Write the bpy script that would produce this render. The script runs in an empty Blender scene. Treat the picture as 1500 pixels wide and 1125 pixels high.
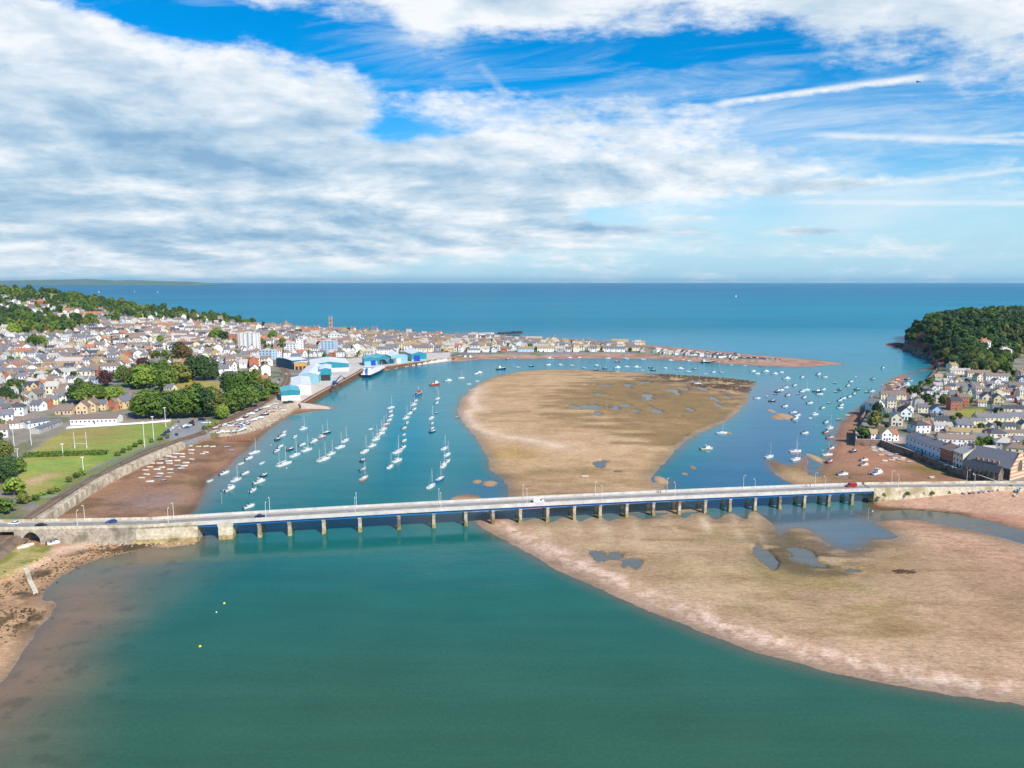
import bpy, math, random
import numpy as np
from mathutils import Vector, Matrix
random.seed(11)
RNG = np.random.RandomState(5)
SC = bpy.context.scene
COL = SC.collection
# ---------------------------------------------------------------- camera
CAMZ = 112.0
FPX = 1032.0            # focal length in photo pixels (1500 wide)
HOR = 412.5             # row of the infinite horizon
TH = math.atan((562.5 - HOR) / FPX)
ST, CT = math.sin(TH), math.cos(TH)
cam_d = bpy.data.cameras.new('camera')
cam = bpy.data.objects.new('camera', cam_d)
COL.objects.link(cam)
cam.location = (0, 0, CAMZ)
cam.rotation_euler = (math.pi / 2 - TH, 0, 0)
cam_d.sensor_fit = 'HORIZONTAL'
cam_d.sensor_width = 36
cam_d.lens = 36 * FPX / 1500
cam_d.clip_start = 1
cam_d.clip_end = 200000
SC.camera = cam

def P(px, py, z=0.0):
    """Surveying helper: where the sight line through a photo point meets the level z (metres)."""
    u = (px - 750) / FPX
    v = (562.5 - py) / FPX
    dx, dy, dz = u, CT + v * ST, -ST + v * CT
    t = (z - CAMZ) / dz
    return (dx * t, dy * t)
def proj(x, y, z):
    zz = z - CAMZ
    fwd = y * CT - zz * ST
    up = y * ST + zz * CT
    return (750 + FPX * x / fwd, 562.5 - FPX * up / fwd)
def PL(pts, z=0.0):
    return [P(a, b, z) for a, b in pts]
def ss(a, b, x):
    t = np.clip((x - a) / (b - a), 0, 1)
    return t * t * (3 - 2 * t)

# ---------------------------------------------------------------- colour / materials
def lin(c):
    c = c / 255.0
    return c / 12.92 if c <= .04045 else ((c + .055) / 1.055) ** 2.4
def S(r, g, b, k=.85):
    return (lin(r) * k, lin(g) * k, lin(b) * k)
class NT:
    def __init__(s, tree): s.t = tree; s.n = tree.nodes; s.l = tree.links
    def node(s, typ, **kw):
        n = s.n.new(typ)
        for k, v in kw.items(): setattr(n, k, v)
        return n
    def put(s, sock, v):
        if hasattr(v, 'is_linked') or isinstance(v, bpy.types.NodeSocket): s.l.new(v, sock)
        elif v is not None: sock.default_value = v
    def math(s, op, a, b=None, c=None, clamp=False):
        n = s.node('ShaderNodeMath', operation=op); n.use_clamp = clamp
        s.put(n.inputs[0], a)
        if b is not None: s.put(n.inputs[1], b)
        if c is not None: s.put(n.inputs[2], c)
        return n.outputs[0]
    def vmath(s, op, a, b=None):
        n = s.node('ShaderNodeVectorMath', operation=op)
        s.put(n.inputs[0], a)
        if b is not None: s.put(n.inputs[1], b)
        return n.outputs[0]
    def noise(s, vec, scale, detail=4, rough=.55, dist=0.0):
        n = s.node('ShaderNodeTexNoise')
        s.put(n.inputs['Vector'], vec); n.inputs['Scale'].default_value = scale
        n.inputs['Detail'].default_value = detail; n.inputs['Roughness'].default_value = rough
        n.inputs['Distortion'].default_value = dist
        return n.outputs['Fac']
    def ramp(s, fac, stops):
        n = s.node('ShaderNodeValToRGB'); e = n.color_ramp.elements
        while len(e) < len(stops): e.new(.5)
        for i, (p, c) in enumerate(stops):
            e[i].position = p; e[i].color = (*c, 1) if len(c) == 3 else c
        s.put(n.inputs[0], fac)
        return n.outputs[0]
    def mix(s, fac, a, b, blend='MIX'):
        n = s.node('ShaderNodeMix', data_type='RGBA', blend_type=blend)
        s.put(n.inputs[0], fac)
        for sock, v in ((n.inputs[6], a), (n.inputs[7], b)):
            if isinstance(v, tuple): v = (*v, 1) if len(v) == 3 else v
            s.put(sock, v)
        return n.outputs[2]
    def maprange(s, v, a, b, c, d, smooth=False):
        n = s.node('ShaderNodeMapRange'); n.clamp = True
        if smooth: n.interpolation_type = 'SMOOTHSTEP'
        s.put(n.inputs[0], v)
        for i, q in enumerate((a, b, c, d)): n.inputs[i + 1].default_value = q
        return n.outputs[0]
def newmat(name):
    m = bpy.data.materials.new(name); m.use_nodes = True
    nt = NT(m.node_tree)
    return m, nt, m.node_tree.nodes['Principled BSDF']
MATS = {}
def M(name, col, rough=.7, var=.15, scale=.4, objvar=0.0, metal=0.0, bump=0.0, stretch=None, spec=.5):
    """Weathered paint / stone / cloth: a base colour broken up by two octaves of noise in object space."""
    if name in MATS: return MATS[name]
    m, nt, b = newmat(name)
    tc = nt.node('ShaderNodeTexCoord').outputs['Object']
    if stretch:
        mp = nt.node('ShaderNodeMapping'); nt.put(mp.inputs[0], tc); mp.inputs['Scale'].default_value = stretch; tc = mp.outputs[0]
    f = nt.noise(tc, scale, 5, .6)
    c = nt.mix(nt.maprange(f, .3, .7, 0, 1), tuple(x * (1 - var) for x in col), tuple(min(1, x * (1 + var)) for x in col))
    if objvar:
        r = nt.node('ShaderNodeObjectInfo').outputs['Random']
        c = nt.mix(1.0, c, nt.ramp(r, [(0, (1 - objvar, 1 - objvar, 1 - objvar)), (1, (1 + objvar, 1 + objvar, 1 + objvar))]), 'MULTIPLY')
    nt.put(b.inputs['Base Color'], c)
    b.inputs['Roughness'].default_value = rough
    b.inputs['Metallic'].default_value = metal
    b.inputs['Specular IOR Level'].default_value = spec
    if bump:
        bn = nt.node('ShaderNodeBump'); bn.inputs['Strength'].default_value = bump; bn.inputs['Distance'].default_value = .2
        nt.put(bn.inputs['Height'], nt.noise(tc, scale * 6, 3)); nt.put(b.inputs['Normal'], bn.outputs[0])
    MATS[name] = m
    return m

# ---------------------------------------------------------------- mesh builder
class MB:
    def __init__(s): s.v = []; s.f = []; s.m = []; s.sm = []
    def add(s, vs, fs, mi=0, smooth=False):
        o = len(s.v); s.v += [tuple(v) for v in vs]
        for f in fs: s.f.append(tuple(i + o for i in f)); s.m.append(mi); s.sm.append(smooth)
        return s
    def box(s, x0, x1, y0, y1, z0, z1, mi=0):
        vs = [(x0, y0, z0), (x1, y0, z0), (x1, y1, z0), (x0, y1, z0), (x0, y0, z1), (x1, y0, z1), (x1, y1, z1), (x0, y1, z1)]
        return s.add(vs, [(3, 2, 1, 0), (4, 5, 6, 7), (0, 1, 5, 4), (1, 2, 6, 5), (2, 3, 7, 6), (3, 0, 4, 7)], mi)
    def prism(s, poly, z0, z1, mi=0):
        n = len(poly)
        vs = [(x, y, z0) for x, y in poly] + [(x, y, z1) for x, y in poly]
        fs = [tuple(range(n - 1, -1, -1)), tuple(range(n, 2 * n))] + [(i, (i + 1) % n, n + (i + 1) % n, n + i) for i in range(n)]
        return s.add(vs, fs, mi)
    def tube(s, p0, p1, r0, r1=None, n=6, mi=0, cap=True, smooth=True):
        r1 = r0 if r1 is None else r1
        a, b = Vector(p0), Vector(p1); d = (b - a).normalized()
        q = d.orthogonal().normalized(); w = d.cross(q)
        vs = []
        for c, r in ((a, r0), (b, r1)):
            for i in range(n):
                t = 2 * math.pi * i / n
                vs.append(c + q * math.cos(t) * r + w * math.sin(t) * r)
        fs = [(i, (i + 1) % n, n + (i + 1) % n, n + i) for i in range(n)]
        s.add(vs, fs, mi, smooth)
        if cap: s.add(vs[:n], [tuple(range(n - 1, -1, -1))], mi); s.add(vs[n:], [tuple(range(n))], mi)
        return s
    def bar(s, p0, p1, w, h, mi=0):
        """box-section beam from p0 to p1 (level-ish), width w, height h, centred on the line"""
        a, b = Vector(p0), Vector(p1); d = (b - a).normalized(); up = Vector((0, 0, 1))
        q = d.cross(up)
        if q.length < 1e-4: q = Vector((1, 0, 0))
        q.normalize(); u = q.cross(d)
        vs = [c + q * sx * w / 2 + u * sz * h / 2 for c in (a, b) for sx, sz in ((-1, -1), (1, -1), (1, 1), (-1, 1))]
        return s.add(vs, [(3, 2, 1, 0), (4, 5, 6, 7), (0, 1, 5, 4), (1, 2, 6, 5), (2, 3, 7, 6), (3, 0, 4, 7)], mi)
    def ribbon(s, pts, w0, w1, mi=0, smooth=False):
        """strip along a polyline: pts (x,y,z), offset w0..w1 to the left normal"""
        vs = []
        for i, p in enumerate(pts):
            a = Vector(pts[max(0, i - 1)]); b = Vector(pts[min(len(pts) - 1, i + 1)])
            d = (b - a); n = Vector((-d.y, d.x, 0)).normalized()
            vs += [Vector(p) + n * w0, Vector(p) + n * w1]
        return s.add(vs, [(2 * i + 1, 2 * i, 2 * i + 2, 2 * i + 3) if w1 > w0 else (2 * i, 2 * i + 1, 2 * i + 3, 2 * i + 2) for i in range(len(pts) - 1)], mi, smooth)
    def wallstrip(s, pts, zt, zb, thick, mi=0, batter=0.0):
        """upright wall along a polyline of (x,y): zt top, zb bottom; outer face leans by batter at the bottom"""
        n = len(pts); vs = []
        for i, p in enumerate(pts):
            a = Vector(pts[max(0, i - 1)]); b = Vector(pts[min(n - 1, i + 1)])
            d = b - a; q = Vector((-d.y, d.x)).normalized(); c = Vector(p)
            o = c + q * batter; e = c - q * thick
            t = zt[i] if isinstance(zt, (list, tuple)) else zt
            vs += [(o.x, o.y, zb), (c.x, c.y, t), (e.x, e.y, t), (e.x, e.y, zb)]
        fs = []
        for i in range(n - 1):
            k = 4 * i
            for j in range(3): fs.append((k + j, k + j + 1, k + 5 + j, k + 4 + j))
        fs += [(3, 2, 1, 0), (4 * n - 4, 4 * n - 3, 4 * n - 2, 4 * n - 1)]
        return s.add(vs, fs, mi)
    def mesh(s, name, mats):
        me = bpy.data.meshes.new(name)
        me.from_pydata(s.v, [], s.f)
        for mt in (mats if isinstance(mats, (list, tuple)) else [mats]): me.materials.append(mt)
        me.polygons.foreach_set('material_index', s.m)
        me.polygons.foreach_set('use_smooth', s.sm)
        me.update()
        return me
    def build(s, name, mats, parent=None, loc=None, rz=0):
        return link(name, s.mesh(name, mats), parent, loc, rz)
def link(name, data, parent=None, loc=None, rz=0):
    o = bpy.data.objects.new(name, data); COL.objects.link(o)
    if parent is not None: o.parent = parent
    if loc is not None: o.location = loc
    if rz: o.rotation_euler = (0, 0, rz)
    return o
ITEMS = []      # things waiting for their label: (object, look, place)
def tag(o, label, cat, group=None):
    o['label'] = label; o['category'] = cat
    if group: o['group'] = group
    return o
def want(o, look, place, cat, group=None):
    o['category'] = cat
    if group: o['group'] = group
    ITEMS.append((o, look, place))
    return o
def struct(o):
    o['kind'] = 'structure'; return o
def empty(name, loc, rz=0):
    o = link(name, None, None, loc, rz); o.empty_display_size = .5; return o
KIDS = {}
def freeze(root):
    """remember a prototype's children so that copies need no scene search"""
    def rec(o): return [(c, rec(c)) for c in o.children]
    KIDS[root.name] = rec(root); return root
def setmat(o, i, m):
    if m is None: return
    o.material_slots[i].link = 'OBJECT'; o.material_slots[i].material = m
def copy_tree(root, loc, rz=0, sc=1.0, mats=None):
    """mats: {part name: {slot: material}} recolours a copy"""
    def fix(o):
        base = o.name.split('.')[0]
        if mats and base in mats:
            for i, m in mats[base].items(): setmat(o, i, m)
    r = root.copy(); COL.objects.link(r); r.location = loc; r.rotation_euler = (0, 0, rz)
    r.scale = (sc, sc, sc) if not isinstance(sc, tuple) else sc
    for k in ('label', 'category', 'group'):
        if k in r: del r[k]
    fix(r)
    def rec(kids, par):
        for c, sub in kids:
            d = c.copy(); COL.objects.link(d); d.parent = par; fix(d); rec(sub, d)
    rec(KIDS[root.name], r)
    return r
PROTOS = []
def drop(root):
    """delete a prototype that only served as a pattern"""
    def rec(kids):
        for c, sub in kids: rec(sub); bpy.data.objects.remove(c)
    rec(KIDS[root.name]); bpy.data.objects.remove(root)
# ---------------------------------------------------------------- sun, sky and clouds
SUN_ROT, SUN_EL = math.radians(141), math.radians(41)
sd = bpy.data.lights.new('sun', 'SUN'); sd.energy = 4.6; sd.angle = math.radians(.5); sd.color = (1, .95, .87)
sun = bpy.data.objects.new('sun', sd); COL.objects.link(sun)
sv = Vector((math.sin(SUN_ROT) * math.cos(SUN_EL), math.cos(SUN_ROT) * math.cos(SUN_EL), math.sin(SUN_EL)))
sun.rotation_euler = sv.to_track_quat('Z', 'Y').to_euler()
sun.location = (300, -300, 400)
SC.view_settings.view_transform = 'Standard'; SC.view_settings.look = 'None'
SC.view_settings.exposure = 0.30; SC.view_settings.gamma = 1
W = bpy.data.worlds.new('World'); SC.world = W; W.use_nodes = True
wt = NT(W.node_tree)
bg = W.node_tree.nodes['Background']; bg.inputs['Strength'].default_value = .1
sky = wt.node('ShaderNodeTexSky', sky_type='NISHITA'); sky.sun_disc = False
sky.sun_elevation = SUN_EL; sky.sun_rotation = SUN_ROT; sky.air_density = 1.0; sky.dust_density = .6; sky.ozone_density = 2.5
hs = wt.node('ShaderNodeHueSaturation'); hs.inputs['Saturation'].default_value = 1.62; hs.inputs['Value'].default_value = 1.35
wt.put(hs.inputs['Color'], sky.outputs[0])
dirv = wt.node('ShaderNodeTexCoord').outputs['Generated']
sp = wt.node('ShaderNodeSeparateXYZ'); wt.put(sp.inputs[0], dirv)
dx, dy, dz = sp.outputs
yy = wt.math('MAXIMUM', dy, .05)
cu, cv = wt.math('DIVIDE', dx, yy), wt.math('DIVIDE', dz, yy)     # bearing and height of a sky direction
zz = wt.math('ADD', wt.math('MAXIMUM', dz, 0.0), .20)
qx, qy = wt.math('DIVIDE', dx, zz), wt.math('DIVIDE', dy, zz)     # overhead cloud deck, seen in perspective
def vec(x, y, z=0.0):
    c = wt.node('ShaderNodeCombineXYZ')
    for i, q in enumerate((x, y, z)): wt.put(c.inputs[i], q)
    return c.outputs[0]
def bump(px, py, rx, ry, amp, tilt=0.0):
    u0, v0 = (px - 750) / FPX, (HOR - py) / FPX
    a = wt.math('SUBTRACT', cu, u0); b = wt.math('SUBTRACT', cv, v0)
    if tilt: b = wt.math('SUBTRACT', b, wt.math('MULTIPLY', a, tilt))
    a = wt.math('MULTIPLY', a, FPX / rx); b = wt.math('MULTIPLY', b, FPX / ry)
    r2 = wt.math('ADD', wt.math('MULTIPLY', a, a), wt.math('MULTIPLY', b, b))
    return wt.math('MULTIPLY', wt.math('POWER', 2.718, wt.math('MULTIPLY', r2, -1.0)), amp)
def total(lst):
    t = lst[0]
    for q in lst[1:]: t = wt.math('ADD', t, q)
    return t
warp = wt.noise(vec(qx, qy, 3.0), .9, 3)
q1 = vec(wt.math('ADD', qx, wt.math('MULTIPLY', warp, .5)), qy, 0.0)
n_big = wt.noise(q1, 2.3, 8, .67)
q2 = vec(wt.math('ADD', wt.math('ADD', qx, wt.math('MULTIPLY', warp, .5)), -.14), wt.math('ADD', qy, .10), 0.0)
n_off = wt.noise(q2, 2.3, 4, .62)
uvv = vec(wt.math('MULTIPLY', cu, 5.0), wt.math('MULTIPLY', cv, 11.0), 1.7)
n_uv = wt.noise(uvv, 1.6, 8, .67)
n_lay = wt.noise(vec(wt.math('MULTIPLY', cu, 3.0), wt.math('ADD', wt.math('MULTIPLY', cv, 22.0), wt.math('MULTIPLY', warp, 1.5)), 6.0), 1.5, 6, .6)                                   # puffs that keep their size towards the horizon
thick = total([
    bump(250, 160, 330, 105, .40), bump(20, 120, 200, 140, .30), bump(470, 230, 260, 90, .22), bump(960, 190, 190, 55, .26, .05),
    bump(760, 265, 330, 45, .20), bump(1390, 55, 260, 85, .28), bump(1050, 20, 330, 42, .20), bump(620, 45, 130, 40, .14),
    bump(200, 305, 460, 60, .40), bump(230, 368, 600, 32, .40), bump(620, 300, 380, 45, .24), bump(1000, 250, 200, 45, .16), bump(700, 40, 170, 40, .20), bump(860, 60, 200, 50, .10), bump(620, 160, 60, 26, .14), bump(1330, 360, 260, 16, .16), bump(700, 345, 420, 16, .10), bump(1220, 285, 330, 12, .03), bump(100, 20, 130, 40, .0),
    bump(390, 35, 50, 16, .18), bump(740, 45, 70, 22, .12), bump(1175, 340, 75, 8, .34), bump(1230, 276, 110, 9, .32, .06), bump(850, 340, 130, 8, .22), bump(1000, 322, 40, 4, .2),
    bump(290, 42, 190, 30, -.52, -.16), bump(590, 120, 70, 75, -.20, -1.0), bump(820, 115, 170, 50, -.24), bump(570, 190, 45, 28, -.22), bump(1040, 115, 200, 40, -.14),
    bump(1230, 180, 260, 60, -.22), bump(1250, 320, 330, 42, -.16), bump(1000, 385, 500, 20, -.06), bump(520, 95, 60, 26, -.34, -.3)])
den = total([wt.math('MULTIPLY', n_big, .55), wt.math('MULTIPLY', n_uv, .85), wt.math('MULTIPLY', n_lay, .36), -.31, thick])
al1 = wt.maprange(den, .57, .88, 0, 1, True)
# thin high veil and streaks
cir = wt.noise(vec(wt.math('MULTIPLY', cu, 2.2), wt.math('ADD', wt.math('MULTIPLY', cv, 16.0), wt.math('MULTIPLY', cu, -1.5)), 9.0), 1.5, 7, .66, .6)
veilmask = total([bump(1250, 220, 420, 110, .34), bump(760, 100, 330, 120, .18), bump(700, 330, 1100, 60, .30), bump(620, 90, 130, 70, .20, -.7)])
al2 = wt.math('MULTIPLY', wt.maprange(wt.math('ADD', cir, wt.math('MULTIPLY', veilmask, .5)), .50, .95, 0, 1, True), .85)
def trail(x0, y0, x1, y1, w, amp, sd_):
    u0, v0, u1, v1 = (x0 - 750) / FPX, (HOR - y0) / FPX, (x1 - 750) / FPX, (HOR - y1) / FPX
    L = math.hypot(u1 - u0, v1 - v0); tx, ty = (u1 - u0) / L, (v1 - v0) / L
    a = wt.math('SUBTRACT', cu, u0); b = wt.math('SUBTRACT', cv, v0)
    s_ = wt.math('ADD', wt.math('MULTIPLY', a, tx / L), wt.math('MULTIPLY', b, ty / L))
    d_ = wt.math('ADD', wt.math('MULTIPLY', a, -ty), wt.math('MULTIPLY', b, tx))
    nz = wt.noise(vec(wt.math('MULTIPLY', s_, 9.0), wt.math('MULTIPLY', d_, 60.0), sd_), 1.6, 5, .65)
    d_ = wt.math('ADD', d_, wt.math('MULTIPLY', wt.math('SUBTRACT', nz, .5), w / FPX * .9))
    core = wt.maprange(wt.math('ABSOLUTE', d_), w / FPX, 0.0, 0, 1, True)
    end = wt.math('MULTIPLY', wt.maprange(s_, 0.0, .12, 0, 1, True), wt.maprange(s_, 1.0, .93, 0, 1, True))
    return wt.math('MULTIPLY', wt.math('MULTIPLY', core, end), wt.math('MULTIPLY', wt.maprange(nz, .25, .6, .45, 1.0), amp))
trails = [trail(1022, 168, 1335, 129, 7, 1.0, 2.0), trail(1150, 207, 1620, 222, 8, .75, 5.0), trail(1380, 213, 1640, 196, 6, .6, 7.0),
          trail(1130, 300, 1650, 303, 6, .55, 11.0), trail(1270, 278, 1620, 238, 6, .5, 13.0), trail(700, 110, 768, 182, 9, .22, 17.0)]
al3 = trails[0]
for q in trails[1:]: al3 = wt.math('MAXIMUM', al3, q)
# cloud brightness: sunlit edges, grey hearts and flat grey bases
relief = wt.math('SUBTRACT', n_big, n_off)
band = wt.noise(vec(wt.math('MULTIPLY', cu, 1.6), wt.math('MULTIPLY', cv, 13.0), 4.0), 1.5, 6, .6)
basegrey = total([bump(170, 215, 420, 60, .55), bump(30, 305, 160, 20, .85), bump(330, 250, 260, 20, .3), bump(560, 250, 300, 60, .30), bump(200, 350, 500, 30, .30), bump(860, 270, 160, 16, .3), bump(850, 335, 130, 10, .65), bump(1230, 275, 130, 14, .6), bump(1170, 340, 90, 12, .6), bump(1360, 350, 260, 14, .35), bump(1330, 80, 200, 50, .22), bump(300, 360, 500, 40, .22)])
lum = total([wt.math('MULTIPLY', relief, 2.0), wt.math('MULTIPLY', wt.maprange(den, .62, 1.15, 0, 1), -.30), .98,
             wt.math('MULTIPLY', basegrey, -.55), wt.math('MULTIPLY', wt.math('SUBTRACT', band, .5), .9)])
ccol = wt.ramp(lum, [(0.0, (2.2, 3.7, 5.4)), (.35, (3.6, 5.0, 6.3)), (.65, (5.5, 6.4, 7.2)), (1.0, (7.9, 8.1, 8.3))])
# pale band low over the sea
lowh = wt.maprange(cv, 0.0, .20, 1, 0, True)
skyc = wt.mix(wt.math('MULTIPLY', lowh, .85), hs.outputs[0], (3.3, 5.8, 7.7))
c1 = wt.mix(wt.math('MULTIPLY', al2, .8), skyc, (6.4, 7.2, 7.9))
c2 = wt.mix(wt.math('MULTIPLY', al1, .96), c1, ccol)
c3 = wt.mix(al3, c2, (7.5, 7.8, 8.0))
wt.put(bg.inputs['Color'], c3)

# ---------------------------------------------------------------- value noise (numpy)
_T = np.random.RandomState(3).rand(256, 256)
def vnoise(x, y):
    xi, yi = np.floor(x).astype(int), np.floor(y).astype(int)
    fx, fy = x - xi, y - yi
    fx, fy = fx * fx * (3 - 2 * fx), fy * fy * (3 - 2 * fy)
    a = _T[xi & 255, yi & 255]; b = _T[(xi + 1) & 255, yi & 255]; c = _T[xi & 255, (yi + 1) & 255]; d = _T[(xi + 1) & 255, (yi + 1) & 255]
    return a + (b - a) * fx + (c - a) * fy + (a - b - c + d) * fx * fy - .5
def fbm(x, y, s, o=4):
    t, a = 0, 1.0
    for k in range(o):
        t = t + a * vnoise(x / s + 17.3 * k, y / s + 9.1 * k); s *= .5; a *= .55
    return t
def sdpoly(X, Y, poly):
    """signed distance, positive inside"""
    d = np.full(X.shape, 1e18); inside = np.zeros(X.shape, bool)
    n = len(poly)
    for i in range(n):
        ax, ay = poly[i]; bx, by = poly[(i + 1) % n]
        ex, ey = bx - ax, by - ay; wx, wy = X - ax, Y - ay
        t = np.clip((wx * ex + wy * ey) / (ex * ex + ey * ey + 1e-9), 0, 1)
        qx, qy = wx - ex * t, wy - ey * t
        d = np.minimum(d, qx * qx + qy * qy)
        c = ((ay > Y) != (by > Y)) & (X < (bx - ax) * (Y - ay) / ((by - ay) if by != ay else 1e-9) + ax)
        inside ^= c
    d = np.sqrt(d)
    return np.where(inside, d, -d)
def dline(X, Y, pts):
    d = np.full(X.shape, 1e18)
    for (ax, ay), (bx, by) in zip(pts[:-1], pts[1:]):
        ex, ey = bx - ax, by - ay; wx, wy = X - ax, Y - ay
        t = np.clip((wx * ex + wy * ey) / (ex * ex + ey * ey + 1e-9), 0, 1)
        d = np.minimum(d, (wx - ex * t) ** 2 + (wy - ey * t) ** 2)
    return np.sqrt(d)
def smoothpoly(pts, it=2):
    for _ in range(it):
        q = []
        for i in range(len(pts)):
            a, b = pts[i], pts[(i + 1) % len(pts)]
            q += [(a[0] * .75 + b[0] * .25, a[1] * .75 + b[1] * .25), (a[0] * .25 + b[0] * .75, a[1] * .25 + b[1] * .75)]
        pts = q
    return pts

# ---------------------------------------------------------------- shorelines surveyed from the photograph (photo points)
px_landn = [(-420, 770), (0, 768), (62, 759), (102, 735), (137, 711), (176, 691), (209, 676), (243, 661.5), (270, 650.5), (300, 639), (318, 634), (350, 628), (385, 616), (402, 604), (421, 594), (438, 588), (446, 588),
            (470, 575), (500, 559.5), (529, 543.5), (533, 540), (546, 539), (562, 538), (600, 532), (655, 525), (663, 525.5), (670, 522), (700, 520), (740, 519.5), (790, 520), (850, 518),
            (950, 518.5), (965, 520), (1000, 522), (1080, 526), (1140, 528.5), (1143, 525.5), (1060, 519), (1000, 514), (960, 508), (900, 502), (830, 498.5), (760, 495.5), (700, 492.5),
            (640, 490), (560, 486), (500, 482.5), (430, 478), (395, 474.5), (368, 473)]
w_landn = PL(px_landn, 4.0) + [(-640, 1790), (-800, 1890), (-1000, 1985), (-1500, 2130), (-2300, 2250), (-2300, 330)]
px_backbeach = [(655, 531), (700, 527), (740, 526), (800, 526), (850, 525), (950, 525.5), (1000, 529), (1100, 535), (1170, 538), (1232, 534), (1238, 532), (1190, 527), (1120, 521),
                (1050, 514.5), (1000, 510), (960, 506), (900, 500.5), (830, 497), (760, 493.5), (700, 491), (640, 488.5), (560, 485), (500, 482), (480, 495), (600, 505)]
px_mudl = [(60, 800), (285, 790), (268, 772), (270, 758), (290, 746), (298, 727), (306, 706), (318, 697), (335, 682), (352, 668), (372, 652), (378, 643), (400, 627), (420, 612), (437, 604.5), (492, 598.5), (490, 596), (440, 588), (380, 600), (290, 630), (60, 750), (40, 780)]
px_nearl = [(-300, 1060), (-40, 1020), (0, 1000), (22, 968), (48, 930), (72, 906), (81, 888), (80, 879), (66, 880), (60, 874), (72, 858), (100, 838), (140, 820), (205, 806), (292, 797), (293, 780), (150, 770), (-300, 775)]
px_salty = [(790, 754), (765, 748), (746, 741), (743, 732), (744, 716), (742, 708), (728, 696), (720, 690), (716, 676), (709, 655), (692, 634), (676, 617), (668, 606), (672, 596), (676, 584), (686, 573), (702, 561), (732, 549), (780, 541.3), (850, 541), (940, 546),
            (1000, 550), (1060, 553), (1112, 559), (1098, 570), (1094, 580), (1092, 592), (1078, 604), (1062, 620), (1033, 629), (1013, 642), (988, 664), (966, 684), (952, 699), (958, 709), (972, 700), (978, 706), (974, 716), (1000, 735), (1035, 748), (1000, 751), (920, 751), (870, 753), (830, 755)]
px_flat = [(686, 757), (687, 747), (741, 746), (746, 758), (757, 766), (770, 763), (790, 757.5), (806, 768), (822, 758), (838, 756), (850, 767), (862, 757), (880, 757), (893, 766), (905, 757), (925, 752), (938, 762), (955, 760), (975, 753), (990, 752), (1003, 762), (1014, 753), (1030, 750), (1050, 764), (1062, 753), (1074, 751), (1095, 764), (1098, 751), (1106, 748),
           (1122, 760), (1136, 772), (1140, 785), (1150, 778), (1172, 772), (1196, 782), (1215, 798), (1240, 806), (1270, 800), (1272, 789), (1300, 790), (1322, 788), (1300, 776), (1280, 766), (1262, 753), (1272, 749), (1310, 755), (1350, 762), (1420, 775), (1500, 797), (1900, 900), (1900, 1160), (1500, 1031), (1440, 1025), (1360, 1013), (1290, 1000), (1220, 985), (1130, 962), (1050, 936), (985, 910), (920, 882), (850, 850), (790, 820), (740, 792), (700, 770)]
px_right = [(1272, 748), (1330, 751), (1400, 764), (1500, 790), (1900, 880), (1900, 700), (1500, 700), (1300, 560), (1372, 535), (1378, 545), (1366, 541), (1340, 545), (1308, 554), (1296, 563), (1290, 574), (1272, 589), (1248, 603), (1228, 624), (1218, 640), (1222, 652), (1214, 664), (1206, 676), (1196, 690), (1184, 689), (1186, 672), (1178, 667), (1172, 678), (1150, 682), (1128, 671), (1124, 678), (1134, 690), (1148, 702), (1170, 714), (1240, 722), (1275, 730)]
px_lands = [(1900, 735), (1500, 722), (1478, 713), (1455, 706), (1400, 688), (1350, 667), (1310, 654), (1290, 646), (1254, 645), (1254, 627), (1262, 612), (1271, 600), (1271, 588), (1281, 579), (1290, 575), (1330, 572), (1348, 566), (1363, 552), (1373, 540), (1372, 534), (1366, 524), (1345, 516), (1322, 508)]
w_lands = PL(px_lands, 4.5) + [(735, 1300), (780, 1400), (900, 1500), (1200, 1600), (2600, 1700), (2600, 330)]
px_nessrock = [(1297, 506), (1312, 509), (1335, 517), (1362, 527), (1371, 540), (1390, 545), (1390, 515), (1320, 502), (1300, 502)]
SHAPES = dict(landn=w_landn, lands=w_lands, backbeach=smoothpoly(PL(px_backbeach), 1), mudl=smoothpoly(PL(px_mudl)), nearl=smoothpoly(PL(px_nearl)),
              salty=smoothpoly(PL(px_salty)), flat=smoothpoly(PL(px_flat)), right=smoothpoly(PL(px_right)), rock=PL(px_nessrock))
# shallow pools left by the tide: photo centre, radii
POOLS = [(879, 679, 13, 5), (1162, 664, 9, 4), (895, 818, 24, 9), (922, 826, 16, 10), (876, 811, 12, 6), (1128, 820, 14, 16), (1180, 818, 26, 9), (1168, 806, 20, 6), (1197, 828, 18, 5), (1245, 836, 13, 3),
         (865, 596, 24, 3.5), (842, 597, 12, 2.5), (906, 594, 14, 3), (920, 565, 9, 5), (945, 580, 12, 3), (955, 600, 10, 5), (945, 585, 14, 3.5), (952, 602, 8, 3), (1012, 601, 6, 4), (1002, 612, 6, 4), (1056, 594, 8, 3.5), (1046, 584, 9, 3), (1065, 582, 6, 3),
         (880, 564, 18, 2), (882, 577, 14, 2), (868, 555, 14, 1.6), (985, 574, 10, 4), (1022, 568, 10, 4), (1005, 570, 8, 3), (933, 603, 10, 4), (875, 606, 8, 2.5), (890, 585, 12, 2), (905, 690, 8, 3), (1192, 694, 10, 4), (1240, 700, 12, 3), (1025, 560, 16, 2), (940, 560, 12, 2), (900, 599, 8, 2)]
# low banks just breaking the surface (photo centre, radii)
BARS = [(1150, 610, 12, 5), (1137, 612, 7, 3), (1130, 602, 5, 3), (1015, 685, 4, 3.5), (1066, 634, 5, 2), (1003, 694, 5, 2), (699, 705.5, 7, 3), (718, 708, 11, 4.2), (683, 730, 22, 6.5), (1196, 672, 8, 8), (968, 704, 9, 7)]
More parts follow.
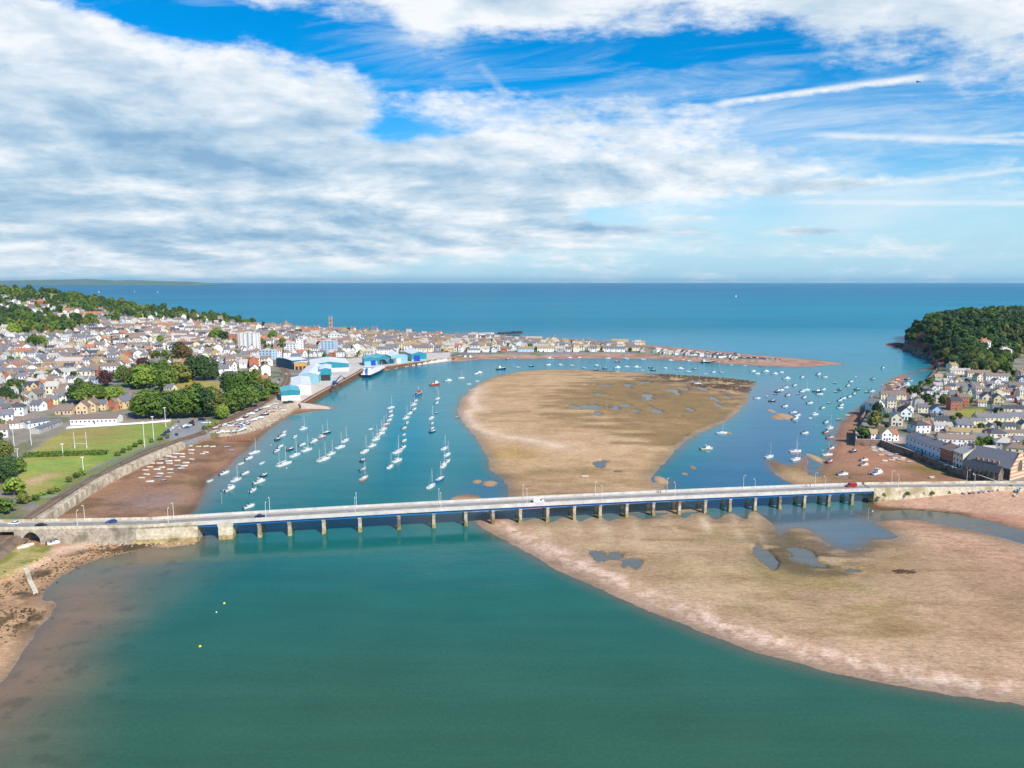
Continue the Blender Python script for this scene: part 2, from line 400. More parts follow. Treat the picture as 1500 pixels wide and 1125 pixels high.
# channel across the right shore below the bridge
CHAN = [(1275, 758), (1340, 753), (1400, 757), (1450, 768), (1500, 783), (1700, 830)]
def ell(X, Y, e):
    x0, y0 = P(e[0], e[1]); x1, _ = P(e[0] + e[2], e[1]); _, y1 = P(e[0], e[1] - e[3])
    return ((X - x0) / (x1 - x0)) ** 2 + ((Y - y0) / (y1 - y0)) ** 2
w_foot = PL([(1374, 534), (1400, 542), (1440, 547), (1462, 545), (1482, 530), (1500, 520), (1620, 508), (1900, 505)], 5)
w_sea = PL([(1374, 534), (1366, 524), (1345, 516), (1322, 508)], 4) + [(735, 1300), (780, 1400), (900, 1500), (1200, 1600), (2600, 1700)]
w_ness = w_foot + w_sea[::-1]
def hill_n(X, Y):
    s = -X - 590
    return .105 * np.where(s > 60, s - 30, np.where(s > 0, s * s / 120, 0)) + np.where(s > 0, 1.5 * fbm(X, Y, 120, 2), 0)
def fields(X, Y):
    """ground height and the masks that colour it"""
    F = {}
    wob = (3.2 * fbm(X, Y, 22, 4) * np.clip(Y / 500, .55, 1.6) + .9 * fbm(X + 50, Y, 5, 3)) * (1 - .65 * np.exp(-((Y - 335) / 22) ** 2))
    sdd = {k: sdpoly(X, Y, p) for k, p in SHAPES.items()}
    z = np.full(X.shape, -3.5)
    for k, slope, top, cut in (('backbeach', .09, 2.4, .12), ('mudl', .05, 1.5, .05), ('nearl', .055, 2.2, .06), ('salty', .030, .85, .05), ('flat', .030, .9, .06), ('right', .04, 1.6, .05), ('rock', .2, 3.0, .3)):
        s = sdd[k] + wob * (1 if k != 'backbeach' else .5)
        zi = np.where(s > 0, top * (1 - np.exp(-np.maximum(s, 0) * slope / top)), np.maximum(s * cut, -3.5))
        z = np.maximum(z, zi)
        F[k] = s
    for b in BARS:
        r = ell(X, Y, b) + .5 * fbm(X, Y, 8, 3)
        z = np.maximum(z, .35 * (1 - r))
    pool = np.zeros(X.shape)
    pn = fbm(X * .6, Y * .22, 4, 5) * 2.3 + fbm(X, Y * .4, 16, 3) * .9
    for e in POOLS: pool = np.maximum(pool, np.clip(1.25 - ell(X, Y, e) + pn, 0, 1))
    inflat = ss(1, 8, np.maximum(F['salty'], F['flat']))
    # ribbon-like puddles left across the middle of the big bank
    mid = np.exp(-ell(X, Y, (955, 588, 130, 30))) + .7 * np.exp(-ell(X, Y, (1165, 815, 50, 25))) + .35 * np.exp(-ell(X, Y, (1020, 660, 60, 30)))
    rip = ss(.30, .62, fbm(X * .35, Y * .16, 6, 4) + .75 * (mid - .55))
    F['pool'] = np.maximum(pool, rip * inflat * .55)
    F['mid'] = mid * inflat
    ch = np.clip(1 - dline(X, Y, PL(CHAN)) / (8.5 + 4 * fbm(X, Y, 25, 2)), 0, 1)
    F['chan'] = ch
    relief = .16 * fbm(X, Y, 30, 3) + .05 * fbm(X, Y, 6, 3)
    z = z + np.where(z > .05, relief * ss(.05, .5, z), 0)
    z = np.where(z > -1, z - (z + .14) * ss(.25, .6, pool) * (z > 0), z)
    z = np.where(z > -1, z - (z + .35) * ss(.15, .55, ch) * (z > 0), z)
    F['zshore'] = z.copy()
    ln, ls = sdd['landn'], sdd['lands']
    zn = 4.0 + hill_n(X, Y)
    z = np.where(ln > .2, np.maximum(z, zn * np.clip((ln - .2) / 1.4, 0, 1)), z)
    zs = 4.5 + np.maximum(0, X - 560) * .012
    dn = sdpoly(X, Y, w_ness); df = dline(X, Y, w_foot); dse = dline(X, Y, w_sea)
    hn = np.where(dn > 0, 41 * np.clip(1 - np.exp(-dse / 26), 0, 1) * ss(0, 120, df + 12) * (1 + .12 * fbm(X, Y, 60, 3)) + np.clip(X - 900, 0, 400) * .01 + 4 * fbm(X, Y, 18, 3) * ss(0, 10, dse), 0)
    zs = zs + np.maximum(hn, 0)
    z = np.where(ls > .2, np.maximum(z, zs * np.clip((ls - .2) / 1.4, 0, 1)), z)
    # beach banked up against the east causeway
    ax, ay = P(1283, 736, 1.3); bx, by = P(1412, 722.5, 5.4); t_ = np.clip((X - ax) / (bx - ax), 0, 1.25); dwn = (ay + (by - ay) * t_) - Y
    zbank = 1.0 + 4.3 * t_ - .26 * np.maximum(dwn, 0) + .15 * fbm(X, Y, 8, 3)
    z = np.where((X > ax - 2) & (dwn > -9) & (dwn < 40) & (zbank > .1), np.maximum(z, zbank * (X > ax - 2)), z); F['bank'] = np.where((X > ax) & (dwn > -9), zbank, -9)
    F['landn'], F['lands'], F['ness'] = ln, ls, dn; F['dse'] = dse
    # grassy green below the road, near left
    g = sdpoly(X, Y, PL([(-200, 790), (78, 800), (70, 815), (40, 830), (0, 848), (-200, 880)], 2))
    F['green'] = g + .8 * fbm(X, Y, 6, 3)
    z = np.where(g > -3, np.maximum(z, 2.6 * ss(-3, 1, g)), z)
    F['z'] = z
    return F
_cache = {}
def ground(x, y):
    return float(fields(np.array([float(x)]), np.array([float(y)]))['z'][0])
def grounds(pts):
    a = np.array(pts, float)
    return fields(a[:, 0], a[:, 1])['z']
def G(px, py):
    """point of the ground seen at a photo point"""
    ts = np.concatenate([np.linspace(120, 900, 400), np.linspace(905, 2400, 330)])
    x1, y1 = P(px, py, 0)
    x0, y0 = P(px, py, 60) if HOR + 2 < py else (0, 0)
    u, v = (px - 750) / FPX, (562.5 - py) / FPX
    d = np.array([u, CT + v * ST, -ST + v * CT])
    t = ts / d[1]
    X, Y, Z = d[0] * t, d[1] * t, CAMZ + d[2] * t
    z = np.maximum(fields(X, Y)['z'], 0)
    k = np.argmax(Z <= z) if (Z <= z).any() else len(t) - 1
    if k > 0 and Z[k] <= z[k]:
        a = (Z[k - 1] - z[k - 1]); b = (z[k] - Z[k]); f = a / (a + b + 1e-9)
        return (X[k - 1] + (X[k] - X[k - 1]) * f, Y[k - 1] + (Y[k] - Y[k - 1]) * f, float(z[k]))
    return (X[k], Y[k], float(z[k]))
# ---------------------------------------------------------------- ground sheet
nc, nr = 760, 640
ang = np.linspace(-1.02, 1.02, nc)
rows = 118 * (2330 / 118) ** np.linspace(0, 1, nr)
YY, AA = np.meshgrid(rows, ang, indexing='ij')
XX = AA * (YY + 25)
F = fields(XX, YY)
Z = F['z']
def mixc(c, m, col):
    m = np.clip(m, 0, 1)[..., None]
    return c * (1 - m) + np.array(col) * m
fine = fbm(XX, YY, 14, 5); med = fbm(XX, YY * .5, 45, 4); streak = fbm(XX * .28, YY * 1.1, 9, 4); big = fbm(XX, YY, 150, 3)
C = np.zeros(XX.shape + (3,)) + np.array(S(120, 100, 80))
# drained estuary sand
sand = mixc(np.zeros_like(C) + np.array(S(192, 160, 124)), .5 + 1.3 * med, S(174, 140, 106))
sand = mixc(sand, ss(.0, .3, streak + .35 * fine) * .8, S(150, 122, 80))
sand = mixc(sand, ss(.1, .4, fbm(XX * .5 + 90, YY, 30, 4)) * .5, S(206, 178, 138))
sand = mixc(sand, ss(.2, .6, F['mid'] + .6 * streak) * .85, S(128, 102, 60))
for e, a, col in (((860, 648, 70, 14), .75, (206, 172, 142)), ((760, 665, 40, 7), .8, (172, 140, 60)), ((940, 605, 90, 20), .4, (196, 160, 112)), ((1010, 640, 40, 40), .45, (168, 138, 84)), ((915, 570, 60, 10), .5, (150, 124, 64)), ((1000, 690, 50, 20), .5, (150, 122, 76)),
                  ((1080, 830, 120, 50), .6, (184, 158, 116)), ((1180, 850, 90, 40), .5, (152, 128, 76)), ((1370, 920, 50, 14), .9, (150, 128, 60)), ((1300, 880, 70, 20), .4, (160, 140, 80)), ((1440, 860, 120, 35), .5, (172, 136, 104)), ((1300, 810, 40, 20), .5, (150, 124, 74)), ((780, 780, 70, 14), .4, (186, 158, 110))):
    sand = mixc(sand, np.exp(-ell(XX, YY, e)) * (a + 1.2 * fine), S(*col))
sand = mixc(sand, ss(345, 420, YY) * .5, S(204, 162, 112))
sand = mixc(sand, ss(355, 430, YY) * ss(.15, .5, F['mid'] + .7 * fbm(XX * .3, YY * .9, 12, 4)) * .7, S(132, 106, 62))
# ripples of paler, pinker sand along the shore facing the deep water
lowedge = dline(XX, YY, PL([(690, 760), (740, 792), (790, 820), (850, 850), (920, 882), (985, 910), (1050, 936), (1130, 962), (1220, 985), (1290, 1000), (1360, 1013), (1500, 1031), (1900, 1160)]))
pk = np.exp(-((lowedge - 9 - 5 * med) / (4.2 + YY * .003)) ** 2)
sand = mixc(sand, ss(30, 8, lowedge) * .55, S(204, 164, 134))
sand = mixc(sand, pk * np.clip(.45 + 2.4 * fbm(XX, YY, 3.5, 4) + .5 * fine, 0, 1.0), S(232, 198, 172))
ridge = dline(XX, YY, PL([(699, 565), (692, 585), (700, 600), (686, 604), (684, 614), (698, 628), (722, 637), (760, 643), (800, 650), (822, 656)]))
sand = mixc(sand, np.exp(-(ridge / 3.2) ** 2) * .8 + .6 * np.exp(-(ridge / 12) ** 2), S(222, 190, 158))
for e, a in (((1140, 815, 34, 24), 1.2), ((1190, 818, 60, 17), 1.2), ((1205, 834, 50, 14), 1.0), ((1165, 796, 36, 12), .9), ((1255, 838, 44, 10), .9), ((1240, 800, 80, 18), .7), ((900, 818, 40, 14), .6)):
    sand = mixc(sand, np.exp(-ell(XX, YY, e)) * a * ss(-.25, .25, fbm(XX * .4, YY, 7, 4)), S(104, 88, 62))
rightpk = ss(-20, 25, sdpoly(XX, YY, PL([(1268, 752), (1330, 756), (1500, 800), (1900, 900), (1900, 960), (1500, 862), (1440, 830), (1360, 800)])))
rpl = np.sin((XX * .25 + YY * .9 + 7 * fine) * 1.35)
sand = mixc(sand, rightpk * .8, S(200, 154, 126)); sand = mixc(sand, rightpk * np.clip(rpl, 0, 1) * .6, S(152, 108, 84))
sand = mixc(sand, np.exp(-ell(XX, YY, (1450, 930, 90, 60))) * .7, S(188, 148, 116))
# scoured fans below the bridge piers
for fx in (790, 838, 880, 925, 975, 1030, 1074, 1104):
    t = dline(XX, YY, PL([(fx, 757), (fx + 12, 790), (fx - 4 if fx < 990 else fx + 26, 850)]))
    sand = mixc(sand, np.exp(-((t + 4 * med) / (2.6 + 2 * abs(fine))) ** 2) * ss(-.25, .35, fbm(XX, YY, 11, 4)) * .95 * ss(275, 325, YY), S(212, 186, 150))
mud = mixc(np.zeros_like(C) + np.array(S(158, 118, 88)), ss(-.1, .5, fine + med) * .8, S(130, 94, 66))
mud = mixc(mud, ss(.02, .35, fbm(XX * .5, YY, 16, 4)) * .75, S(112, 88, 52))
mud = mixc(mud, np.exp(-ell(XX, YY, (225, 735, 45, 14))) * .8, S(150, 126, 116))
mud = mixc(mud, np.exp(-ell(XX, YY, (280, 655, 45, 6))) * (.8 + fine), S(104, 88, 44))
red = mixc(np.zeros_like(C) + np.array(S(182, 138, 116)), ss(-.15, .3, fine) * .7, S(146, 108, 88))
nl = mixc(np.zeros_like(C) + np.array(S(196, 156, 116)), ss(-.2, .4, med) * .7, S(168, 124, 86))
weed = dline(XX, YY, PL([(-100, 900), (0, 870), (40, 865), (60, 845), (140, 812), (200, 800)]))
nl = mixc(nl, np.clip(np.exp(-(weed / 14) ** 2) * ss(-.12, .2, fbm(XX, YY, 7, 4)), 0, 1), S(84, 66, 44))
nl = mixc(nl, np.exp(-(dline(XX, YY, PL([(-100, 935), (30, 912)])) / 12) ** 2) * ss(-.2, .2, fbm(XX, YY, 5, 4)), S(98, 76, 46))
nl = mixc(nl, np.exp(-(dline(XX, YY, PL([(-100, 850), (30, 838), (80, 812), (130, 798), (180, 790)])) / 6) ** 2), S(218, 180, 152))
shore = Z < 3.9
sal, fl, rt, ml, nr_, bb, rk = (F[k] for k in ('salty', 'flat', 'right', 'mudl', 'nearl', 'backbeach', 'rock'))
C = mixc(C, ss(-8, 0, np.maximum(sal, fl)), (0, 0, 0)); msk = ss(-8, 0, np.maximum(sal, fl))[..., None]
C = C * (1 - msk) + sand * msk + C * msk * 0
C = sand.copy()
def lay(col, s, a=-4, b=3):
    global C
    m = ss(a, b, s)[..., None]; C = C * (1 - m) + col * m
rmud = mixc(mud, np.exp(-ell(XX, YY, (1300, 670, 90, 40))) * .8, S(182, 128, 98))
rmud = mixc(rmud, np.exp(-ell(XX, YY, (1370, 690, 40, 8))) * (.8 + fine), S(128, 112, 50))
rmud = mixc(rmud, np.exp(-ell(XX, YY, (1160, 700, 50, 15))) * .9, S(190, 156, 112))
rmud = mixc(rmud, np.exp(-ell(XX, YY, (1330, 556, 60, 20))) * 1.0, S(190, 122, 98))
rmud = mixc(rmud, ss(-6, 10, sdpoly(XX, YY, PL([(1290, 742), (1400, 732), (1600, 732), (1600, 790), (1500, 775), (1400, 752)]))) * .8, S(196, 142, 116))
rmud = mixc(rmud, np.exp(-(dline(XX, YY, PL([(1290, 748), (1350, 748), (1400, 751)])) / 6) ** 2) * .9, S(92, 74, 42))
rs = np.where(fl > -2, -9, rt)
lay(rmud, rs); lay(mud, ml); lay(nl, nr_); lay(red, bb)
lay(np.zeros_like(C) + np.array(S(188, 148, 122)), F['bank'] - .5, -.5, .5)
lay(np.zeros_like(C) + np.array(S(104, 62, 52)), rk)
lay(np.zeros_like(C) + np.array(S(96, 64, 50)), 6 - dline(XX, YY, PL([(1372, 534), (1364, 542), (1340, 524)])), 0, 5)
# mussel beds and weed on the seaward edge of the bank
bed = np.maximum(np.exp(-ell(XX, YY, (1020, 556, 95, 7))), np.exp(-ell(XX, YY, (1060, 565, 50, 12))))
C = mixc(C, np.clip(bed * 1.4, 0, 1) * ss(-.12, .12, fbm(XX, YY, 9, 4)) * .9, S(86, 66, 54))
bed2 = dline(XX, YY, PL([(845, 541.5), (940, 546.5), (1000, 551), (1060, 554), (1112, 560)]))
C = mixc(C, np.exp(-(bed2 / 14) ** 2) * ss(-.15, .15, fbm(XX * .5, YY, 10, 4)) * .85, S(92, 74, 60))
# revetment and shingle below the boat yard
C = mixc(C, np.exp(-(dline(XX, YY, PL([(300, 638), (350, 634), (385, 622), (410, 606), (438, 592)])) / 7) ** 2), S(196, 172, 144))
C = mixc(C, np.exp(-(dline(XX, YY, PL([(345, 645), (380, 632), (405, 615), (425, 603)])) / 6) ** 2) * (.6 + 1.5 * fine), S(150, 116, 62))
C = mixc(C, np.exp(-(dline(XX, YY, PL([(440, 594), (488, 598)])) / 3) ** 2), S(206, 170, 140))
C = mixc(C, np.exp(-(dline(XX, YY, PL([(395, 612), (425, 598), (440, 594)])) / 5) ** 2), S(186, 182, 178))
# wet ground near the waterline
wet = np.clip(ss(.30, .02, F['zshore']) + F['pool'] * .8 + F['chan'], 0, 1) * (Z < 3)
C = C * (1 - .30 * wet[..., None])
# towns: gardens, yards and lanes; then fields and the hill
town = mixc(np.zeros_like(C) + np.array(S(150, 138, 122)), ss(-.05, .25, fbm(XX, YY, 26, 3)) * .85, S(92, 106, 58))
town = mixc(town, ss(.15, .3, fbm(XX + 300, YY, 34, 3)), S(132, 130, 130))
hillg = mixc(np.zeros_like(C) + np.array(S(104, 118, 62)), ss(0, .3, med), S(142, 138, 78))
hm = ss(8, 20, F['z'] + 6 * med)
ncol = town * (1 - hm[..., None]) + hillg * hm[..., None]
nesscol = mixc(np.zeros_like(C) + np.array(S(76, 84, 46)), ss(34, 12, F['dse'] + 12 * fine) * (XX < 830), S(132, 70, 54))
lay(ncol, F['landn'], .2, 1.2)
lay(town, F['lands'], .2, 1.2)
C = mixc(C, ss(-1, 3, F['ness']), (0, 0, 0)) + nesscol * np.clip(ss(-1, 3, F['ness']), 0, 1)[..., None]
conc = np.array(S(206, 196, 182))
for poly, col, z in (
        ([(438, 590), (529, 546), (560, 540), (660, 528), (660, 516), (560, 520), (470, 530), (420, 562), (400, 590)], (206, 196, 184), 4),
        ([(322, 634), (350, 630), (385, 618), (405, 604), (436, 590), (430, 580), (404, 586), (372, 598), (345, 612), (318, 624)], (190, 168, 148), 4),
        ([(236, 643), (255, 646), (310, 628), (306, 614), (262, 614)], (146, 142, 140), 4),
        ([(165, 603), (330, 575), (332, 562), (262, 556), (255, 568), (160, 590)], (160, 148, 84), 4),
        ([(258, 573), (330, 574), (332, 560), (262, 557)], (172, 154, 80), 4),
        ([(1396, 610), (1452, 609), (1440, 598), (1398, 599)], (150, 146, 62), 4.7),
        ([(1275, 652), (1322, 662), (1322, 640), (1290, 634)], (186, 160, 140), 4.5)):
    s = sdpoly(XX, YY, PL(poly, z)); C = mixc(C, ss(-1.5, 1.5, s), S(*col))
s = sdpoly(XX, YY, PL([(30, 735), (70, 742), (135, 700), (210, 662), (262, 640), (310, 628), (330, 616), (250, 617), (246, 632), (212, 655), (122, 694), (44, 729)], 4)); C = mixc(C, ss(-1.5, 1.5, s) * .9, S(128, 132, 66))
s = sdpoly(XX, YY, PL([(-60, 760), (40, 752), (44, 729), (26, 700), (30, 668), (74, 640), (60, 636), (20, 655), (-60, 690)], 4)); C = mixc(C, ss(-1.5, 1.5, s) * (.5 + fine), S(120, 118, 70))
s = sdpoly(XX, YY, PL([(236, 643), (255, 646), (306, 628), (302, 615), (262, 615)], 4)); C = mixc(C, ss(-1, 1, s), S(150, 146, 142))
# the playing field: mown, worn and sunburnt
w_field = PL([(36, 669), (76, 640), (100, 628.5), (172, 624), (248, 619), (246, 630), (212, 653), (150, 679), (122, 692.5), (100, 707), (72, 720), (44, 727), (28, 722), (26, 700)], 4)
sf = sdpoly(XX, YY, w_field)
fc = mixc(np.zeros_like(C) + np.array(S(130, 154, 62)), ss(-.15, .35, fbm(XX * .5, YY, 22, 4)), S(164, 154, 80))
fc = mixc(fc, np.exp(-ell(XX, YY, (140, 640, 60, 9))) * .8, S(178, 146, 88)); fc = mixc(fc, np.exp(-ell(XX, YY, (90, 690, 50, 10))) * .75, S(150, 168, 74))
fc = mixc(fc, np.exp(-ell(XX, YY, (52, 715, 14, 10))) * 1.2, S(194, 162, 120))
m = ss(-.5, .8, sf)[..., None]; C = C * (1 - m) + fc * m
gm = ss(-1.5, 1.5, F['green'])[..., None]
gc = mixc(np.zeros_like(C) + np.array(S(178, 160, 96)), ss(-.1, .2, fine), S(134, 132, 60)); C = C * (1 - gm) + gc * gm
# pale fields on the left hill
for e, col in (((75, 433, 26, 4), (164, 160, 86)), ((20, 424, 14, 2.5), (168, 164, 92)), ((265, 457, 26, 4), (150, 138, 84))):
    gx, gy, gz = G(e[0], e[1])
    C = mixc(C, ss(1.3, .9, ((XX - gx) / (e[2] * gy / FPX)) ** 2 + ((YY - gy) / 90) ** 2), S(*col))
# each kind of ground becomes its own sheet of the same grid
idx = np.arange(nr * nc).reshape(nr, nc)
quad = np.stack([idx[:-1, :-1], idx[:-1, 1:], idx[1:, 1:], idx[1:, :-1]], -1).reshape(-1, 4)
ctr = lambda a: ((a[:-1, :-1] + a[1:, 1:]) * .5).reshape(-1)
land = np.maximum(ctr(F['landn']), ctr(F['lands']))
zone = np.full(len(quad), 0)                       # 0 seabed
zone[ctr(np.maximum(sal, fl)) > -6] = 1
zone[(ctr(ml) > -3) | ((ctr(rt) > -4) & (ctr(fl) < -2))] = 2
zone[(ctr(nr_) > -3) | (ctr(bb) > -5) | (ctr(rk) > -3)] = 3
zone[land > .4] = 4
zone[ctr(F['ness']) > 0] = 5
zone[(ctr(F['landn']) > 0) & (ctr(Z) > 14)] = 6
zone[ctr(sf) > 0] = 7
NAMES = ['seabed', 'sandbank', 'mudflat', 'beach', 'ground', 'headland', 'hill', 'field']
gm_, gt, gb = newmat('estuary_ground')
at = gt.node('ShaderNodeAttribute'); at.attribute_name = 'Col'
aw = gt.node('ShaderNodeAttribute'); aw.attribute_name = 'wet'
pos = gt.node('ShaderNodeNewGeometry').outputs['Position']
mp = gt.node('ShaderNodeMapping'); gt.put(mp.inputs[0], pos); mp.inputs['Scale'].default_value = (.35, 1, 1)
n1 = gt.noise(pos, .8, 8, .72); n2 = gt.noise(mp.outputs[0], .9, 5, .6, .4); n3 = gt.noise(pos, .06, 4, .5)
f = gt.math('ADD', gt.math('ADD', gt.math('MULTIPLY', n1, .42), gt.math('MULTIPLY', n2, .36)), gt.math('MULTIPLY', n3, .22))
n4 = gt.noise(mp.outputs[0], 3.2, 3, .6)
rp = gt.node('ShaderNodeTexWave', wave_type='BANDS', bands_direction='Y'); gt.put(rp.inputs['Vector'], mp.outputs[0]); rp.inputs['Scale'].default_value = .32; rp.inputs['Distortion'].default_value = 14; rp.inputs['Detail'].default_value = 4; rp.inputs['Detail Scale'].default_value = .7
k = gt.math('MULTIPLY', gt.math('MULTIPLY', gt.maprange(f, .34, .66, .54, 1.46), gt.maprange(n4, .3, .7, .80, 1.20)), gt.maprange(rp.outputs['Fac'], 0, 1, .92, 1.08))
kk = gt.node('ShaderNodeCombineXYZ')
for i in range(3): gt.put(kk.inputs[i], k)
gt.put(gb.inputs['Base Color'], gt.mix(1.0, at.outputs['Color'], kk.outputs[0], 'MULTIPLY'))
gt.put(gb.inputs['Roughness'], gt.maprange(aw.outputs['Fac'], 0, 1, .92, .42))
gb.inputs['Specular IOR Level'].default_value = .35
bn = gt.node('ShaderNodeBump'); bn.inputs['Strength'].default_value = .55; bn.inputs['Distance'].default_value = .35
gt.put(bn.inputs['Height'], f); gt.put(gb.inputs['Normal'], bn.outputs[0])
V = np.stack([XX, YY, Z], -1).reshape(-1, 3); Cf = np.concatenate([C, np.ones(C.shape[:2] + (1,))], -1).reshape(-1, 4); Wf = wet.reshape(-1)
def sheet(name, V, quad, attrs, mat):
    use, inv = np.unique(quad.reshape(-1), return_inverse=True)
    me = bpy.data.meshes.new(name); n = len(quad)
    me.vertices.add(len(use)); me.vertices.foreach_set('co', V[use].astype(np.float32).reshape(-1))
    me.loops.add(4 * n); me.loops.foreach_set('vertex_index', inv.astype(np.int32))
    me.polygons.add(n); me.polygons.foreach_set('loop_start', np.arange(0, 4 * n, 4, dtype=np.int32))
    me.polygons.foreach_set('loop_total', np.full(n, 4, dtype=np.int32))
    me.polygons.foreach_set('use_smooth', np.ones(n, bool))
    me.update(calc_edges=True)
    for an, arr, ty in attrs:
        a = me.attributes.new(an, ty, 'POINT')
        a.data.foreach_set('color' if ty == 'FLOAT_COLOR' else 'value', arr[use].astype(np.float32).reshape(-1))
    me.materials.append(mat)
    return struct(link(name, me))
for zi, nm in enumerate(NAMES):
    q = quad[zone == zi]
    if len(q): sheet(nm, V, q, [('Col', Cf, 'FLOAT_COLOR'), ('wet', Wf, 'FLOAT')], gm_)

# ---------------------------------------------------------------- water
wr = np.concatenate([np.array([-150.0, -60, 10, 50, 80, 100]), 118 * (2330 / 118) ** np.linspace(0, 1, 420), 2330 * (62000 / 2330) ** np.linspace(0, 1, 60)[1:]])
wa = np.concatenate([[-4.0, -2.6, -1.8, -1.3], np.linspace(-1.02, 1.02, 420), [1.3, 1.8, 2.6, 4.0]])
WY, WA = np.meshgrid(wr, wa, indexing='ij'); WX = WA * (np.maximum(WY, 150) + 25)
near = WY < 2330
def wdist(X, Y):
    d = np.full(X.shape, -1e9)
    for k_ in ('backbeach', 'mudl', 'nearl', 'salty', 'flat', 'right', 'rock', 'landn', 'lands'): d = np.maximum(d, sdpoly(X, Y, SHAPES[k_]))
    return -d
n_in = 426
dist = np.full(WX.shape, 900.0); dist[:n_in] = wdist(WX[:n_in], WY[:n_in])
dist += 5 * fbm(WX, WY, 40, 4) * np.clip(dist / 20, 0, 1)
L = np.full(WX.shape, 9.0)
dep = 1 - np.exp(-np.maximum(dist, 0) / L)
# gentle shelving: off the near-left beach, and the drained channel on the right
shelf = sdpoly(WX[:n_in], WY[:n_in], PL([(-200, 1300), (40, 1125), (140, 1000), (205, 900), (250, 850), (292, 800), (310, 790), (200, 790), (60, 860), (-200, 1000)]))
shelf_all = np.full(WX.shape, -999.0); shelf_all[:n_in] = shelf
m1 = np.zeros(WX.shape); m1[:n_in] = ss(-26, 30, shelf + 16 * fbm(WX[:n_in], WY[:n_in], 38, 5))
m2 = np.zeros(WX.shape); m2[:n_in] = ss(-14, 30, sdpoly(WX[:n_in], WY[:n_in], PL([(955, 705), (1060, 620), (1100, 560), (1130, 548), (1180, 570), (1215, 610), (1215, 690), (1180, 720), (1150, 760), (1340, 800), (1230, 812), (1140, 790), (980, 725)])) + 14 * fbm(WX[:n_in], WY[:n_in], 45, 4))
m3 = np.zeros(WX.shape); m3[:n_in] = ss(-10, 14, sdpoly(WX[:n_in], WY[:n_in], PL([(690, 700), (745, 700), (760, 745), (700, 760), (650, 742)])) + 6 * fbm(WX[:n_in], WY[:n_in], 20, 4))
m4 = np.zeros(WX.shape); m4[:n_in] = ss(-10, 12, sdpoly(WX[:n_in], WY[:n_in], PL([(275, 740), (300, 700), (360, 655), (420, 615), (440, 615), (390, 668), (330, 715), (312, 745)])) + 6 * fbm(WX[:n_in], WY[:n_in], 20, 4))
m5 = np.zeros(WX.shape); m5[:n_in] = ss(-8, 10, sdpoly(WX[:n_in], WY[:n_in], PL([(1120, 742), (1260, 742), (1500, 770), (1700, 830), (1500, 800), (1330, 810), (1130, 800)])))
deep_near = np.array(S(42, 112, 100, .74)); deep_mid = np.array(S(30, 116, 112, .74)); deep_ch = np.array(S(36, 136, 144, .78)); sea_c = np.array(S(28, 134, 162, .85)); far_c = np.array(S(10, 112, 152, .85))
t1 = ss(150, 285, WY + 40 * fbm(WX, WY, 70, 3))[..., None]; t2 = ss(290, 560, WY)[..., None]; t3 = ss(700, 1200, WY)[..., None]; t4 = ss(1500, 9000, WY)[..., None]
wc = np.array(S(60, 104, 82, .74)) * (1 - t1) + deep_near * t1
wc = wc * (1 - ss(230, 330, WY)[..., None]) + deep_mid * ss(230, 330, WY)[..., None]
wc = wc * (1 - t2) + deep_ch * t2
wc = wc * (1 - t3) + sea_c * t3
wc = wc * (1 - t4) + far_c * t4
wc = mixc(wc, .3 * fbm(WX, WY, 90, 4), S(40, 120, 110, .8))
shal = np.array(S(122, 112, 94, .7)); shal_sky = np.array(S(74, 116, 146, .75))  # second tone puts the sky's reflection on the shallow right channel into the colour
edge = ss(.62, .0, dep)
wc = mixc(wc, m2 * .85, shal_sky); wc = mixc(wc, m3 * .7, S(84, 118, 140, .7)); wc = mixc(wc, m4 * .65, S(112, 126, 132, .75)); wc = mixc(wc, m5 * .8, S(104, 118, 130, .75))
wc = mixc(wc, m1 * .86, S(128, 120, 94, .68))
nearsh = np.zeros(WX.shape); nearsh[:n_in] = ss(45, 0, dist[:n_in]) * m1[:n_in]
wc = mixc(wc, nearsh * .8, S(156, 122, 94, .74))
wc = mixc(wc, m1 * ss(.05, .5, fbm(WX + 9, WY, 18, 5)) * .15, S(78, 92, 80, .66))
wc = mixc(wc, ss(-34, 4, shelf_all) * ss(.2, .42, fbm(WX * .9 + WY * .5 + 40, WY * 1.3 - WX * .6, 7, 4)) * .28 * (m1 > .02), S(50, 70, 62, .66))
pz = np.zeros(WX.shape)
pr_ = np.clip(np.log(np.maximum(WY[:n_in], 118) / 118) / math.log(2330 / 118) * (nr - 1), 0, nr - 1).astype(int); pc_ = np.clip((WX[:n_in] / (WY[:n_in] + 25) + 1.02) / 2.04 * (nc - 1), 0, nc - 1).astype(int); pz[:n_in] = F['pool'][pr_, pc_]
wc = mixc(wc, edge * .7, shal)
wc = mixc(wc, np.clip(pz * 2, 0, 1) * (WY < 900), S(118, 120, 114, .72))
# darker weed under the bridge side
# wind lanes on the open sea
wc = wc * (1 + .22 * fbm(WX * .12, WY, 260, 4) * ss(700, 1500, WY))[..., None]
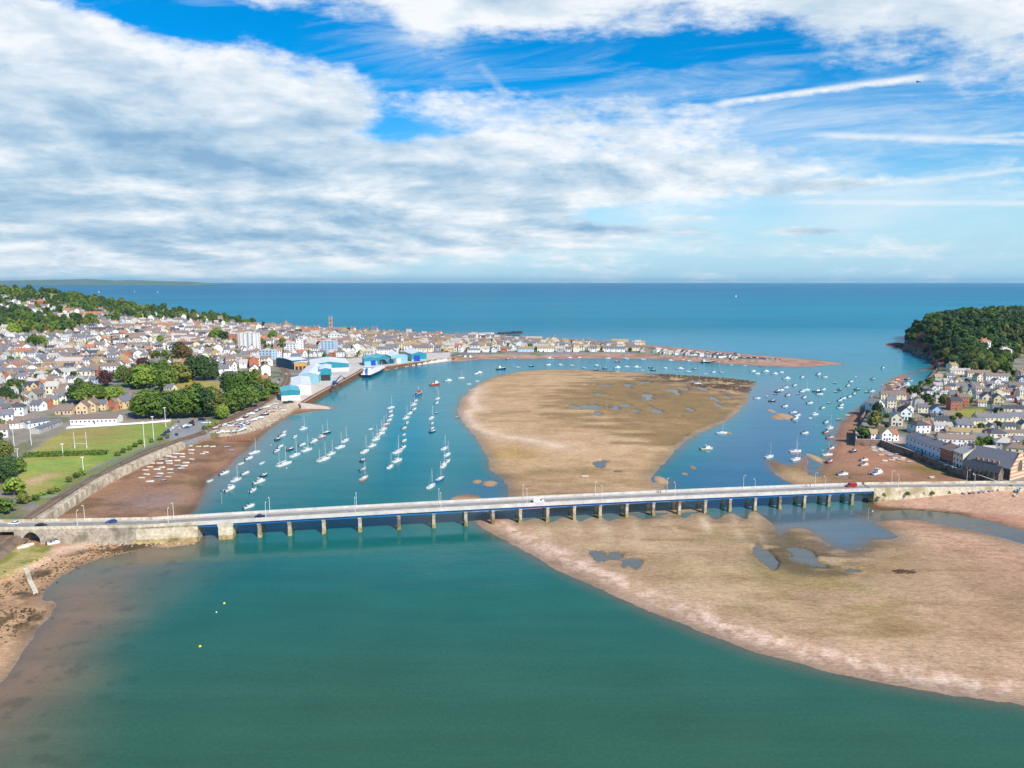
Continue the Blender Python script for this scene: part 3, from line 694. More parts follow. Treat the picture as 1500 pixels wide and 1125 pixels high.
# foam where the swell meets the spit and the headland
wm, wn, wb = newmat('estuary_water')
a1 = wn.node('ShaderNodeAttribute'); a1.attribute_name = 'Col'
pos = wn.node('ShaderNodeNewGeometry').outputs['Position']
v1 = wn.noise(pos, .035, 5, .6)
kk = wn.node('ShaderNodeCombineXYZ')
mpl = wn.node('ShaderNodeMapping'); wn.put(mpl.inputs[0], pos); mpl.inputs['Scale'].default_value = (.012, .10, 1); mpl.inputs['Rotation'].default_value = (0, 0, .25)
v2 = wn.noise(mpl.outputs[0], 1.0, 6, .65); v3 = wn.noise(pos, .9, 4, .7)
k = wn.math('MULTIPLY', wn.maprange(v1, .3, .7, .95, 1.05), wn.math('MULTIPLY', wn.maprange(v2, .3, .7, .90, 1.10), wn.maprange(v3, .25, .75, .86, 1.14)))
for i in range(3): wn.put(kk.inputs[i], k)
dif = wn.node('ShaderNodeBsdfDiffuse'); glo = wn.node('ShaderNodeBsdfGlossy'); glo.inputs['Roughness'].default_value = .1; fre = wn.node('ShaderNodeFresnel'); fre.inputs['IOR'].default_value = 1.33
wn.put(dif.inputs['Color'], wn.mix(1.0, a1.outputs['Color'], kk.outputs[0], 'MULTIPLY'))
m_ = wn.node('ShaderNodeMixShader')
a2 = wn.node('ShaderNodeAttribute'); a2.attribute_name = 'chop'
bn = wn.node('ShaderNodeBump'); bn.inputs['Distance'].default_value = .5
wn.put(bn.inputs['Strength'], a2.outputs['Fac'])
mpw = wn.node('ShaderNodeMapping'); wn.put(mpw.inputs[0], pos); mpw.inputs['Scale'].default_value = (.6, 1, 1)
wn.put(bn.inputs['Height'], wn.math('ADD', wn.noise(mpw.outputs[0], .55, 4, .6), wn.math('MULTIPLY', wn.noise(mpw.outputs[0], .12, 3, .5), 1.6)))
for q in (dif, glo, fre): wn.put(q.inputs['Normal'], bn.outputs[0])
# a choppy sea mirrors less of the low sky than a calm pool
wn.put(m_.inputs[0], wn.math('MULTIPLY', fre.outputs[0], wn.maprange(a2.outputs['Fac'], .05, .75, 1.0, .22)))
wn.l.new(dif.outputs[0], m_.inputs[1]); wn.l.new(glo.outputs[0], m_.inputs[2]); wn.l.new(m_.outputs[0], wm.node_tree.nodes['Material Output'].inputs['Surface']); wm.node_tree.nodes.remove(wb)
chop = (.11 + .3 * ss(600, 1100, WY) + .4 * ss(1100, 2000, WY)) * (1 - .75 * np.maximum(m2, m3))
widx = np.arange(WX.size).reshape(WX.shape)
wq = np.stack([widx[:-1, :-1], widx[:-1, 1:], widx[1:, 1:], widx[1:, :-1]], -1).reshape(-1, 4)
sheet('water', np.stack([WX, WY, np.zeros_like(WX)], -1).reshape(-1, 3), wq,
      [('Col', np.concatenate([wc, np.ones(wc.shape[:2] + (1,))], -1).reshape(-1, 4), 'FLOAT_COLOR'), ('chop', chop.reshape(-1), 'FLOAT')], wm)
# quick height look-ups on the finished grid
_lr = math.log(2330 / 118)
def grounds(pts):
    a = np.array(pts, float).reshape(-1, 2); X, Y = a[:, 0], a[:, 1]
    r = np.clip(np.log(np.maximum(Y, 118.1) / 118) / _lr * (nr - 1), 0, nr - 1.001); c = np.clip((X / (Y + 25) + 1.02) / 2.04 * (nc - 1), 0, nc - 1.001)
    i, j = r.astype(int), c.astype(int); fr, fc = r - i, c - j
    return (Z[i, j] * (1 - fr) * (1 - fc) + Z[i + 1, j] * fr * (1 - fc) + Z[i, j + 1] * (1 - fr) * fc + Z[i + 1, j + 1] * fr * fc)
def ground(x, y): return float(grounds([(x, y)])[0])
def G(px, py):
    ts = np.concatenate([np.linspace(120, 900, 500), np.linspace(905, 2400, 400)])
    u, v = (px - 750) / FPX, (562.5 - py) / FPX
    d = (u, CT + v * ST, -ST + v * CT); t = ts / d[1]
    X, Y, ZZ = d[0] * t, d[1] * t, CAMZ + d[2] * t
    z = np.maximum(grounds(np.stack([X, Y], -1)), 0); hit = ZZ <= z
    k = int(np.argmax(hit)) if hit.any() else len(t) - 1
    if k > 0 and hit[k]:
        a = ZZ[k - 1] - z[k - 1]; b = z[k] - ZZ[k]; f = a / (a + b + 1e-9)
        return (float(X[k - 1] + (X[k] - X[k - 1]) * f), float(Y[k - 1] + (Y[k] - Y[k - 1]) * f), float(z[k - 1] * (1 - f) + z[k] * f))
    return (float(X[k]), float(Y[k]), float(z[k]))
# ---------------------------------------------------------------- shared materials
m_asph = M('asphalt', S(150, 143, 134), .9, .12, .15)
m_pave = M('footway', S(190, 182, 172), .9, .1, .3)
m_line = M('road_paint', (.75, .75, .72), .7, .1, 2)
m_conc = M('concrete', S(210, 200, 184), .85, .18, .3)
m_white = M('white_paint', (.80, .80, .78), .5, .05, .5)
m_para = M('weathered_parapet', S(212, 207, 200), .75, .18, .3)
m_blue = M('bridge_blue', S(30, 112, 176), .5, .12, .3)
m_dark = M('dark_metal', (.03, .03, .035), .6, .2, 1)
m_steel = M('grey_steel', (.42, .43, .44), .45, .1, 1, metal=.3)
def stone(name, a, b, dark, sc=.5):
    m, nt, bs = newmat(name)
    tc = nt.node('ShaderNodeTexCoord').outputs['Object']
    v = nt.node('ShaderNodeTexVoronoi'); nt.put(v.inputs['Vector'], tc); v.inputs['Scale'].default_value = sc * 1.6
    n = nt.noise(tc, .35, 6, .65); n2 = nt.noise(tc, .12, 4, .6)
    c = nt.mix(nt.maprange(nt.math('ADD', nt.math('MULTIPLY', v.outputs['Distance'], .5), nt.math('MULTIPLY', n, .8)), .35, .85, 0, 1), tuple(x * .72 for x in a), tuple(min(.85, x * 1.1) for x in b))
    c = nt.mix(nt.maprange(n2, .48, .66, 0, .8, True), c, dark)
    nt.put(bs.inputs['Base Color'], c); bs.inputs['Roughness'].default_value = .95
    return m
m_stone = stone('causeway_stone', S(168, 154, 136), S(196, 182, 164), S(120, 110, 90))
m_pale = stone('pale_ashlar', S(214, 198, 170), S(228, 214, 188), S(170, 150, 106))
m_tide = stone('tide_stained_stone', S(150, 132, 80), S(190, 168, 118), S(104, 96, 52))
m_redwall = stone('red_sandstone_wall', S(132, 104, 90), S(150, 124, 108), S(70, 58, 54))
m_rust = stone('rusted_piling', S(168, 122, 88), S(150, 104, 72), S(92, 62, 48), .25)
m_pier = stone('pier_concrete', S(176, 164, 144), S(202, 190, 170), S(92, 80, 62))

# ---------------------------------------------------------------- the long road bridge
ZP = 8.7
A_, B_ = Vector((*P(212, 768.6, ZP), 0)), Vector((*P(1281, 714.6, ZP), 0))
BL = (B_ - A_).length; BD = (B_ - A_).normalized(); BN = Vector((-BD.y, BD.x, 0))
BW = 10.3
def bp(s, w, z):
    """point on the bridge: s along, w across from the near edge, z above the level line (cambered)"""
    c = 1.15 * (1 - ((s / BL - .5) / .5) ** 2)
    q = A_ + BD * s + BN * w
    return (q.x, q.y, z + c)
bridge = empty('road_bridge', bp(BL / 2, BW / 2, 0))
tag(bridge, 'long low grey road bridge with blue girders crossing the estuary on many piers', 'bridge')
def brl(name, mb, mats, par=None):
    """meshes are built in world space, then hung under their thing"""
    p = par or bridge
    o = mb.build(name, mats, p)
    o.matrix_parent_inverse = Matrix.Translation(p.location).inverted() if p.parent is None else Matrix.Identity(4)
    return o
NS = 60
def sweep(mb, prof, mi=0, s0=0.0, s1=None):
    s1 = BL if s1 is None else s1
    k = len(prof); vs = []
    for i in range(NS + 1):
        s = s0 + (s1 - s0) * i / NS
        vs += [bp(s, w, z) for w, z in prof]
    fs = [(i * k + j, i * k + (j + 1) % k, (i + 1) * k + (j + 1) % k, (i + 1) * k + j) for i in range(NS) for j in range(k)]
    fs += [tuple(range(k - 1, -1, -1)), tuple(NS * k + j for j in range(k))]
    mb.add(vs, fs, mi)
d = MB(); sweep(d, [(.25, 6.95), (BW - .25, 6.95), (BW - .25, 7.45), (.25, 7.45)][::-1]); brl('deck', d, m_conc)
for w0, w1 in ((.3, 2.1), (BW - 2.1, BW - .3)):
    k = MB(); sweep(k, [(w0, 7.46), (w1, 7.46), (w1, 7.62), (w0, 7.62)][::-1]); brl('footway', k, m_pave)
r = MB(); sweep(r, [(2.11, 7.46), (BW - 2.11, 7.46), (BW - 2.11, 7.52), (2.11, 7.52)][::-1])
for i in range(int(BL / 9)):
    a, b = bp(i * 9 + 1, BW / 2, 7.535), bp(i * 9 + 4, BW / 2, 7.535)
    r.bar(a, b, .12, .012, 1)
for w in (2.4, BW - 2.4):
    sweep(r, [(w - .05, 7.521), (w + .05, 7.521), (w + .05, 7.531), (w - .05, 7.531)][::-1], 1)
brl('roadway', r, [m_asph, m_line])
for w in (0.0, BW - .22):
    k = MB(); sweep(k, [(w, 6.9), (w + .22, 6.9), (w + .22, 7.75), (w, 7.75)][::-1])
    sweep(k, [(w + .03, 8.52), (w + .19, 8.52), (w + .19, 8.7), (w + .03, 8.7)][::-1])
    sweep(k, [(w + .07, 7.76), (w + .14, 7.76), (w + .14, 8.5), (w + .07, 8.5)][::-1])
    n = int(BL / 3.05)
    for i in range(n + 1):
        a = bp(BL * i / n, w + .11, 7.7); b = bp(BL * i / n, w + .11, 8.76)
        k.tube(a, b, .17, .17, 4, 0, True, False)
    brl('parapet', k, m_para)
pier_px = [380, 424, 474, 527, 584, 635, 682, 722, 762, 802, 841, 879, 918, 957, 995, 1033, 1069, 1106, 1142, 1178, 1214, 1248]
def s_at(px):
    lo, hi = 0, BL
    for _ in range(40):
        m_ = (lo + hi) / 2
        q = bp(m_, 1.2, 4)
        if proj(*q)[0] < px: lo = m_
        else: hi = m_
    return lo
S_AB0, S_AB1 = s_at(291), s_at(1279)
for w in (.9, 3.7, BW - 3.7, BW - .9):
    k = MB()
    sweep(k, [(w - .2, 5.75), (w + .2, 5.75), (w + .2, 5.85), (w + .06, 5.9), (w + .06, 6.93), (w - .06, 6.93), (w - .06, 5.9), (w - .2, 5.85)][::-1], 0, S_AB0 + .2, S_AB1 - .2)
    if w < 1 or w > BW - 1:
        for i in range(int((S_AB1 - S_AB0) / 2.6)):
            s = S_AB0 + 1.3 + i * 2.6; sgn = -1 if w < 1 else 1
            k.bar(bp(s, w + sgn * .07, 6.42), bp(s + .1, w + sgn * .07, 6.42), .2, .95)
    brl('girder', k, m_blue)
for px in pier_px:
    s = s_at(px); k = MB()
    for w in (1.5, BW - 1.5):
        q = bp(s, w, 0); zt = bp(s, w, 5.15)[2]
        for z0_, z1_, e, mi_ in ((1.9, zt, 0, 0), (-4, 1.9, .12, 1)):
            vs = [(q[0] + BD.x * a_ + BN.x * b_, q[1] + BD.y * a_ + BN.y * b_, zq) for zq in (z0_, z1_) for a_, b_ in ((-.62 - e, -1.0 - e), (.62 + e, -1.0 - e), (.8 + e, -.7), (.8 + e, .7), (.62 + e, 1.0 + e), (-.62 - e, 1.0 + e), (-.8 - e, .7), (-.8 - e, -.7))]
            k.add(vs, [(0, 1, 9, 8), (1, 2, 10, 9), (2, 3, 11, 10), (3, 4, 12, 11), (4, 5, 13, 12), (5, 6, 14, 13), (6, 7, 15, 14), (7, 0, 8, 15), (8, 9, 10, 11, 12, 13, 14, 15)], mi_)
    k.bar(bp(s, .2, 5.45), bp(s, BW - .2, 5.45), 1.5, .6, 0)
    brl('pier', k, [m_pier, m_tide])
s = s_at(331); k = MB()
vs = [bp(s + a, w, z) for z in (-3, 1.6, 5.8) for a, w in ((-3.0, .3), (3.0, .3), (3.0, BW - .3), (-3.0, BW - .3))]
def boxring(k, vs, n, mi):
    for L_ in range(n):
        o = L_ * 4
        k.add(vs[o:o + 8], [(0, 1, 5, 4), (1, 2, 6, 5), (2, 3, 7, 6), (3, 0, 4, 7)], mi[L_])
    k.add(vs[-4:], [(0, 1, 2, 3)], mi[-1])
boxring(k, vs, 2, [1, 0])
for a in (-3.4, 3.4): k.bar(bp(s + a, .1, 6.1 - .25), bp(s + a, BW - .1, 6.1 - .25), .01, .01, 0)
vs = [bp(s + a, w, z) for z in (5.8, 6.9) for a, w in ((-3.3, .15), (3.3, .15), (3.3, BW - .15), (-3.3, BW - .15))]
boxring(k, vs, 1, [0])
o = brl('masonry_pier', k, [m_pale, m_tide])

# causeways: stone walls carrying the road to either shore
def causeway(name, label, near, zt, zb, mats, notches=(), tide=None, wid=10.3, over=None):
    """near: list of (x,y) along the near face, left to right"""
    c0 = Vector((near[0][0], near[0][1], 0)); root = empty(name, (near[0][0], near[0][1], 0)); tag(root, label, 'causeway')
    cum = [0]
    for a, b in zip(near[:-1], near[1:]): cum.append(cum[-1] + math.dist(a, b))
    def at(s, w, z):
        s = max(0, min(cum[-1] - 1e-6, s)); i = max(j for j in range(len(cum)) if cum[j] <= s); i = min(i, len(near) - 2)
        t = (s - cum[i]) / (cum[i + 1] - cum[i]); a, b = Vector(near[i]), Vector(near[i + 1]); d_ = (b - a).normalized()
        q = a + (b - a) * t + Vector((-d_.y, d_.x)) * w
        return (q.x, q.y, z)
    T = cum[-1]
    # side walls as solid slices between stations, openings left out
    stn = sorted(set([0, T] + cum + [T * i / 40 for i in range(41)] + [v for nt_ in notches for v in [nt_[0] + (nt_[1] - nt_[0]) * j / 8 for j in range(9)]]))
    k = MB()
    def soffit(s):
        for a, b, zf, arch in notches:
            if a + 1e-6 < s < b - 1e-6:
                return zf - (arch * (2 * (s - a) / (b - a) - 1) ** 2 if arch else 0)
        return None
    for a, b in zip(stn[:-1], stn[1:]):
        if b - a < 1e-4: continue
        f0 = soffit((a + b) / 2)
        za = zb if f0 is None else max(zb, soffit(a + 1e-3) or f0); zc = zb if f0 is None else max(zb, soffit(b - 1e-3) or f0)
        vs = [at(a, 0, za), at(b, 0, zc), at(b, wid, zc), at(a, wid, za), at(a, 0, zt), at(b, 0, zt), at(b, wid, zt), at(a, wid, zt)]
        k.add(vs, [(3, 2, 1, 0), (0, 1, 5, 4), (1, 2, 6, 5), (2, 3, 7, 6), (3, 0, 4, 7)], 0)
    kw = brl('wall', k, mats[0], root)
    k = MB(); ps = [at(x, 0, zt) for x in stn]
    for w in (0.0, wid - .45):
        k = MB()
        for a, b in zip(stn[:-1], stn[1:]):
            vs = [at(a, w - .03, zt), at(b, w - .03, zt), at(b, w + .42, zt), at(a, w + .42, zt), at(a, w - .03, zt + 1.15), at(b, w - .03, zt + 1.15), at(b, w + .42, zt + 1.15), at(a, w + .42, zt + 1.15)]
            k.add(vs, [(4, 5, 6, 7), (0, 1, 5, 4), (2, 3, 7, 6)], 0)
        brl('parapet', k, mats[1], root)
    k = MB()
    for a, b in zip(stn[:-1], stn[1:]):
        k.add([at(a, .45, zt + .02), at(b, .45, zt + .02), at(b, wid - .48, zt + .02), at(a, wid - .48, zt + .02)], [(0, 1, 2, 3)], 0)
        for w0, w1 in ((.46, 2.2), (wid - 2.2, wid - .5)):
            k.add([at(a, w0, zt + .14), at(b, w0, zt + .14), at(b, w1, zt + .14), at(a, w1, zt + .14), at(a, w0, zt), at(b, w0, zt), at(b, w1, zt), at(a, w1, zt)], [(0, 1, 2, 3), (4, 5, 1, 0), (3, 2, 6, 7)], 1)
    for i in range(int(T / 9)):
        k.bar(at(i * 9 + 1, wid / 2, zt + .035), at(i * 9 + 4, wid / 2, zt + .035), .12, .012, 2)
    brl('roadway', k, [m_asph, m_pave, m_line], root)
    if tide:
        k = MB(); n_ = 24
        for i in range(n_):
            a, b = tide[0] + (tide[1] - tide[0]) * i / n_, tide[0] + (tide[1] - tide[0]) * (i + 1) / n_
            vs = [at(a, -1.0, zb), at(b, -1.0, zb), at(b, -.02, tide[2]), at(a, -.02, tide[2])]
            k.add(vs, [(0, 1, 2, 3)], 0)
        brl('footing', k, m_tide, root)
    return at, T
Lp = [P(-260, 775.5, ZP), P(27, 772, ZP), (A_.x, A_.y)]
Lt = math.dist(Lp[0], Lp[1]); Lt2 = Lt + math.dist(Lp[1], Lp[2])
endL = A_ + BD * S_AB0
Lp.append((endL.x, endL.y))
atL, TL = causeway('stone_causeway', 'grey stone causeway wall with an arch carrying the road west of the bridge', Lp, 7.5, -2.5, (m_stone, m_pale),
                   notches=[(Lt - 26, Lt - 2.2, 6.6, 0), (Lt + 1.2, Lt + 8.3, 6.3, 2.8)], tide=(Lt2 - 6, Lt2 + S_AB0, 2.2))
# ashlar abutment face, proud of the rubble wall
k = MB()
for i in range(12):
    a, b = Lt2 - 4 + (S_AB0 + 4) * i / 12, Lt2 - 4 + (S_AB0 + 4) * (i + 1) / 12 - (.02 if i == 11 else 0)
    vs = [atL(a, -.06, 2.0), atL(b, -.06, 2.0), atL(b, -.06, 6.8), atL(a, -.06, 6.8)]
    k.add(vs, [(0, 1, 2, 3)], 0)
ab = k.build('abutment', m_pale); ab.parent = bpy.data.objects['stone_causeway']; ab.matrix_parent_inverse = Matrix.Translation(ab.parent.location).inverted()
startR = A_ + BD * S_AB1
Rp = [(startR.x, startR.y), P(1380, 713.5, ZP), P(1462, 712.5, ZP), P(1700, 715, ZP)]
R2 = math.dist(Rp[0], Rp[1])
atR, TR = causeway('stone_causeway', 'pale stone causeway with weedy ledges carrying the road east of the bridge', Rp, 7.5, -2.5, (m_pale, m_pale), tide=(0, R2 + 8, 2.4))
# bridge lamp posts
lp = empty('lamp_post', (0, 0, 0))
k = MB().tube((0, 0, 0), (0, 0, 1.2), .13, .11, 8).tube((0, 0, 1.2), (0, 0, 7.2), .09, .06, 8); k.build('post', m_white, lp)
k = MB().tube((0, 0, 7.1), (0, 1.1, 7.45), .05, .05, 6); k.build('bracket', m_white, lp)
k = MB().box(-.16, .16, .9, 1.7, 7.38, 7.55).box(-.12, .12, .95, 1.65, 7.33, 7.379); k.build('lantern', m_white, lp)
freeze(lp)
brz = math.atan2(BD.y, BD.x)
def lamp(px, far, i):
    s = None
    lo, hi = -60.0, BL + 90
    for _ in range(44):
        m_ = (lo + hi) / 2; q = A_ + BD * m_ + BN * (BW - .4 if far else .4)
        if proj(q.x, q.y, 11)[0] < px: lo = m_
        else: hi = m_
    if 0 < lo < BL: q = bp(lo, BW - .5 if far else .5, 7.6)
    elif lo <= 0: q = atL(Lt2 + lo, 9.7 if far else .7, 7.6)
    else: q = atR(lo - S_AB1, 9.7 if far else .7, 7.6)
    o = copy_tree(lp, q, brz + (math.pi if far else 0))
    want(o, 'tall white lamp post', 'on the %s side of the bridge' % ('far' if far else 'near'), 'lamp post', 'lamp posts along the bridge road')
for i, px in enumerate((115, 254, 395, 522, 643, 766, 872, 977, 1089, 1194, 1300, 1400)): lamp(px, True, i)
for i, px in enumerate((107, 246, 389, 520, 646, 772, 882, 989, 1106, 1209, 1314, 1415)): lamp(px, False, i)
drop(lp)

# ---------------------------------------------------------------- railway, sea wall, walls of quay and promenade
def world(poly, z): return [(*P(a, b, z), z) for a, b in poly]
def smooth_line(pts, it=2):
    for _ in range(it):
        q = [pts[0]]
        for a, b in zip(pts[:-1], pts[1:]):
            q += [tuple(a[i] * .75 + b[i] * .25 for i in range(len(a))), tuple(a[i] * .25 + b[i] * .75 for i in range(len(a)))]
        pts = q + [pts[-1]]
    return pts
rail = smooth_line(world([(-120, 880), (-40, 830), (2, 796), (42, 760), (70, 741.5), (100, 721), (150, 693.5), (200, 667.5), (250, 648), (290, 636.5), (316, 625.5), (335, 614), (352, 606), (384, 591), (408, 573), (421, 558), (421, 548), (415, 537), (405, 529), (392, 521), (378, 514)], 4.5), 2)
RAIL2 = [(p[0], p[1]) for p in rail]
rw = empty('railway_track', rail[0]); tag(rw, 'double railway track on brown ballast curving behind the sea wall', 'railway')
m_ball = stone('brown_ballast', S(132, 106, 84), S(150, 126, 102), S(96, 76, 60), 1.2)
m_rail = M('rail_steel', S(150, 120, 96), .5, .2, 1)
k = MB(); k.ribbon([(x, y, z - .1) for x, y, z in rail], 4.4, -4.4)
k.wallstrip([(x - 0, y) for x, y in RAIL2], 4.39, -1, .3, 0, 1.2) if False else None
for sgn in (1, -1):
    vs = []
    for i, p in enumerate(rail):
        a = Vector(rail[max(0, i - 1)]); b = Vector(rail[min(len(rail) - 1, i + 1)]); dd = b - a; n = Vector((-dd.y, dd.x, 0)).normalized()
        vs += [Vector(p) + n * sgn * 4.4 - Vector((0, 0, .1)), Vector(p) + n * sgn * 6.4 - Vector((0, 0, 2.6))]
    k.add(vs, [((2 * i, 2 * i + 1, 2 * i + 3, 2 * i + 2) if sgn < 0 else (2 * i + 1, 2 * i, 2 * i + 2, 2 * i + 3)) for i in range(len(rail) - 1)])
brl('ballast', k, m_ball, rw)
m_slp = M('sleepers', S(104, 86, 72), .9, .2, 1)
for off in (2.0, -2.0):
    k = MB(); acc = 0
    for a, b in zip(rail[:-1], rail[1:]):
        a, b = Vector(a), Vector(b); dd = (b - a); n = Vector((-dd.y, dd.x, 0)).normalized(); t = 0
        if a.y > 800: break
        while t < dd.length:
            c = a + dd.normalized() * t + n * off; k.bar(c - n * 1.25 + Vector((0, 0, -.06)), c + n * 1.25 + Vector((0, 0, -.06)), .26, .12); t += 1.4
    brl('sleeper_row', k, m_slp, rw)
for off in (2.72, 1.28, -1.28, -2.72):
    k = MB().ribbon([(x, y, z + .12) for x, y, z in rail], off + .1, off - .1); brl('rail', k, m_rail, rw)
# sea wall with its row of recesses beside the railway
wl = smooth_line([P(*q, 4.8) for q in [(50, 765), (64, 756.5), (102, 732), (137, 708), (175, 688.5), (208, 673.5), (242, 659), (270, 648)]], 2)[::-1]
swr = empty('sea_wall', (*wl[0], 0)); tag(swr, 'pale stone sea wall with dark recesses between railway and boat mudflat', 'sea wall')
m_sea = stone('sea_wall_stone', S(190, 174, 150), S(206, 192, 168), S(146, 128, 100)); k = MB().wallstrip(wl, 4.6, -.5, 3.0, 0, .9); brl('wall', k, m_sea, swr)
k = MB(); acc = 0
tot = sum(math.dist(a, b) for a, b in zip(wl[:-1], wl[1:]))
def along(pts, s):
    for a, b in zip(pts[:-1], pts[1:]):
        L_ = math.dist(a, b)
        if s <= L_ or b is pts[-1]:
            t = s / L_; d_ = Vector((b[0] - a[0], b[1] - a[1])).normalized()
            return Vector((a[0] + (b[0] - a[0]) * t, a[1] + (b[1] - a[1]) * t)), d_
        s -= L_
kk = MB(); kp = MB(); n_ = int(tot / 6.2)
for i in range(n_):
    c, d_ = along(wl, 3 + i * 6.2); n = Vector((-d_.y, d_.x))
    z3 = lambda q, z: (q.x, q.y, z)
    kk.bar(z3(c + n * .75, 2.6), z3(c - n * 1.3, 2.6), 2.6, 4.6)          # buttress blocks against the wall
    kp.bar(z3(c + d_ * 1.2 - n * 1.4, 4.75), z3(c + d_ * 5.0 - n * 1.4, 4.75), 1.6, .1)
brl('buttress_row', kk, m_sea, swr)
k = MB().wallstrip([tuple(Vector(p)) for p in wl], 5.9, 4.68, .3, 0, 0)
k = MB()
off = []
for i, p in enumerate(wl):
    a = Vector(wl[max(0, i - 1)]); b = Vector(wl[min(len(wl) - 1, i + 1)]); d_ = b - a; n = Vector((-d_.y, d_.x)).normalized(); off.append(tuple(Vector(p) - n * 1.85))
k.wallstrip(off, 5.4, 4.0, .45); brl('parapet', k, m_sea, swr)
k = MB()
# quay: sheet-piled walls
qa = [P(*q, 4.3) for q in [(447, 588.5), (470, 575), (500, 559.5), (529, 543.6), (533, 540.2), (548, 538.6), (562, 537.6), (600, 531.6), (655, 524.2), (664, 524.6), (668, 521.5), (700, 519.5)]]
qw = empty('quay_wall', (*qa[0], 0)); tag(qw, 'rust brown sheet piled quay wall along the harbour sheds', 'quay wall')
k = MB().wallstrip(qa[::-1], 4.25, -3, 4.5, 0, 0); brl('wall', k, m_rust, qw)
k = MB(); tq = sum(math.dist(a, b) for a, b in zip(qa[:-1], qa[1:]))
for i in range(int(tq / 3.6)):
    c, d_ = along(qa, 1 + i * 3.6); n = Vector((d_.y, -d_.x))
    k.bar((c.x + n.x * .2, c.y + n.y * .2, -2), (c.x + n.x * .2, c.y + n.y * .2, 4.0), .7, .6)
brl('fender_row', k, M('fender_timber', S(112, 78, 58), .9, .3, .8), qw)
k = MB().wallstrip([tuple(Vector(p)) for p in qa[::-1]], 4.55, 4.2, .6, 0, 0); brl('coping', k, m_conc, qw)
# promenade wall of the village
pw = [P(*q, 4.6) for q in [(1253, 627), (1253.5, 645), (1290, 646.5), (1310, 654), (1350, 667.5), (1400, 688), (1440, 701), (1458, 707.5)]]
vw = empty('promenade_wall', (*pw[0], 0)); tag(vw, 'dark red stone wall below the village waterfront road', 'sea wall')
k = MB().wallstrip(pw[::-1], 5.6, -.5, .6, 0, .5); k.wallstrip([tuple(Vector(p)) for p in pw[::-1]], 4.55, -.5, 3.2, 0, .3); brl('wall', k, m_redwall, vw)
k = MB().wallstrip(pw[::-1], 5.78, 5.6, .7, 0, 0.08); brl('coping', k, m_conc, vw)
pr = MB().ribbon([(x, y, 4.62) for x, y in smooth_line([P(*q, 4.6) for q in [(1296, 645), (1316, 652.5), (1356, 666), (1404, 685.5), (1446, 699), (1468, 709)]], 1)], 3.6, -2.2); struct(pr.build('road', m_asph))
bw_ = [P(*q, 4.6) for q in [(1262, 612), (1271, 600), (1271, 588), (1282, 579), (1291, 575), (1330, 572), (1348, 566), (1363, 552), (1373, 540)]]
vw2 = tag(MB().wallstrip(bw_[::-1], 5.2, -.5, .7, 0, .4).build('beach_wall', m_redwall), 'low stone wall behind the red village beach', 'sea wall')
# seaside wall and wharf at the back of the harbour
# slipway
k = MB(); a0, a1, b0, b1 = P(438, 590.5, 2.6), P(441, 595.5, 2.6), P(489, 597, -.5), P(489, 600, -.5)
k.add([(*a0, 3.6), (*a1, 3.3), (*b1, -.4), (*b0, -.4), (*a0, -1), (*a1, -1), (*b1, -1.5), (*b0, -1.5)], [(3, 2, 1, 0), (0, 1, 5, 4), (1, 2, 6, 5), (2, 3, 7, 6), (3, 0, 4, 7)])
tag(k.build('slipway', m_conc), 'pale concrete slipway running into the water below the teal shed', 'slipway')
# groyne on the near beach
k = MB(); gpts = [(*P(38, 834, 1.4), 1.4), (*P(44, 852, 1.1), 1.0), (*P(52, 868, .6), .55)]
for a, b in zip(gpts[:-1], gpts[1:]): k.bar(a, b, 1.5, 1.3)
tag(k.build('groyne', m_pale), 'short pale stone groyne on the near left beach', 'groyne')
k = MB(); wr_ = P(1040, 530)
# ---------------------------------------------------------------- buildings
m_glass = M('window_glass', (.035, .045, .055), .15, .2, 1)
m_teal = M('teal_cladding', S(36, 140, 160), .55, .12, .25, stretch=(3, 3, .3))
m_lteal = M('pale_teal_cladding', S(140, 192, 202), .55, .1, .25, stretch=(3, 3, .3))
m_wclad = M('white_cladding', S(236, 232, 222), .6, .1, .25, stretch=(3, 3, .3))
m_wroof = M('white_sheet_roof', S(226, 230, 230), .55, .1, .12, stretch=(4, .3, 1))
m_troof = M('teal_sheet_roof', S(104, 184, 194), .55, .1, .12, stretch=(4, .3, 1))
m_door = M('dark_doorway', S(44, 50, 58), .6, .2, .4)
m_bdoor = M('blue_roller_door', S(18, 70, 176), .5, .05, .4)
WALLS = dict(white=S(246, 244, 240), cream=S(242, 230, 202), pink=S(236, 200, 190), blue=S(184, 210, 232), grey=S(190, 188, 184), yellow=S(240, 220, 166), brick=S(196, 120, 86), buff=S(226, 196, 152), green=S(206, 226, 180))
WALLM = {k: M(k + '_render', c, .85, .07, .3, .06) for k, c in WALLS.items()}
WALLM['brick'] = M('brick_wall', S(190, 112, 80), .9, .2, 1.2, .1)
ROOFS = dict(slate=S(118, 118, 124), brown=S(136, 118, 106), terracotta=S(176, 116, 88), lichen=S(166, 144, 102), pale=S(186, 180, 172), dark=S(78, 80, 88))
ROOFM = {k: M(k + '_roof', c, .85, .2, .9, .12, bump=.3, stretch=(1, 3, 3)) for k, c in ROOFS.items()}
m_pot = M('chimney_brick', S(196, 150, 118), .9, .2, 1)
m_frame = M('window_frame', (.78, .78, .76), .5, .04, 2)

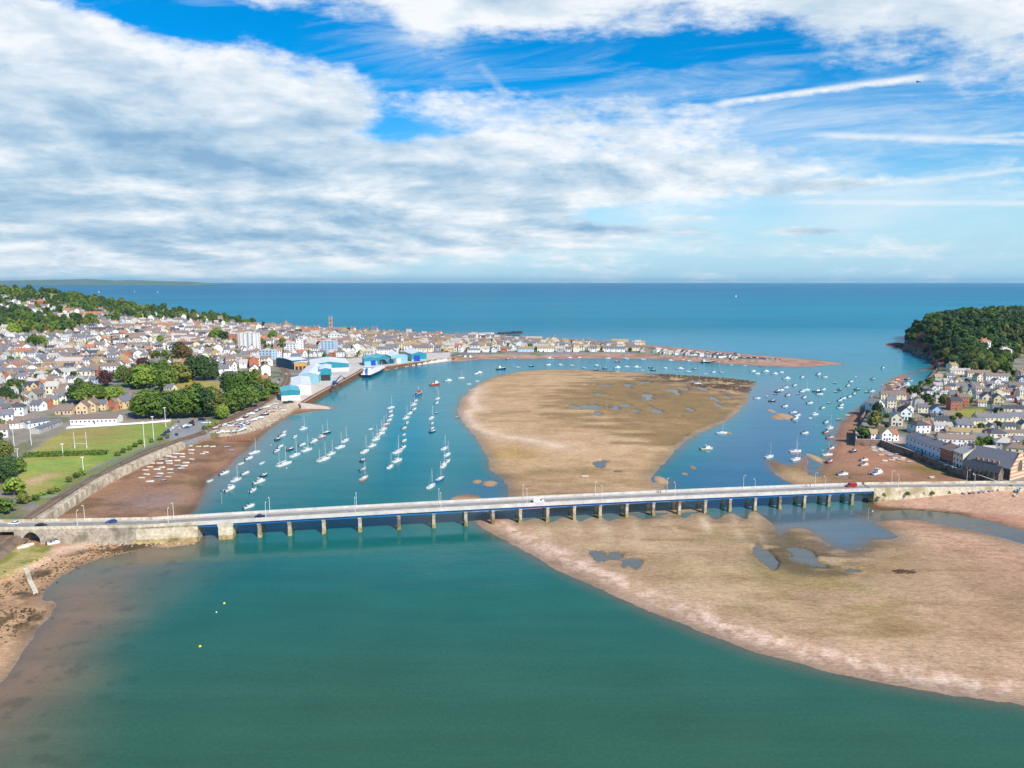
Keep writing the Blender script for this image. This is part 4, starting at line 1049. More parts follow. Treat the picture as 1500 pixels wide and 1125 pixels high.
def rect(a, b, depth, z=None):
    """base rectangle from two photo points of its front; returns centre, length, depth, heading"""
    A2, B2 = Vector(P(*a, 4.3)), Vector(P(*b, 4.3))
    if z == 'g':
        A2, B2 = Vector(G(*a)[:2]), Vector(G(*b)[:2])
    d_ = (B2 - A2); L_ = d_.length; d_.normalize(); n = Vector((-d_.y, d_.x))
    c = (A2 + B2) / 2 + n * depth / 2
    return c, L_, depth, math.atan2(d_.y, d_.x)
def gable_roof(k, x0, x1, y0, y1, ze, zr, ov=.35, th=.22, mi=0, axis='x'):
    """two thick pitched slabs; ridge along x (or y)"""
    if axis == 'x':
        ym = (y0 + y1) / 2
        for ya, sg in ((y0, -1), (y1, 1)):
            sl = (zr - ze) / abs(ym - ya); yo = ya + sg * ov; zo = ze - sl * ov
            vs = [(x0 - ov, yo, zo), (x1 + ov, yo, zo), (x1 + ov, ym, zr), (x0 - ov, ym, zr), (x0 - ov, yo, zo + th), (x1 + ov, yo, zo + th), (x1 + ov, ym, zr + th), (x0 - ov, ym, zr + th)]
            fs = [(3, 2, 1, 0), (4, 5, 6, 7), (0, 1, 5, 4), (1, 2, 6, 5), (3, 0, 4, 7)]
            if sg > 0: fs = [f[::-1] for f in fs]
            k.add(vs, fs, mi)
    else:
        t = MB(); gable_roof(t, y0, y1, x0, x1, ze, zr, ov, th, mi)
        k.add([(v[1], v[0], v[2]) for v in t.v], [f[::-1] for f in t.f], mi)
def gable_walls(k, x0, x1, y0, y1, zb, ze, zr, mi=0, axis='x'):
    if axis == 'x':
        ym = (y0 + y1) / 2
        vs = [(x0, y0, zb), (x1, y0, zb), (x1, y1, zb), (x0, y1, zb), (x0, y0, ze), (x1, y0, ze), (x1, y1, ze), (x0, y1, ze), (x0, ym, zr), (x1, ym, zr)]
        k.add(vs, [(0, 1, 5, 4), (1, 2, 6, 9, 5), (2, 3, 7, 6), (3, 0, 4, 8, 7)], mi)
    else:
        t = MB(); gable_walls(t, y0, y1, x0, x1, zb, ze, zr, mi)
        k.add([(v[1], v[0], v[2]) for v in t.v], [f[::-1] for f in t.f], mi)
def hip_roof(k, x0, x1, y0, y1, ze, zr, ov=.4, mi=0):
    x0, x1, y0, y1 = x0 - ov, x1 + ov, y0 - ov, y1 + ov; ym = (y0 + y1) / 2; r = min((y1 - y0) / 2, (x1 - x0) / 2 - .3)
    vs = [(x0, y0, ze), (x1, y0, ze), (x1, y1, ze), (x0, y1, ze), (x0 + r, ym, zr), (x1 - r, ym, zr), (x0, y0, ze - .2), (x1, y0, ze - .2), (x1, y1, ze - .2), (x0, y1, ze - .2)]
    k.add(vs, [(0, 1, 5, 4), (1, 2, 5), (2, 3, 4, 5), (3, 0, 4), (6, 7, 1, 0), (7, 8, 2, 1), (8, 9, 3, 2), (9, 6, 0, 3), (9, 8, 7, 6)], mi)
def win_mesh(name, w, h):
    k = MB().box(-w / 2, w / 2, -.05, .02, -h / 2, h / 2, 0)
    e = .09
    for x0, x1 in ((-w / 2 + e, -.03), (.03, w / 2 - e)):
        k.box(x0, x1, -.07, -.045, -h / 2 + e, h / 2 - e, 1)
    return k.mesh(name, [m_frame, m_glass])
WINM = win_mesh('window', 1.3, 1.5); WINB = win_mesh('window', 2.0, 1.6)
def add_win(par, x, y, z, rz, me=None):
    return link('window', me or WINM, par, (x, y, z), rz)
def shed(name, label, a, b, depth, eave, ridge, wallm, roofm, upper=None, split=.55, doors=(), axis='y', side=()):
    c, L_, D_, rz = rect(a, b, depth)
    root = empty(name, (c.x, c.y, 4.25), rz); tag(root, label, 'shed')
    x0, x1, y0, y1 = -L_ / 2, L_ / 2, -D_ / 2, D_ / 2
    k = MB(); gable_walls(k, x0, x1, y0, y1, -1, eave, ridge, 0, axis); k.build('wall', wallm, root)
    k = MB(); gable_roof(k, x0, x1, y0, y1, eave, ridge, .4, .25, 0, axis)
    k.build('roof', roofm, root)
    if upper:
        k = MB(); zc = eave * split
        if axis == 'y':
            k.add([(x0 - .06, y0 - .06, zc), (x1 + .06, y0 - .06, zc), (x1 + .06, y0 - .06, eave - .05), (0, y0 - .06, ridge - .05), (x0 - .06, y0 - .06, eave - .05)], [(0, 1, 2, 3, 4)], 0)
        else:
            k.add([(x0 - .06, y0 - .06, zc), (x1 + .06, y0 - .06, zc), (x1 + .06, y0 - .06, eave - .05), (x0 - .06, y0 - .06, eave - .05)], [(0, 1, 2, 3)], 0)
        k.add([(x1 + .06, y0 - .06, zc), (x1 + .06, y1, zc), (x1 + .06, y1, eave - .15), (x1 + .06, y0 - .06, eave - .15)], [(0, 1, 2, 3)], 0)
        k.build('cladding', upper, root)
    for f0, f1, zt, m_ in doors:        # front doors and dark open-front panels, as fractions of the front
        MB().box(x0 + f0 * L_, x0 + f1 * L_, y0 - .14, y0 - .02, -.5, zt).build('door', m_, root)
    for f0, f1, zt, m_ in side:
        MB().box(x1 + .02, x1 + .14, y0 + f0 * D_, y0 + f1 * D_, -.5, zt).build('door', m_, root)
    return root
shed('warehouse', 'small low teal shed with white base, nearest of the harbour sheds', (412.5, 587), (440, 585.5), 30, 8.3, 9.8, m_wclad, m_troof, m_teal, .55, [(.1, .25, 4, m_wclad)], side=[(.3, .5, 4.2, m_door)])
shed('warehouse', 'white roofed shed directly behind the small teal shed', (427, 578.3), (456, 577), 62, 8.7, 10.2, m_wclad, m_wroof, None, .5, side=[(.55, .7, 5, m_door)])
shed('warehouse', 'longest white roofed shed reaching back behind the first two sheds', (438, 562.5), (467, 561.8), 84, 9.4, 12.2, m_lteal, m_wroof, None, .42)
shed('warehouse', 'tall pale teal loading hall open at the front, beside the mobile crane', (468.5, 557.6), (486, 557), 40, 12.6, 14.0, m_lteal, m_wroof, m_teal, .42, [(.1, .9, 6.4, m_door)])  # dark front panel: its colour stands in for shade inside the open hall
shed('warehouse', 'long white shed with a teal gable and row of side doors', (455, 545), (511, 543), 56, 9.0, 12.0, m_wclad, m_wroof, m_teal, .45, side=[(.1, .22, 5, m_lteal), (.32, .44, 5, m_lteal), (.55, .67, 5, m_lteal), (.78, .9, 5, m_lteal)])
shed('warehouse', 'teal shed with a bright blue roller door beside the cargo ship', (534, 535.5), (553, 534.8), 26, 9, 11, m_lteal, m_troof, m_teal, .6, [(.5, .86, 6.5, m_bdoor)])
shed('warehouse', 'teal shed with dark gable end beside the blue hoppers', (553.5, 534), (571, 533), 30, 8.5, 12, m_teal, m_troof, None, .5, [(.15, .8, 6.5, m_door)])
shed('warehouse', 'pale blue roofed shed behind the blue hoppers', (573, 532.2), (597, 531), 30, 9.5, 12, m_lteal, m_wroof, m_lteal, .5, [(.3, .6, 6, m_wclad)])
shed('warehouse', 'farthest teal shed with dark blue doorway near the fish quay', (603, 529.2), (625, 528.2), 46, 10, 13, m_lteal, m_wroof, m_teal, .25, [(.15, .55, 8, m_bdoor)])
shed('warehouse', 'dark teal shed beside the railway curve', (405, 537), (428, 541), 20, 11, 12.5, M('navy_cladding', S(26, 84, 112), .6, .1, .3), m_wroof, None, .5)
shed('store_building', 'ochre flat-fronted store between railway and harbour sheds', (431, 541.5), (450, 541), 18, 8.5, 9.6, M('ochre_cladding', S(214, 164, 96), .8, .12, .3), m_wroof, None, .5, [(.1, .3, 4, m_door), (.4, .6, 4, m_door), (.7, .9, 4, m_door)])

def block(name, label, a, b, depth, h, wallm, floors, cols, z='p', side_cols=2, roofm=None, cat='apartment block', bays=()):
    c, L_, D_, rz = rect(a, b, depth, None if z == 'p' else z)
    zb = ground(c.x, c.y)
    root = empty(name, (c.x, c.y, zb), rz); tag(root, label, cat)
    x0, x1, y0, y1 = -L_ / 2, L_ / 2, -D_ / 2, D_ / 2
    k = MB().box(x0, x1, y0, y1, -4, h)
    for f0, f1 in bays: k.box(x0 + f0 * L_, x0 + f1 * L_, y0 - 1.0, y0 - .003, -4, h - .4)
    k.build('wall', wallm, root)
    k = MB().box(x0 - .2, x1 + .2, y0 - .2, y1 + .2, h, h + .35).box(x0 + L_ * .35, x0 + L_ * .6, y0 + D_ * .3, y0 + D_ * .7, h + .35, h + 2.4); k.build('roof', roofm or m_conc, root)
    fh = h / floors; me = win_mesh('window', min(2.4, L_ / cols * .55), fh * .5)
    for f in range(floors):
        for i in range(cols):
            x = x0 + L_ * (i + .5) / cols
            yb = y0 - (1.0 if any(x0 + p0 * L_ < x < x0 + p1 * L_ for p0, p1 in bays) else 0)
            add_win(root, x, yb - .03, fh * (f + .55), 0, me)
        for i in range(side_cols): add_win(root, x1 + .03, y0 + D_ * (i + .5) / side_cols, fh * (f + .55), math.pi / 2, me)
    return root
wm = WALLM
block('apartment_block', 'tallest white apartment block rising above the town roofs', (349, 513.5), (374, 514), 16, 28, wm['white'], 9, 4, bays=((.05, .42), (.58, .95)))
block('apartment_block', 'brown brick apartment block beside the tallest white block', (336, 505), (348, 505), 16, 19, wm['brick'], 6, 3)
block('apartment_block', 'blue grey apartment block below the tallest white block', (379, 527), (399, 527.5), 14, 13.5, WALLM['blue'], 4, 4)
block('apartment_block', 'white flat roofed block left of the harbour sheds', (420, 520.5), (434, 520.8), 14, 18, wm['white'], 6, 3)
block('apartment_block', 'higher white stair block joined to a lower white block', (434.5, 520), (445, 519.5), 14, 23, wm['white'], 7, 2)
block('apartment_block', 'pale blue fronted block behind the long teal gabled shed', (470, 517.5), (490, 517.8), 14, 19, WALLM['blue'], 6, 4)
block('apartment_block', 'broad white block in front of the church tower', (481, 500), (503, 500), 16, 13, wm['white'], 3, 5)
block('terrace_building', 'long low white terrace below the wooded hillside', (139, 497), (213, 495), 12, 7, wm['white'], 2, 16, 'g', 1, ROOFM['brown'], 'terrace')

# generic houses ------------------------------------------------------------
def house_geo(kind):
    """wall, roof builders, chimney spots, window spots (x,y,z,rz), door spot"""
    w, r = MB(), MB(); ch, wi = [], []
    if kind == 'gable':
        gable_walls(w, -4.6, 4.6, -3.7, 3.7, -3, 5.3, 8.2); gable_roof(r, -4.6, 4.6, -3.7, 3.7, 5.3, 8.2)
        ch = [(-3.9, 0, 8.0), (3.9, 0, 8.0)]; wi = [(x, -3.72, z, 0) for z in (1.5, 4.1) for x in (-3, 3)] + [(0, -3.72, 4.1, 0), (4.62, 0, 4.1, math.pi / 2), (-4.62, 0, 4.1, -math.pi / 2)]; door = (0, -3.72)
    elif kind == 'cross':
        gable_walls(w, -5.5, 5.5, -3.5, 3.5, -3, 5.2, 8.0); gable_walls(w, .6, 5.2, -5.4, 0, -3, 5.0, 7.9, 0, 'y')
        gable_roof(r, -5.5, 5.5, -3.5, 3.5, 5.2, 8.0); gable_roof(r, .6, 5.2, -5.4, 0.2, 5.0, 7.9, .3, .24, 0, 'y')
        ch = [(-4.6, 0, 7.8)]; wi = [(x, -3.52, z, 0) for z in (1.5, 4.0) for x in (-4.2,)] + [(-1.2, -3.52, 4.0, 0), (2.9, -5.42, 1.5, 0), (2.9, -5.42, 4.2, 0), (5.52, 1, 4.0, math.pi / 2)]; door = (-1.2, -3.52)
    elif kind == 'hip':
        w.box(-5.6, 5.6, -4.6, 4.6, -3, 6.0); hip_roof(r, -5.6, 5.6, -4.6, 4.6, 6.0, 8.9)
        ch = [(-2.2, .6, 8.4), (2.4, -.4, 8.4)]; wi = [(x, -4.62, z, 0) for z in (1.6, 4.5) for x in (-3.8, 3.8)] + [(0, -4.62, 4.5, 0), (5.62, -1.6, 4.5, math.pi / 2), (5.62, 1.6, 4.5, math.pi / 2), (-5.62, 0, 4.5, -math.pi / 2)]; door = (0, -4.62)
    elif kind == 'gablefront':
        gable_walls(w, -3.4, 3.4, -5, 5, -3, 5.4, 8.6, 0, 'y'); gable_roof(r, -3.4, 3.4, -5, 5, 5.4, 8.6, .35, .22, 0, 'y')
        ch = [(0, 4.2, 8.4)]; wi = [(x, -5.02, z, 0) for z in (1.5, 4.3) for x in (-1.8, 1.8)] + [(3.42, y, 4.0, math.pi / 2) for y in (-3, 2)] + [(-3.42, 0, 4.0, -math.pi / 2)]; door = (0, -5.02)
    elif kind == 'cottage':
        gable_walls(w, -5.2, 5.2, -3.4, 3.4, -3, 2.9, 5.6); gable_roof(r, -5.2, 5.2, -3.4, 3.4, 2.9, 5.6)
        ch = [(4.4, 0, 5.4)]; wi = [(x, -3.42, 1.5, 0) for x in (-3.6, 1.6, 3.7)]; door = (-1, -3.42)
    elif kind == 'terrace':
        gable_walls(w, -14, 14, -4, 4, -3, 5.8, 8.6); gable_roof(r, -14, 14, -4, 4, 5.8, 8.6)
        ch = [(-13.3, 0, 8.4), (-7, 0, 8.4), (0, 0, 8.4), (7, 0, 8.4), (13.3, 0, 8.4)]
        wi = [(x, -4.02, 4.3, 0) for x in (-12, -9, -5, -2, 2, 5, 9, 12)] + [(x, -4.02, 1.6, 0) for x in (-12, -5, 2, 9)]; door = (-9, -4.02)
    elif kind == 'town':
        gable_walls(w, -4.4, 4.4, -4.6, 4.6, -3, 8.2, 10.8); gable_roof(r, -4.4, 4.4, -4.6, 4.6, 8.2, 10.8, .25)
        ch = [(-4, 0, 10.6), (4, 0, 10.6)]; wi = [(x, -4.62, z, 0) for z in (1.6, 4.3, 7) for x in (-2.8, 0, 2.8) if not (z < 2 and x == 0)]; door = (0, -4.62)
    return w, r, ch, wi, door
KINDS_ = ['gable', 'cross', 'hip', 'gablefront', 'cottage', 'terrace', 'town']
GEO = {k: house_geo(k) for k in KINDS_}
CHM = MB().box(-.55, .55, -.4, .4, -1.4, 1.3).box(-.62, .62, -.47, .47, 1.3, 1.5).tube((-.28, 0, 1.5), (-.28, 0, 1.95), .14, .12, 6).tube((.28, 0, 1.5), (.28, 0, 1.95), .14, .12, 6).mesh('chimney', m_pot)
DOORM = MB().box(-.5, .5, -.08, .02, 0, 2.1).mesh('door', M('door_paint', S(60, 84, 110), .5, .1, 1))
def flatwin(k, x, y, z, rz, w=1.2, h=1.4, mi=1):
    c, s = math.cos(rz), math.sin(rz); q = lambda a, b, e: (x + a * c - b * s, y + a * s + b * c, z + e)
    k.add([q(-w / 2, -.04, -h / 2), q(w / 2, -.04, -h / 2), q(w / 2, -.04, h / 2), q(-w / 2, -.04, h / 2)], [(0, 1, 2, 3)], mi)
HPRO = {}
for kd in KINDS_:
    w, r, ch, wi, door = GEO[kd]
    for lod in (0, 1):
        root = empty('terraced_houses' if kd == 'terrace' else 'house', (0, 0, 0))
        ww = MB(); ww.add(w.v, w.f, 0)
        if lod: [flatwin(ww, *q) for q in wi]
        ww.build('wall', [WALLM['white'], m_glass], root)
        ro = r.build('roof', ROOFM['slate'], root)
        for q in ch: link('chimney', CHM, ro, q)
        if not lod:
            for q in wi: add_win(root, *q)
            link('door', DOORM, root, (door[0], door[1], 0))
        HPRO[kd, lod] = freeze(root)
RW = dict(slate='grey', brown='brown', terracotta='orange', lichen='ochre', pale='pale', dark='dark')
LOOKK = dict(gable='gabled house', cross='cross-gabled house', hip='hip-roofed house', gablefront='gable-fronted house', cottage='low cottage', terrace='terraced houses', town='tall town house')
HOUSES = []      # (distance, kind, x, y, z, rz, wall, roof, scale)
GROUPS = dict()
def house(kd, x, y, rz, wall, roof, sc=(1, 1, 1), z=None, pri=False, place=None):
    HOUSES.append(dict(d=0 if pri else math.hypot(x, y), kd=kd, x=x, y=y, z=ground(x, y) if z is None else z, rz=rz, wall=wall, roof=roof, sc=sc, place=place))
def inpoly(px, py, poly):
    c = False; n = len(poly)
    for i in range(n):
        ax, ay = poly[i]; bx, by = poly[(i + 1) % n]
        if (ay > py) != (by > py) and px < (bx - ax) * (py - ay) / (by - ay) + ax: c = not c
    return c
# hand-placed houses: photo base point, kind, wall, roof, turn (deg), scale
HAND = [
 (57, 601, 'gable', 'white', 'slate', -8, 1.05), (68, 597, 'gable', 'brick', 'brown', -10, .9), (78, 592, 'gable', 'yellow', 'slate', 24, .95), (90, 587, 'gable', 'white', 'slate', 26, .95), (97, 606, 'cottage', 'buff', 'brown', 4, 1.25),
 (124, 605, 'gablefront', 'buff', 'brown', 14, 1.25), (136, 602, 'gablefront', 'buff', 'brown', 14, 1.25), (149, 600, 'gable', 'buff', 'slate', 8, 1.05), (172, 598, 'gablefront', 'brick', 'brown', -18, 1.1), (184, 597, 'gablefront', 'buff', 'slate', -18, 1.25), (196, 595, 'gable', 'blue', 'slate', -20, .95), (208, 590, 'gablefront', 'buff', 'brown', -25, 1.2),
 (8, 618, 'gable', 'white', 'slate', 30, 1.2), (14, 628, 'terrace', 'white', 'brown', 32, .7), (40, 622, 'terrace', 'white', 'brown', 26, .6), (66, 575, 'gable', 'grey', 'slate', 0, 1), (0, 640, 'gable', 'white', 'brown', 30, 1.1),
 (325, 586, 'cross', 'cream', 'brown', 10, 1.25), (337, 583, 'gable', 'cream', 'brown', 20, .9), (383, 579, 'gablefront', 'white', 'slate', 0, .95), (387, 560, 'gable', 'brick', 'terracotta', 10, .95), (250, 575, 'gable', 'cream', 'slate', -12, 1.0), (226, 562, 'gable', 'white', 'brown', 0, 1.0),
 (132, 526, 'terrace', 'brick', 'brown', 0, .75), (148, 526, 'terrace', 'brick', 'brown', 0, .6), (181, 525, 'terrace', 'brick', 'slate', 0, .6), (85, 523, 'gablefront', 'white', 'brown', -12, 1.3), (94, 523, 'gablefront', 'white', 'brown', -12, 1.3), (104, 523, 'gablefront', 'white', 'brown', -12, 1.5),
 (80, 541, 'terrace', 'white', 'lichen', 0, 1.0), (108, 541, 'terrace', 'white', 'lichen', 0, .9), (22, 535, 'terrace', 'brick', 'slate', 2, .8), (46, 536, 'gablefront', 'white', 'slate', 0, 1.1), (62, 534, 'gablefront', 'white', 'slate', 0, 1.1), (50, 547, 'hip', 'white', 'slate', 6, 1.0), (10, 546, 'hip', 'white', 'brown', 0, 1.1), (42, 559, 'gable', 'white', 'brown', 0, 1.1), (65, 573, 'cottage', 'white', 'slate', 0, .9), (115, 560, 'terrace', 'white', 'slate', 4, .8), (140, 562, 'gable', 'blue', 'slate', 0, 1.0),
 # village by the headland
 (1292, 644, 'gablefront', 'white', 'lichen', 6, 1.05), (1280, 643.5, 'gable', 'white', 'lichen', 4, .85), (1303, 644.5, 'gable', 'white', 'terracotta', 4, .9), (1281, 602, 'gablefront', 'white', 'pale', 12, 1.25), (1279, 613, 'hip', 'yellow', 'lichen', 4, .62), (1302, 610, 'cross', 'green', 'slate', 8, .85), (1312, 622, 'gablefront', 'cream', 'pale', -20, 1.15), (1324, 613, 'gablefront', 'white', 'dark', -14, 1.15), (1370, 610, 'gablefront', 'blue', 'slate', -18, 1.1), (1345, 633, 'hip', 'white', 'dark', 10, 1.0), (1353, 630, 'gable', 'pink', 'terracotta', 0, .8),
 (1388, 631, 'terrace', 'white', 'pale', -4, .75), (1410, 632, 'gable', 'white', 'slate', -10, 1.1), (1432, 652, 'gable', 'cream', 'slate', -20, 1.0), (1455, 645, 'hip', 'cream', 'dark', 0, 1.0), (1425, 622, 'terrace', 'yellow', 'slate', -4, .6), (1452, 620, 'terrace', 'cream', 'slate', -4, .9), (1485, 618, 'terrace', 'cream', 'slate', -6, .9), (1480, 640, 'terrace', 'cream', 'brown', -4, .6), (1470, 660, 'hip', 'grey', 'pale', -22, 1.0), (1486, 668, 'hip', 'yellow', 'brown', -22, 1.0), (1397, 600, 'town', 'brick', 'dark', -10, 1.0), (1408, 594, 'town', 'brick', 'brown', -10, 1.0), (1443, 590, 'gablefront', 'cream', 'slate', -20, 1.1), (1460, 592, 'gablefront', 'yellow', 'slate', -20, 1.1), (1468, 602, 'terrace', 'blue', 'slate', -10, .6), (1490, 606, 'terrace', 'cream', 'dark', -12, .8),
 (1394, 544, 'town', 'cream', 'lichen', 10, 1.0), (1405, 548, 'terrace', 'cream', 'pale', -6, .8), (1432, 552, 'terrace', 'cream', 'brown', -6, .9), (1460, 557, 'terrace', 'white', 'brown', -8, .9), (1440, 507, 'hip', 'white', 'terracotta', 4, 1.25), (1470, 520, 'hip', 'white', 'pale', 4, 1.3),
 (800, 515, 'terrace', 'white', 'lichen', 2, 1.0), (770, 515, 'terrace', 'blue', 'lichen', 2, .9), (738, 515, 'hip', 'brick', 'brown', 0, .9), (815, 513.5, 'gablefront', 'white', 'slate', 0, 1.0), (872, 513, 'terrace', 'cream', 'lichen', 0, .8), (890, 513, 'terrace', 'cream', 'brown', 0, .8), (930, 513.5, 'terrace', 'cream', 'brown', -4, 1.0), (908, 504, 'terrace', 'cream', 'lichen', -4, 1.0), (935, 505, 'terrace', 'yellow', 'lichen', -4, .8), (694, 516, 'terrace', 'white', 'slate', 0, .7)]
HPTS = []
for px, py, kd, wa, ro, deg, sc in HAND:
    g = G(px, py); x, y = g[0], g[1]
    HPTS.append((x, y, 15 * sc if kd == 'terrace' else 8 * sc))
    house(kd, x, y, math.radians(deg), wa, ro, (sc, sc, sc), g[2], True)
# streets: rows of houses over the two towns, following the lie of the land
REG_L = [(-160, 690), (20, 640), (30, 610), (95, 598), (100, 578), (128, 560), (180, 548), (232, 540), (262, 548), (320, 556), (345, 552), (394, 560), (400, 567), (412, 556), (416, 545), (404, 528), (420, 527), (450, 526), (470, 530), (560, 523), (650, 516), (740, 516.5), (840, 515.5), (945, 515.5), (950, 510), (880, 506), (800, 502.5), (740, 499.5), (680, 496.5), (640, 493.5), (560, 489.5), (500, 486.5), (430, 483), (370, 478), (330, 474), (230, 470), (150, 474), (100, 478), (60, 486), (0, 480), (-160, 470)]
REG_R = [(1262, 626), (1276, 606), (1276, 592), (1286, 582), (1335, 578), (1352, 571), (1378, 549), (1410, 551), (1440, 556), (1475, 558), (1490, 545), (1640, 540), (1640, 725), (1500, 705), (1500, 690), (1480, 672), (1412, 664), (1385, 650), (1330, 634), (1310, 632), (1290, 630)]
REG_H = [(0, 450), (0, 425), (30, 428), (110, 452), (190, 458), (340, 470), (330, 474), (140, 474), (60, 470)]
NOT_ = [[(20, 640), (100, 612), (262, 608), (262, 660), (40, 740), (-80, 740), (-60, 690)], [(148, 612), (140, 556), (165, 545), (240, 538), (330, 552), (335, 580), (400, 575), (400, 612)], [(330, 555), (345, 545), (395, 552), (412, 560), (395, 600), (320, 620)],
        [(1392, 612), (1392, 596), (1440, 595), (1458, 612)], [(395, 545), (402, 590), (660, 534), (660, 520), (600, 516), (545, 522), (455, 524), (402, 530)], [(0, 488), (60, 494), (110, 486), (140, 476), (120, 466), (60, 466), (0, 470)], [(205, 536), (278, 536), (278, 516), (250, 514)], [(340, 516), (405, 516), (405, 505), (340, 500)]]
for pts_, _m in (((rail), 0),):
    RLN = np.array([(p[0], p[1]) for p in pts_])
LMK = [(o.location.x, o.location.y) for o in COL.objects if o.parent is None and o.name.split('.')[0] in ('apartment_block', 'terrace_building', 'warehouse', 'store_building')]
cand = []
rr = random.Random(4)
Y = 430.0
while Y < 1760:
    x = -.82 * Y
    while x < .98 * Y:
        rowt = math.sin(Y * .013 + x * .004)
        step = rr.choice([11, 12.5, 14, 17]) * (1 if x < 0 else 1.0)
        cand.append((x + rr.uniform(-2, 2), Y + rr.uniform(-3.5, 3.5) + 10 * rowt))
        x += step
    Y += 20 if Y < 800 else 27
za = grounds(cand)
for (x, y), z in zip(cand, za):
    px, py = proj(x, y, z)
    right = px > 1000
    inl = inpoly(px, py, REG_R) if right else inpoly(px, py, REG_L)
    if not inl:
        if not right and inpoly(px, py, REG_H) and rr.random() < .3: pass
        else: continue
    if any(inpoly(px, py, q) for q in NOT_): continue
    if any((x - a) ** 2 + (y - b) ** 2 < (c + 6) ** 2 for a, b, c in HPTS): continue
    if any((x - a) ** 2 + (y - b) ** 2 < 22 ** 2 for a, b in LMK): continue
    if np.min((RLN[:, 0] - x) ** 2 + (RLN[:, 1] - y) ** 2) < 150: continue
    if rr.random() < (.10 if not right else .16): continue
    t = rr.random()
    if right: wa = rr.choices(list(WALLS), [50, 20, 4, 5, 10, 5, 3, 4, 1])[0]; ro = rr.choices(list(ROOFS), [42, 20, 8, 8, 12, 14])[0]
    else: wa = rr.choices(list(WALLS), [66, 14, 3, 3, 5, 2, 3, 3, 1])[0]; ro = rr.choices(list(ROOFS), [36, 24, 7, 5, 20, 8])[0]
    if 500 < px < 1000 and not right: wa = rr.choices(['white', 'cream', 'buff', 'yellow', 'grey'], [56, 26, 6, 4, 8])[0]; ro = rr.choices(['brown', 'lichen', 'slate', 'terracotta', 'pale'], [30, 14, 26, 5, 25])[0]
    kd = rr.choices(KINDS_, [30, 14, 12, 18, 7, 6, 13 if y > 800 else 4])[0]
    rz = .22 * math.sin(x * .006 + y * .004) + rr.choice([0, 0, 0, math.pi / 2 if kd != 'terrace' else 0]) + rr.uniform(-.12, .12)
    if px < 420: rz += .2
    s = rr.uniform(.88, 1.12) * (.74 if right else 1.06)
    house(kd, x, y, rz, wa, ro, (s * rr.uniform(.85, 1.2), s, s * rr.uniform(.92, 1.25) * (1.0 if right else 1.08)), z)
print('houses', len(HOUSES))
HOUSES.sort(key=lambda h: h['d'])
def place_of(px, py, what='house'):
    if px > 1000:
        if py > 632: return 'near the waterfront road'
        if py > 604: return 'below the village green'
        if py > 575: return 'behind the village green'
        return 'under the headland'
    if px > 660: return 'on the harbour spit'
    if px > 400: return 'behind the harbour sheds'
    if px < 130 and py > 570: return 'beside the playing field'
    if py > 570: return 'among the park trees'
    if py > 540: return 'behind the park trees' if px > 130 else 'above the playing field'
    if py > 505: return 'mid town' if px < 330 else 'around the apartment blocks'
    return 'on the hillside' if px < 330 else 'near the seafront'
NIND = 296
far = MB()
farm = []
fidx = {}
def fslot(m):
    if m not in fidx: fidx[m] = len(farm); farm.append(m)
    return fidx[m]
for i, h in enumerate(HOUSES):
    wmats, rmat = WALLM[h['wall']], ROOFM[h['roof']]
    if i < NIND:
        lod = 0 if (h['d'] == 0 and h['y'] < 620) or (h['d'] > 0 and h['d'] < 640) else 1
        o = copy_tree(HPRO[h['kd'], lod], (h['x'], h['y'], h['z']), h['rz'], h['sc'], {'wall': {0: wmats}, 'roof': {0: rmat}})
        px, py = proj(h['x'], h['y'], h['z'])
        want(o, f"{h['wall']} {LOOKK[h['kd']]} with {RW[h['roof']]} roof", place_of(px, py), 'house', 'terraces in the towns' if h['kd'] == 'terrace' else 'houses of the towns')
    else:
        w, r, ch, wi, door = GEO[h['kd']]; c, s = math.cos(h['rz']), math.sin(h['rz']); sx, sy, sz = h['sc']
        T = lambda v: (h['x'] + v[0] * sx * c - v[1] * sy * s, h['y'] + v[0] * sx * s + v[1] * sy * c, h['z'] + v[2] * sz)
        far.add([T(v) for v in w.v], w.f, fslot(wmats)); far.add([T(v) for v in r.v], r.f, fslot(rmat))
        k = MB(); [flatwin(k, *q) for q in wi]; far.add([T(v) for v in k.v], k.f, fslot(m_glass))
        k = MB(); [k.box(x - .55, x + .55, y - .4, y + .4, z - 1.4, z + 1.5) for x, y, z in ch]; far.add([T(v) for v in k.v], k.f, fslot(m_pot))
fo = far.build('distant_houses', farm); fo['kind'] = 'stuff'; fo['label'] = 'mass of white and cream houses with brown and grey roofs filling the far town'; fo['category'] = 'houses'
for o in HPRO.values(): drop(o)

# landmark buildings ---------------------------------------------------------
def terrace_front(name, label, a, b, depth, eave, ridge, wallm, roofm, cols, floors, cat='house', chim=()):
    c, L_, D_, rz = rect(a, b, depth); root = empty(name, (c.x, c.y, 4.5), rz); tag(root, label, cat)
    x0, x1, y0, y1 = -L_ / 2, L_ / 2, -D_ / 2, D_ / 2
    k = MB(); gable_walls(k, x0, x1, y0, y1, -2, eave, ridge); k.build('wall', wallm, root)
    k = MB(); gable_roof(k, x0, x1, y0, y1, eave, ridge); ro = k.build('roof', roofm, root)
    for f in chim: link('chimney', CHM, ro, (x0 + L_ * f, 0, ridge - .2))
    for f in range(floors):
        for i in range(cols): add_win(root, x0 + L_ * (i + .5) / cols, y0 - .02, eave / floors * (f + .5) + .2, 0)
    link('door', DOORM, root, (x0 + L_ * .52, y0 - .02, 0))
    return root
terrace_front('terraced_houses', 'long white terrace with grey roof facing the boat mudflat', (1326, 654.5), (1376, 675), 11, 7.4, 10.2, M('bluish_white_render', S(222, 228, 236), .8, .05, .3), ROOFM['slate'], 9, 2, 'terrace', (.02, .34, .67, .98))
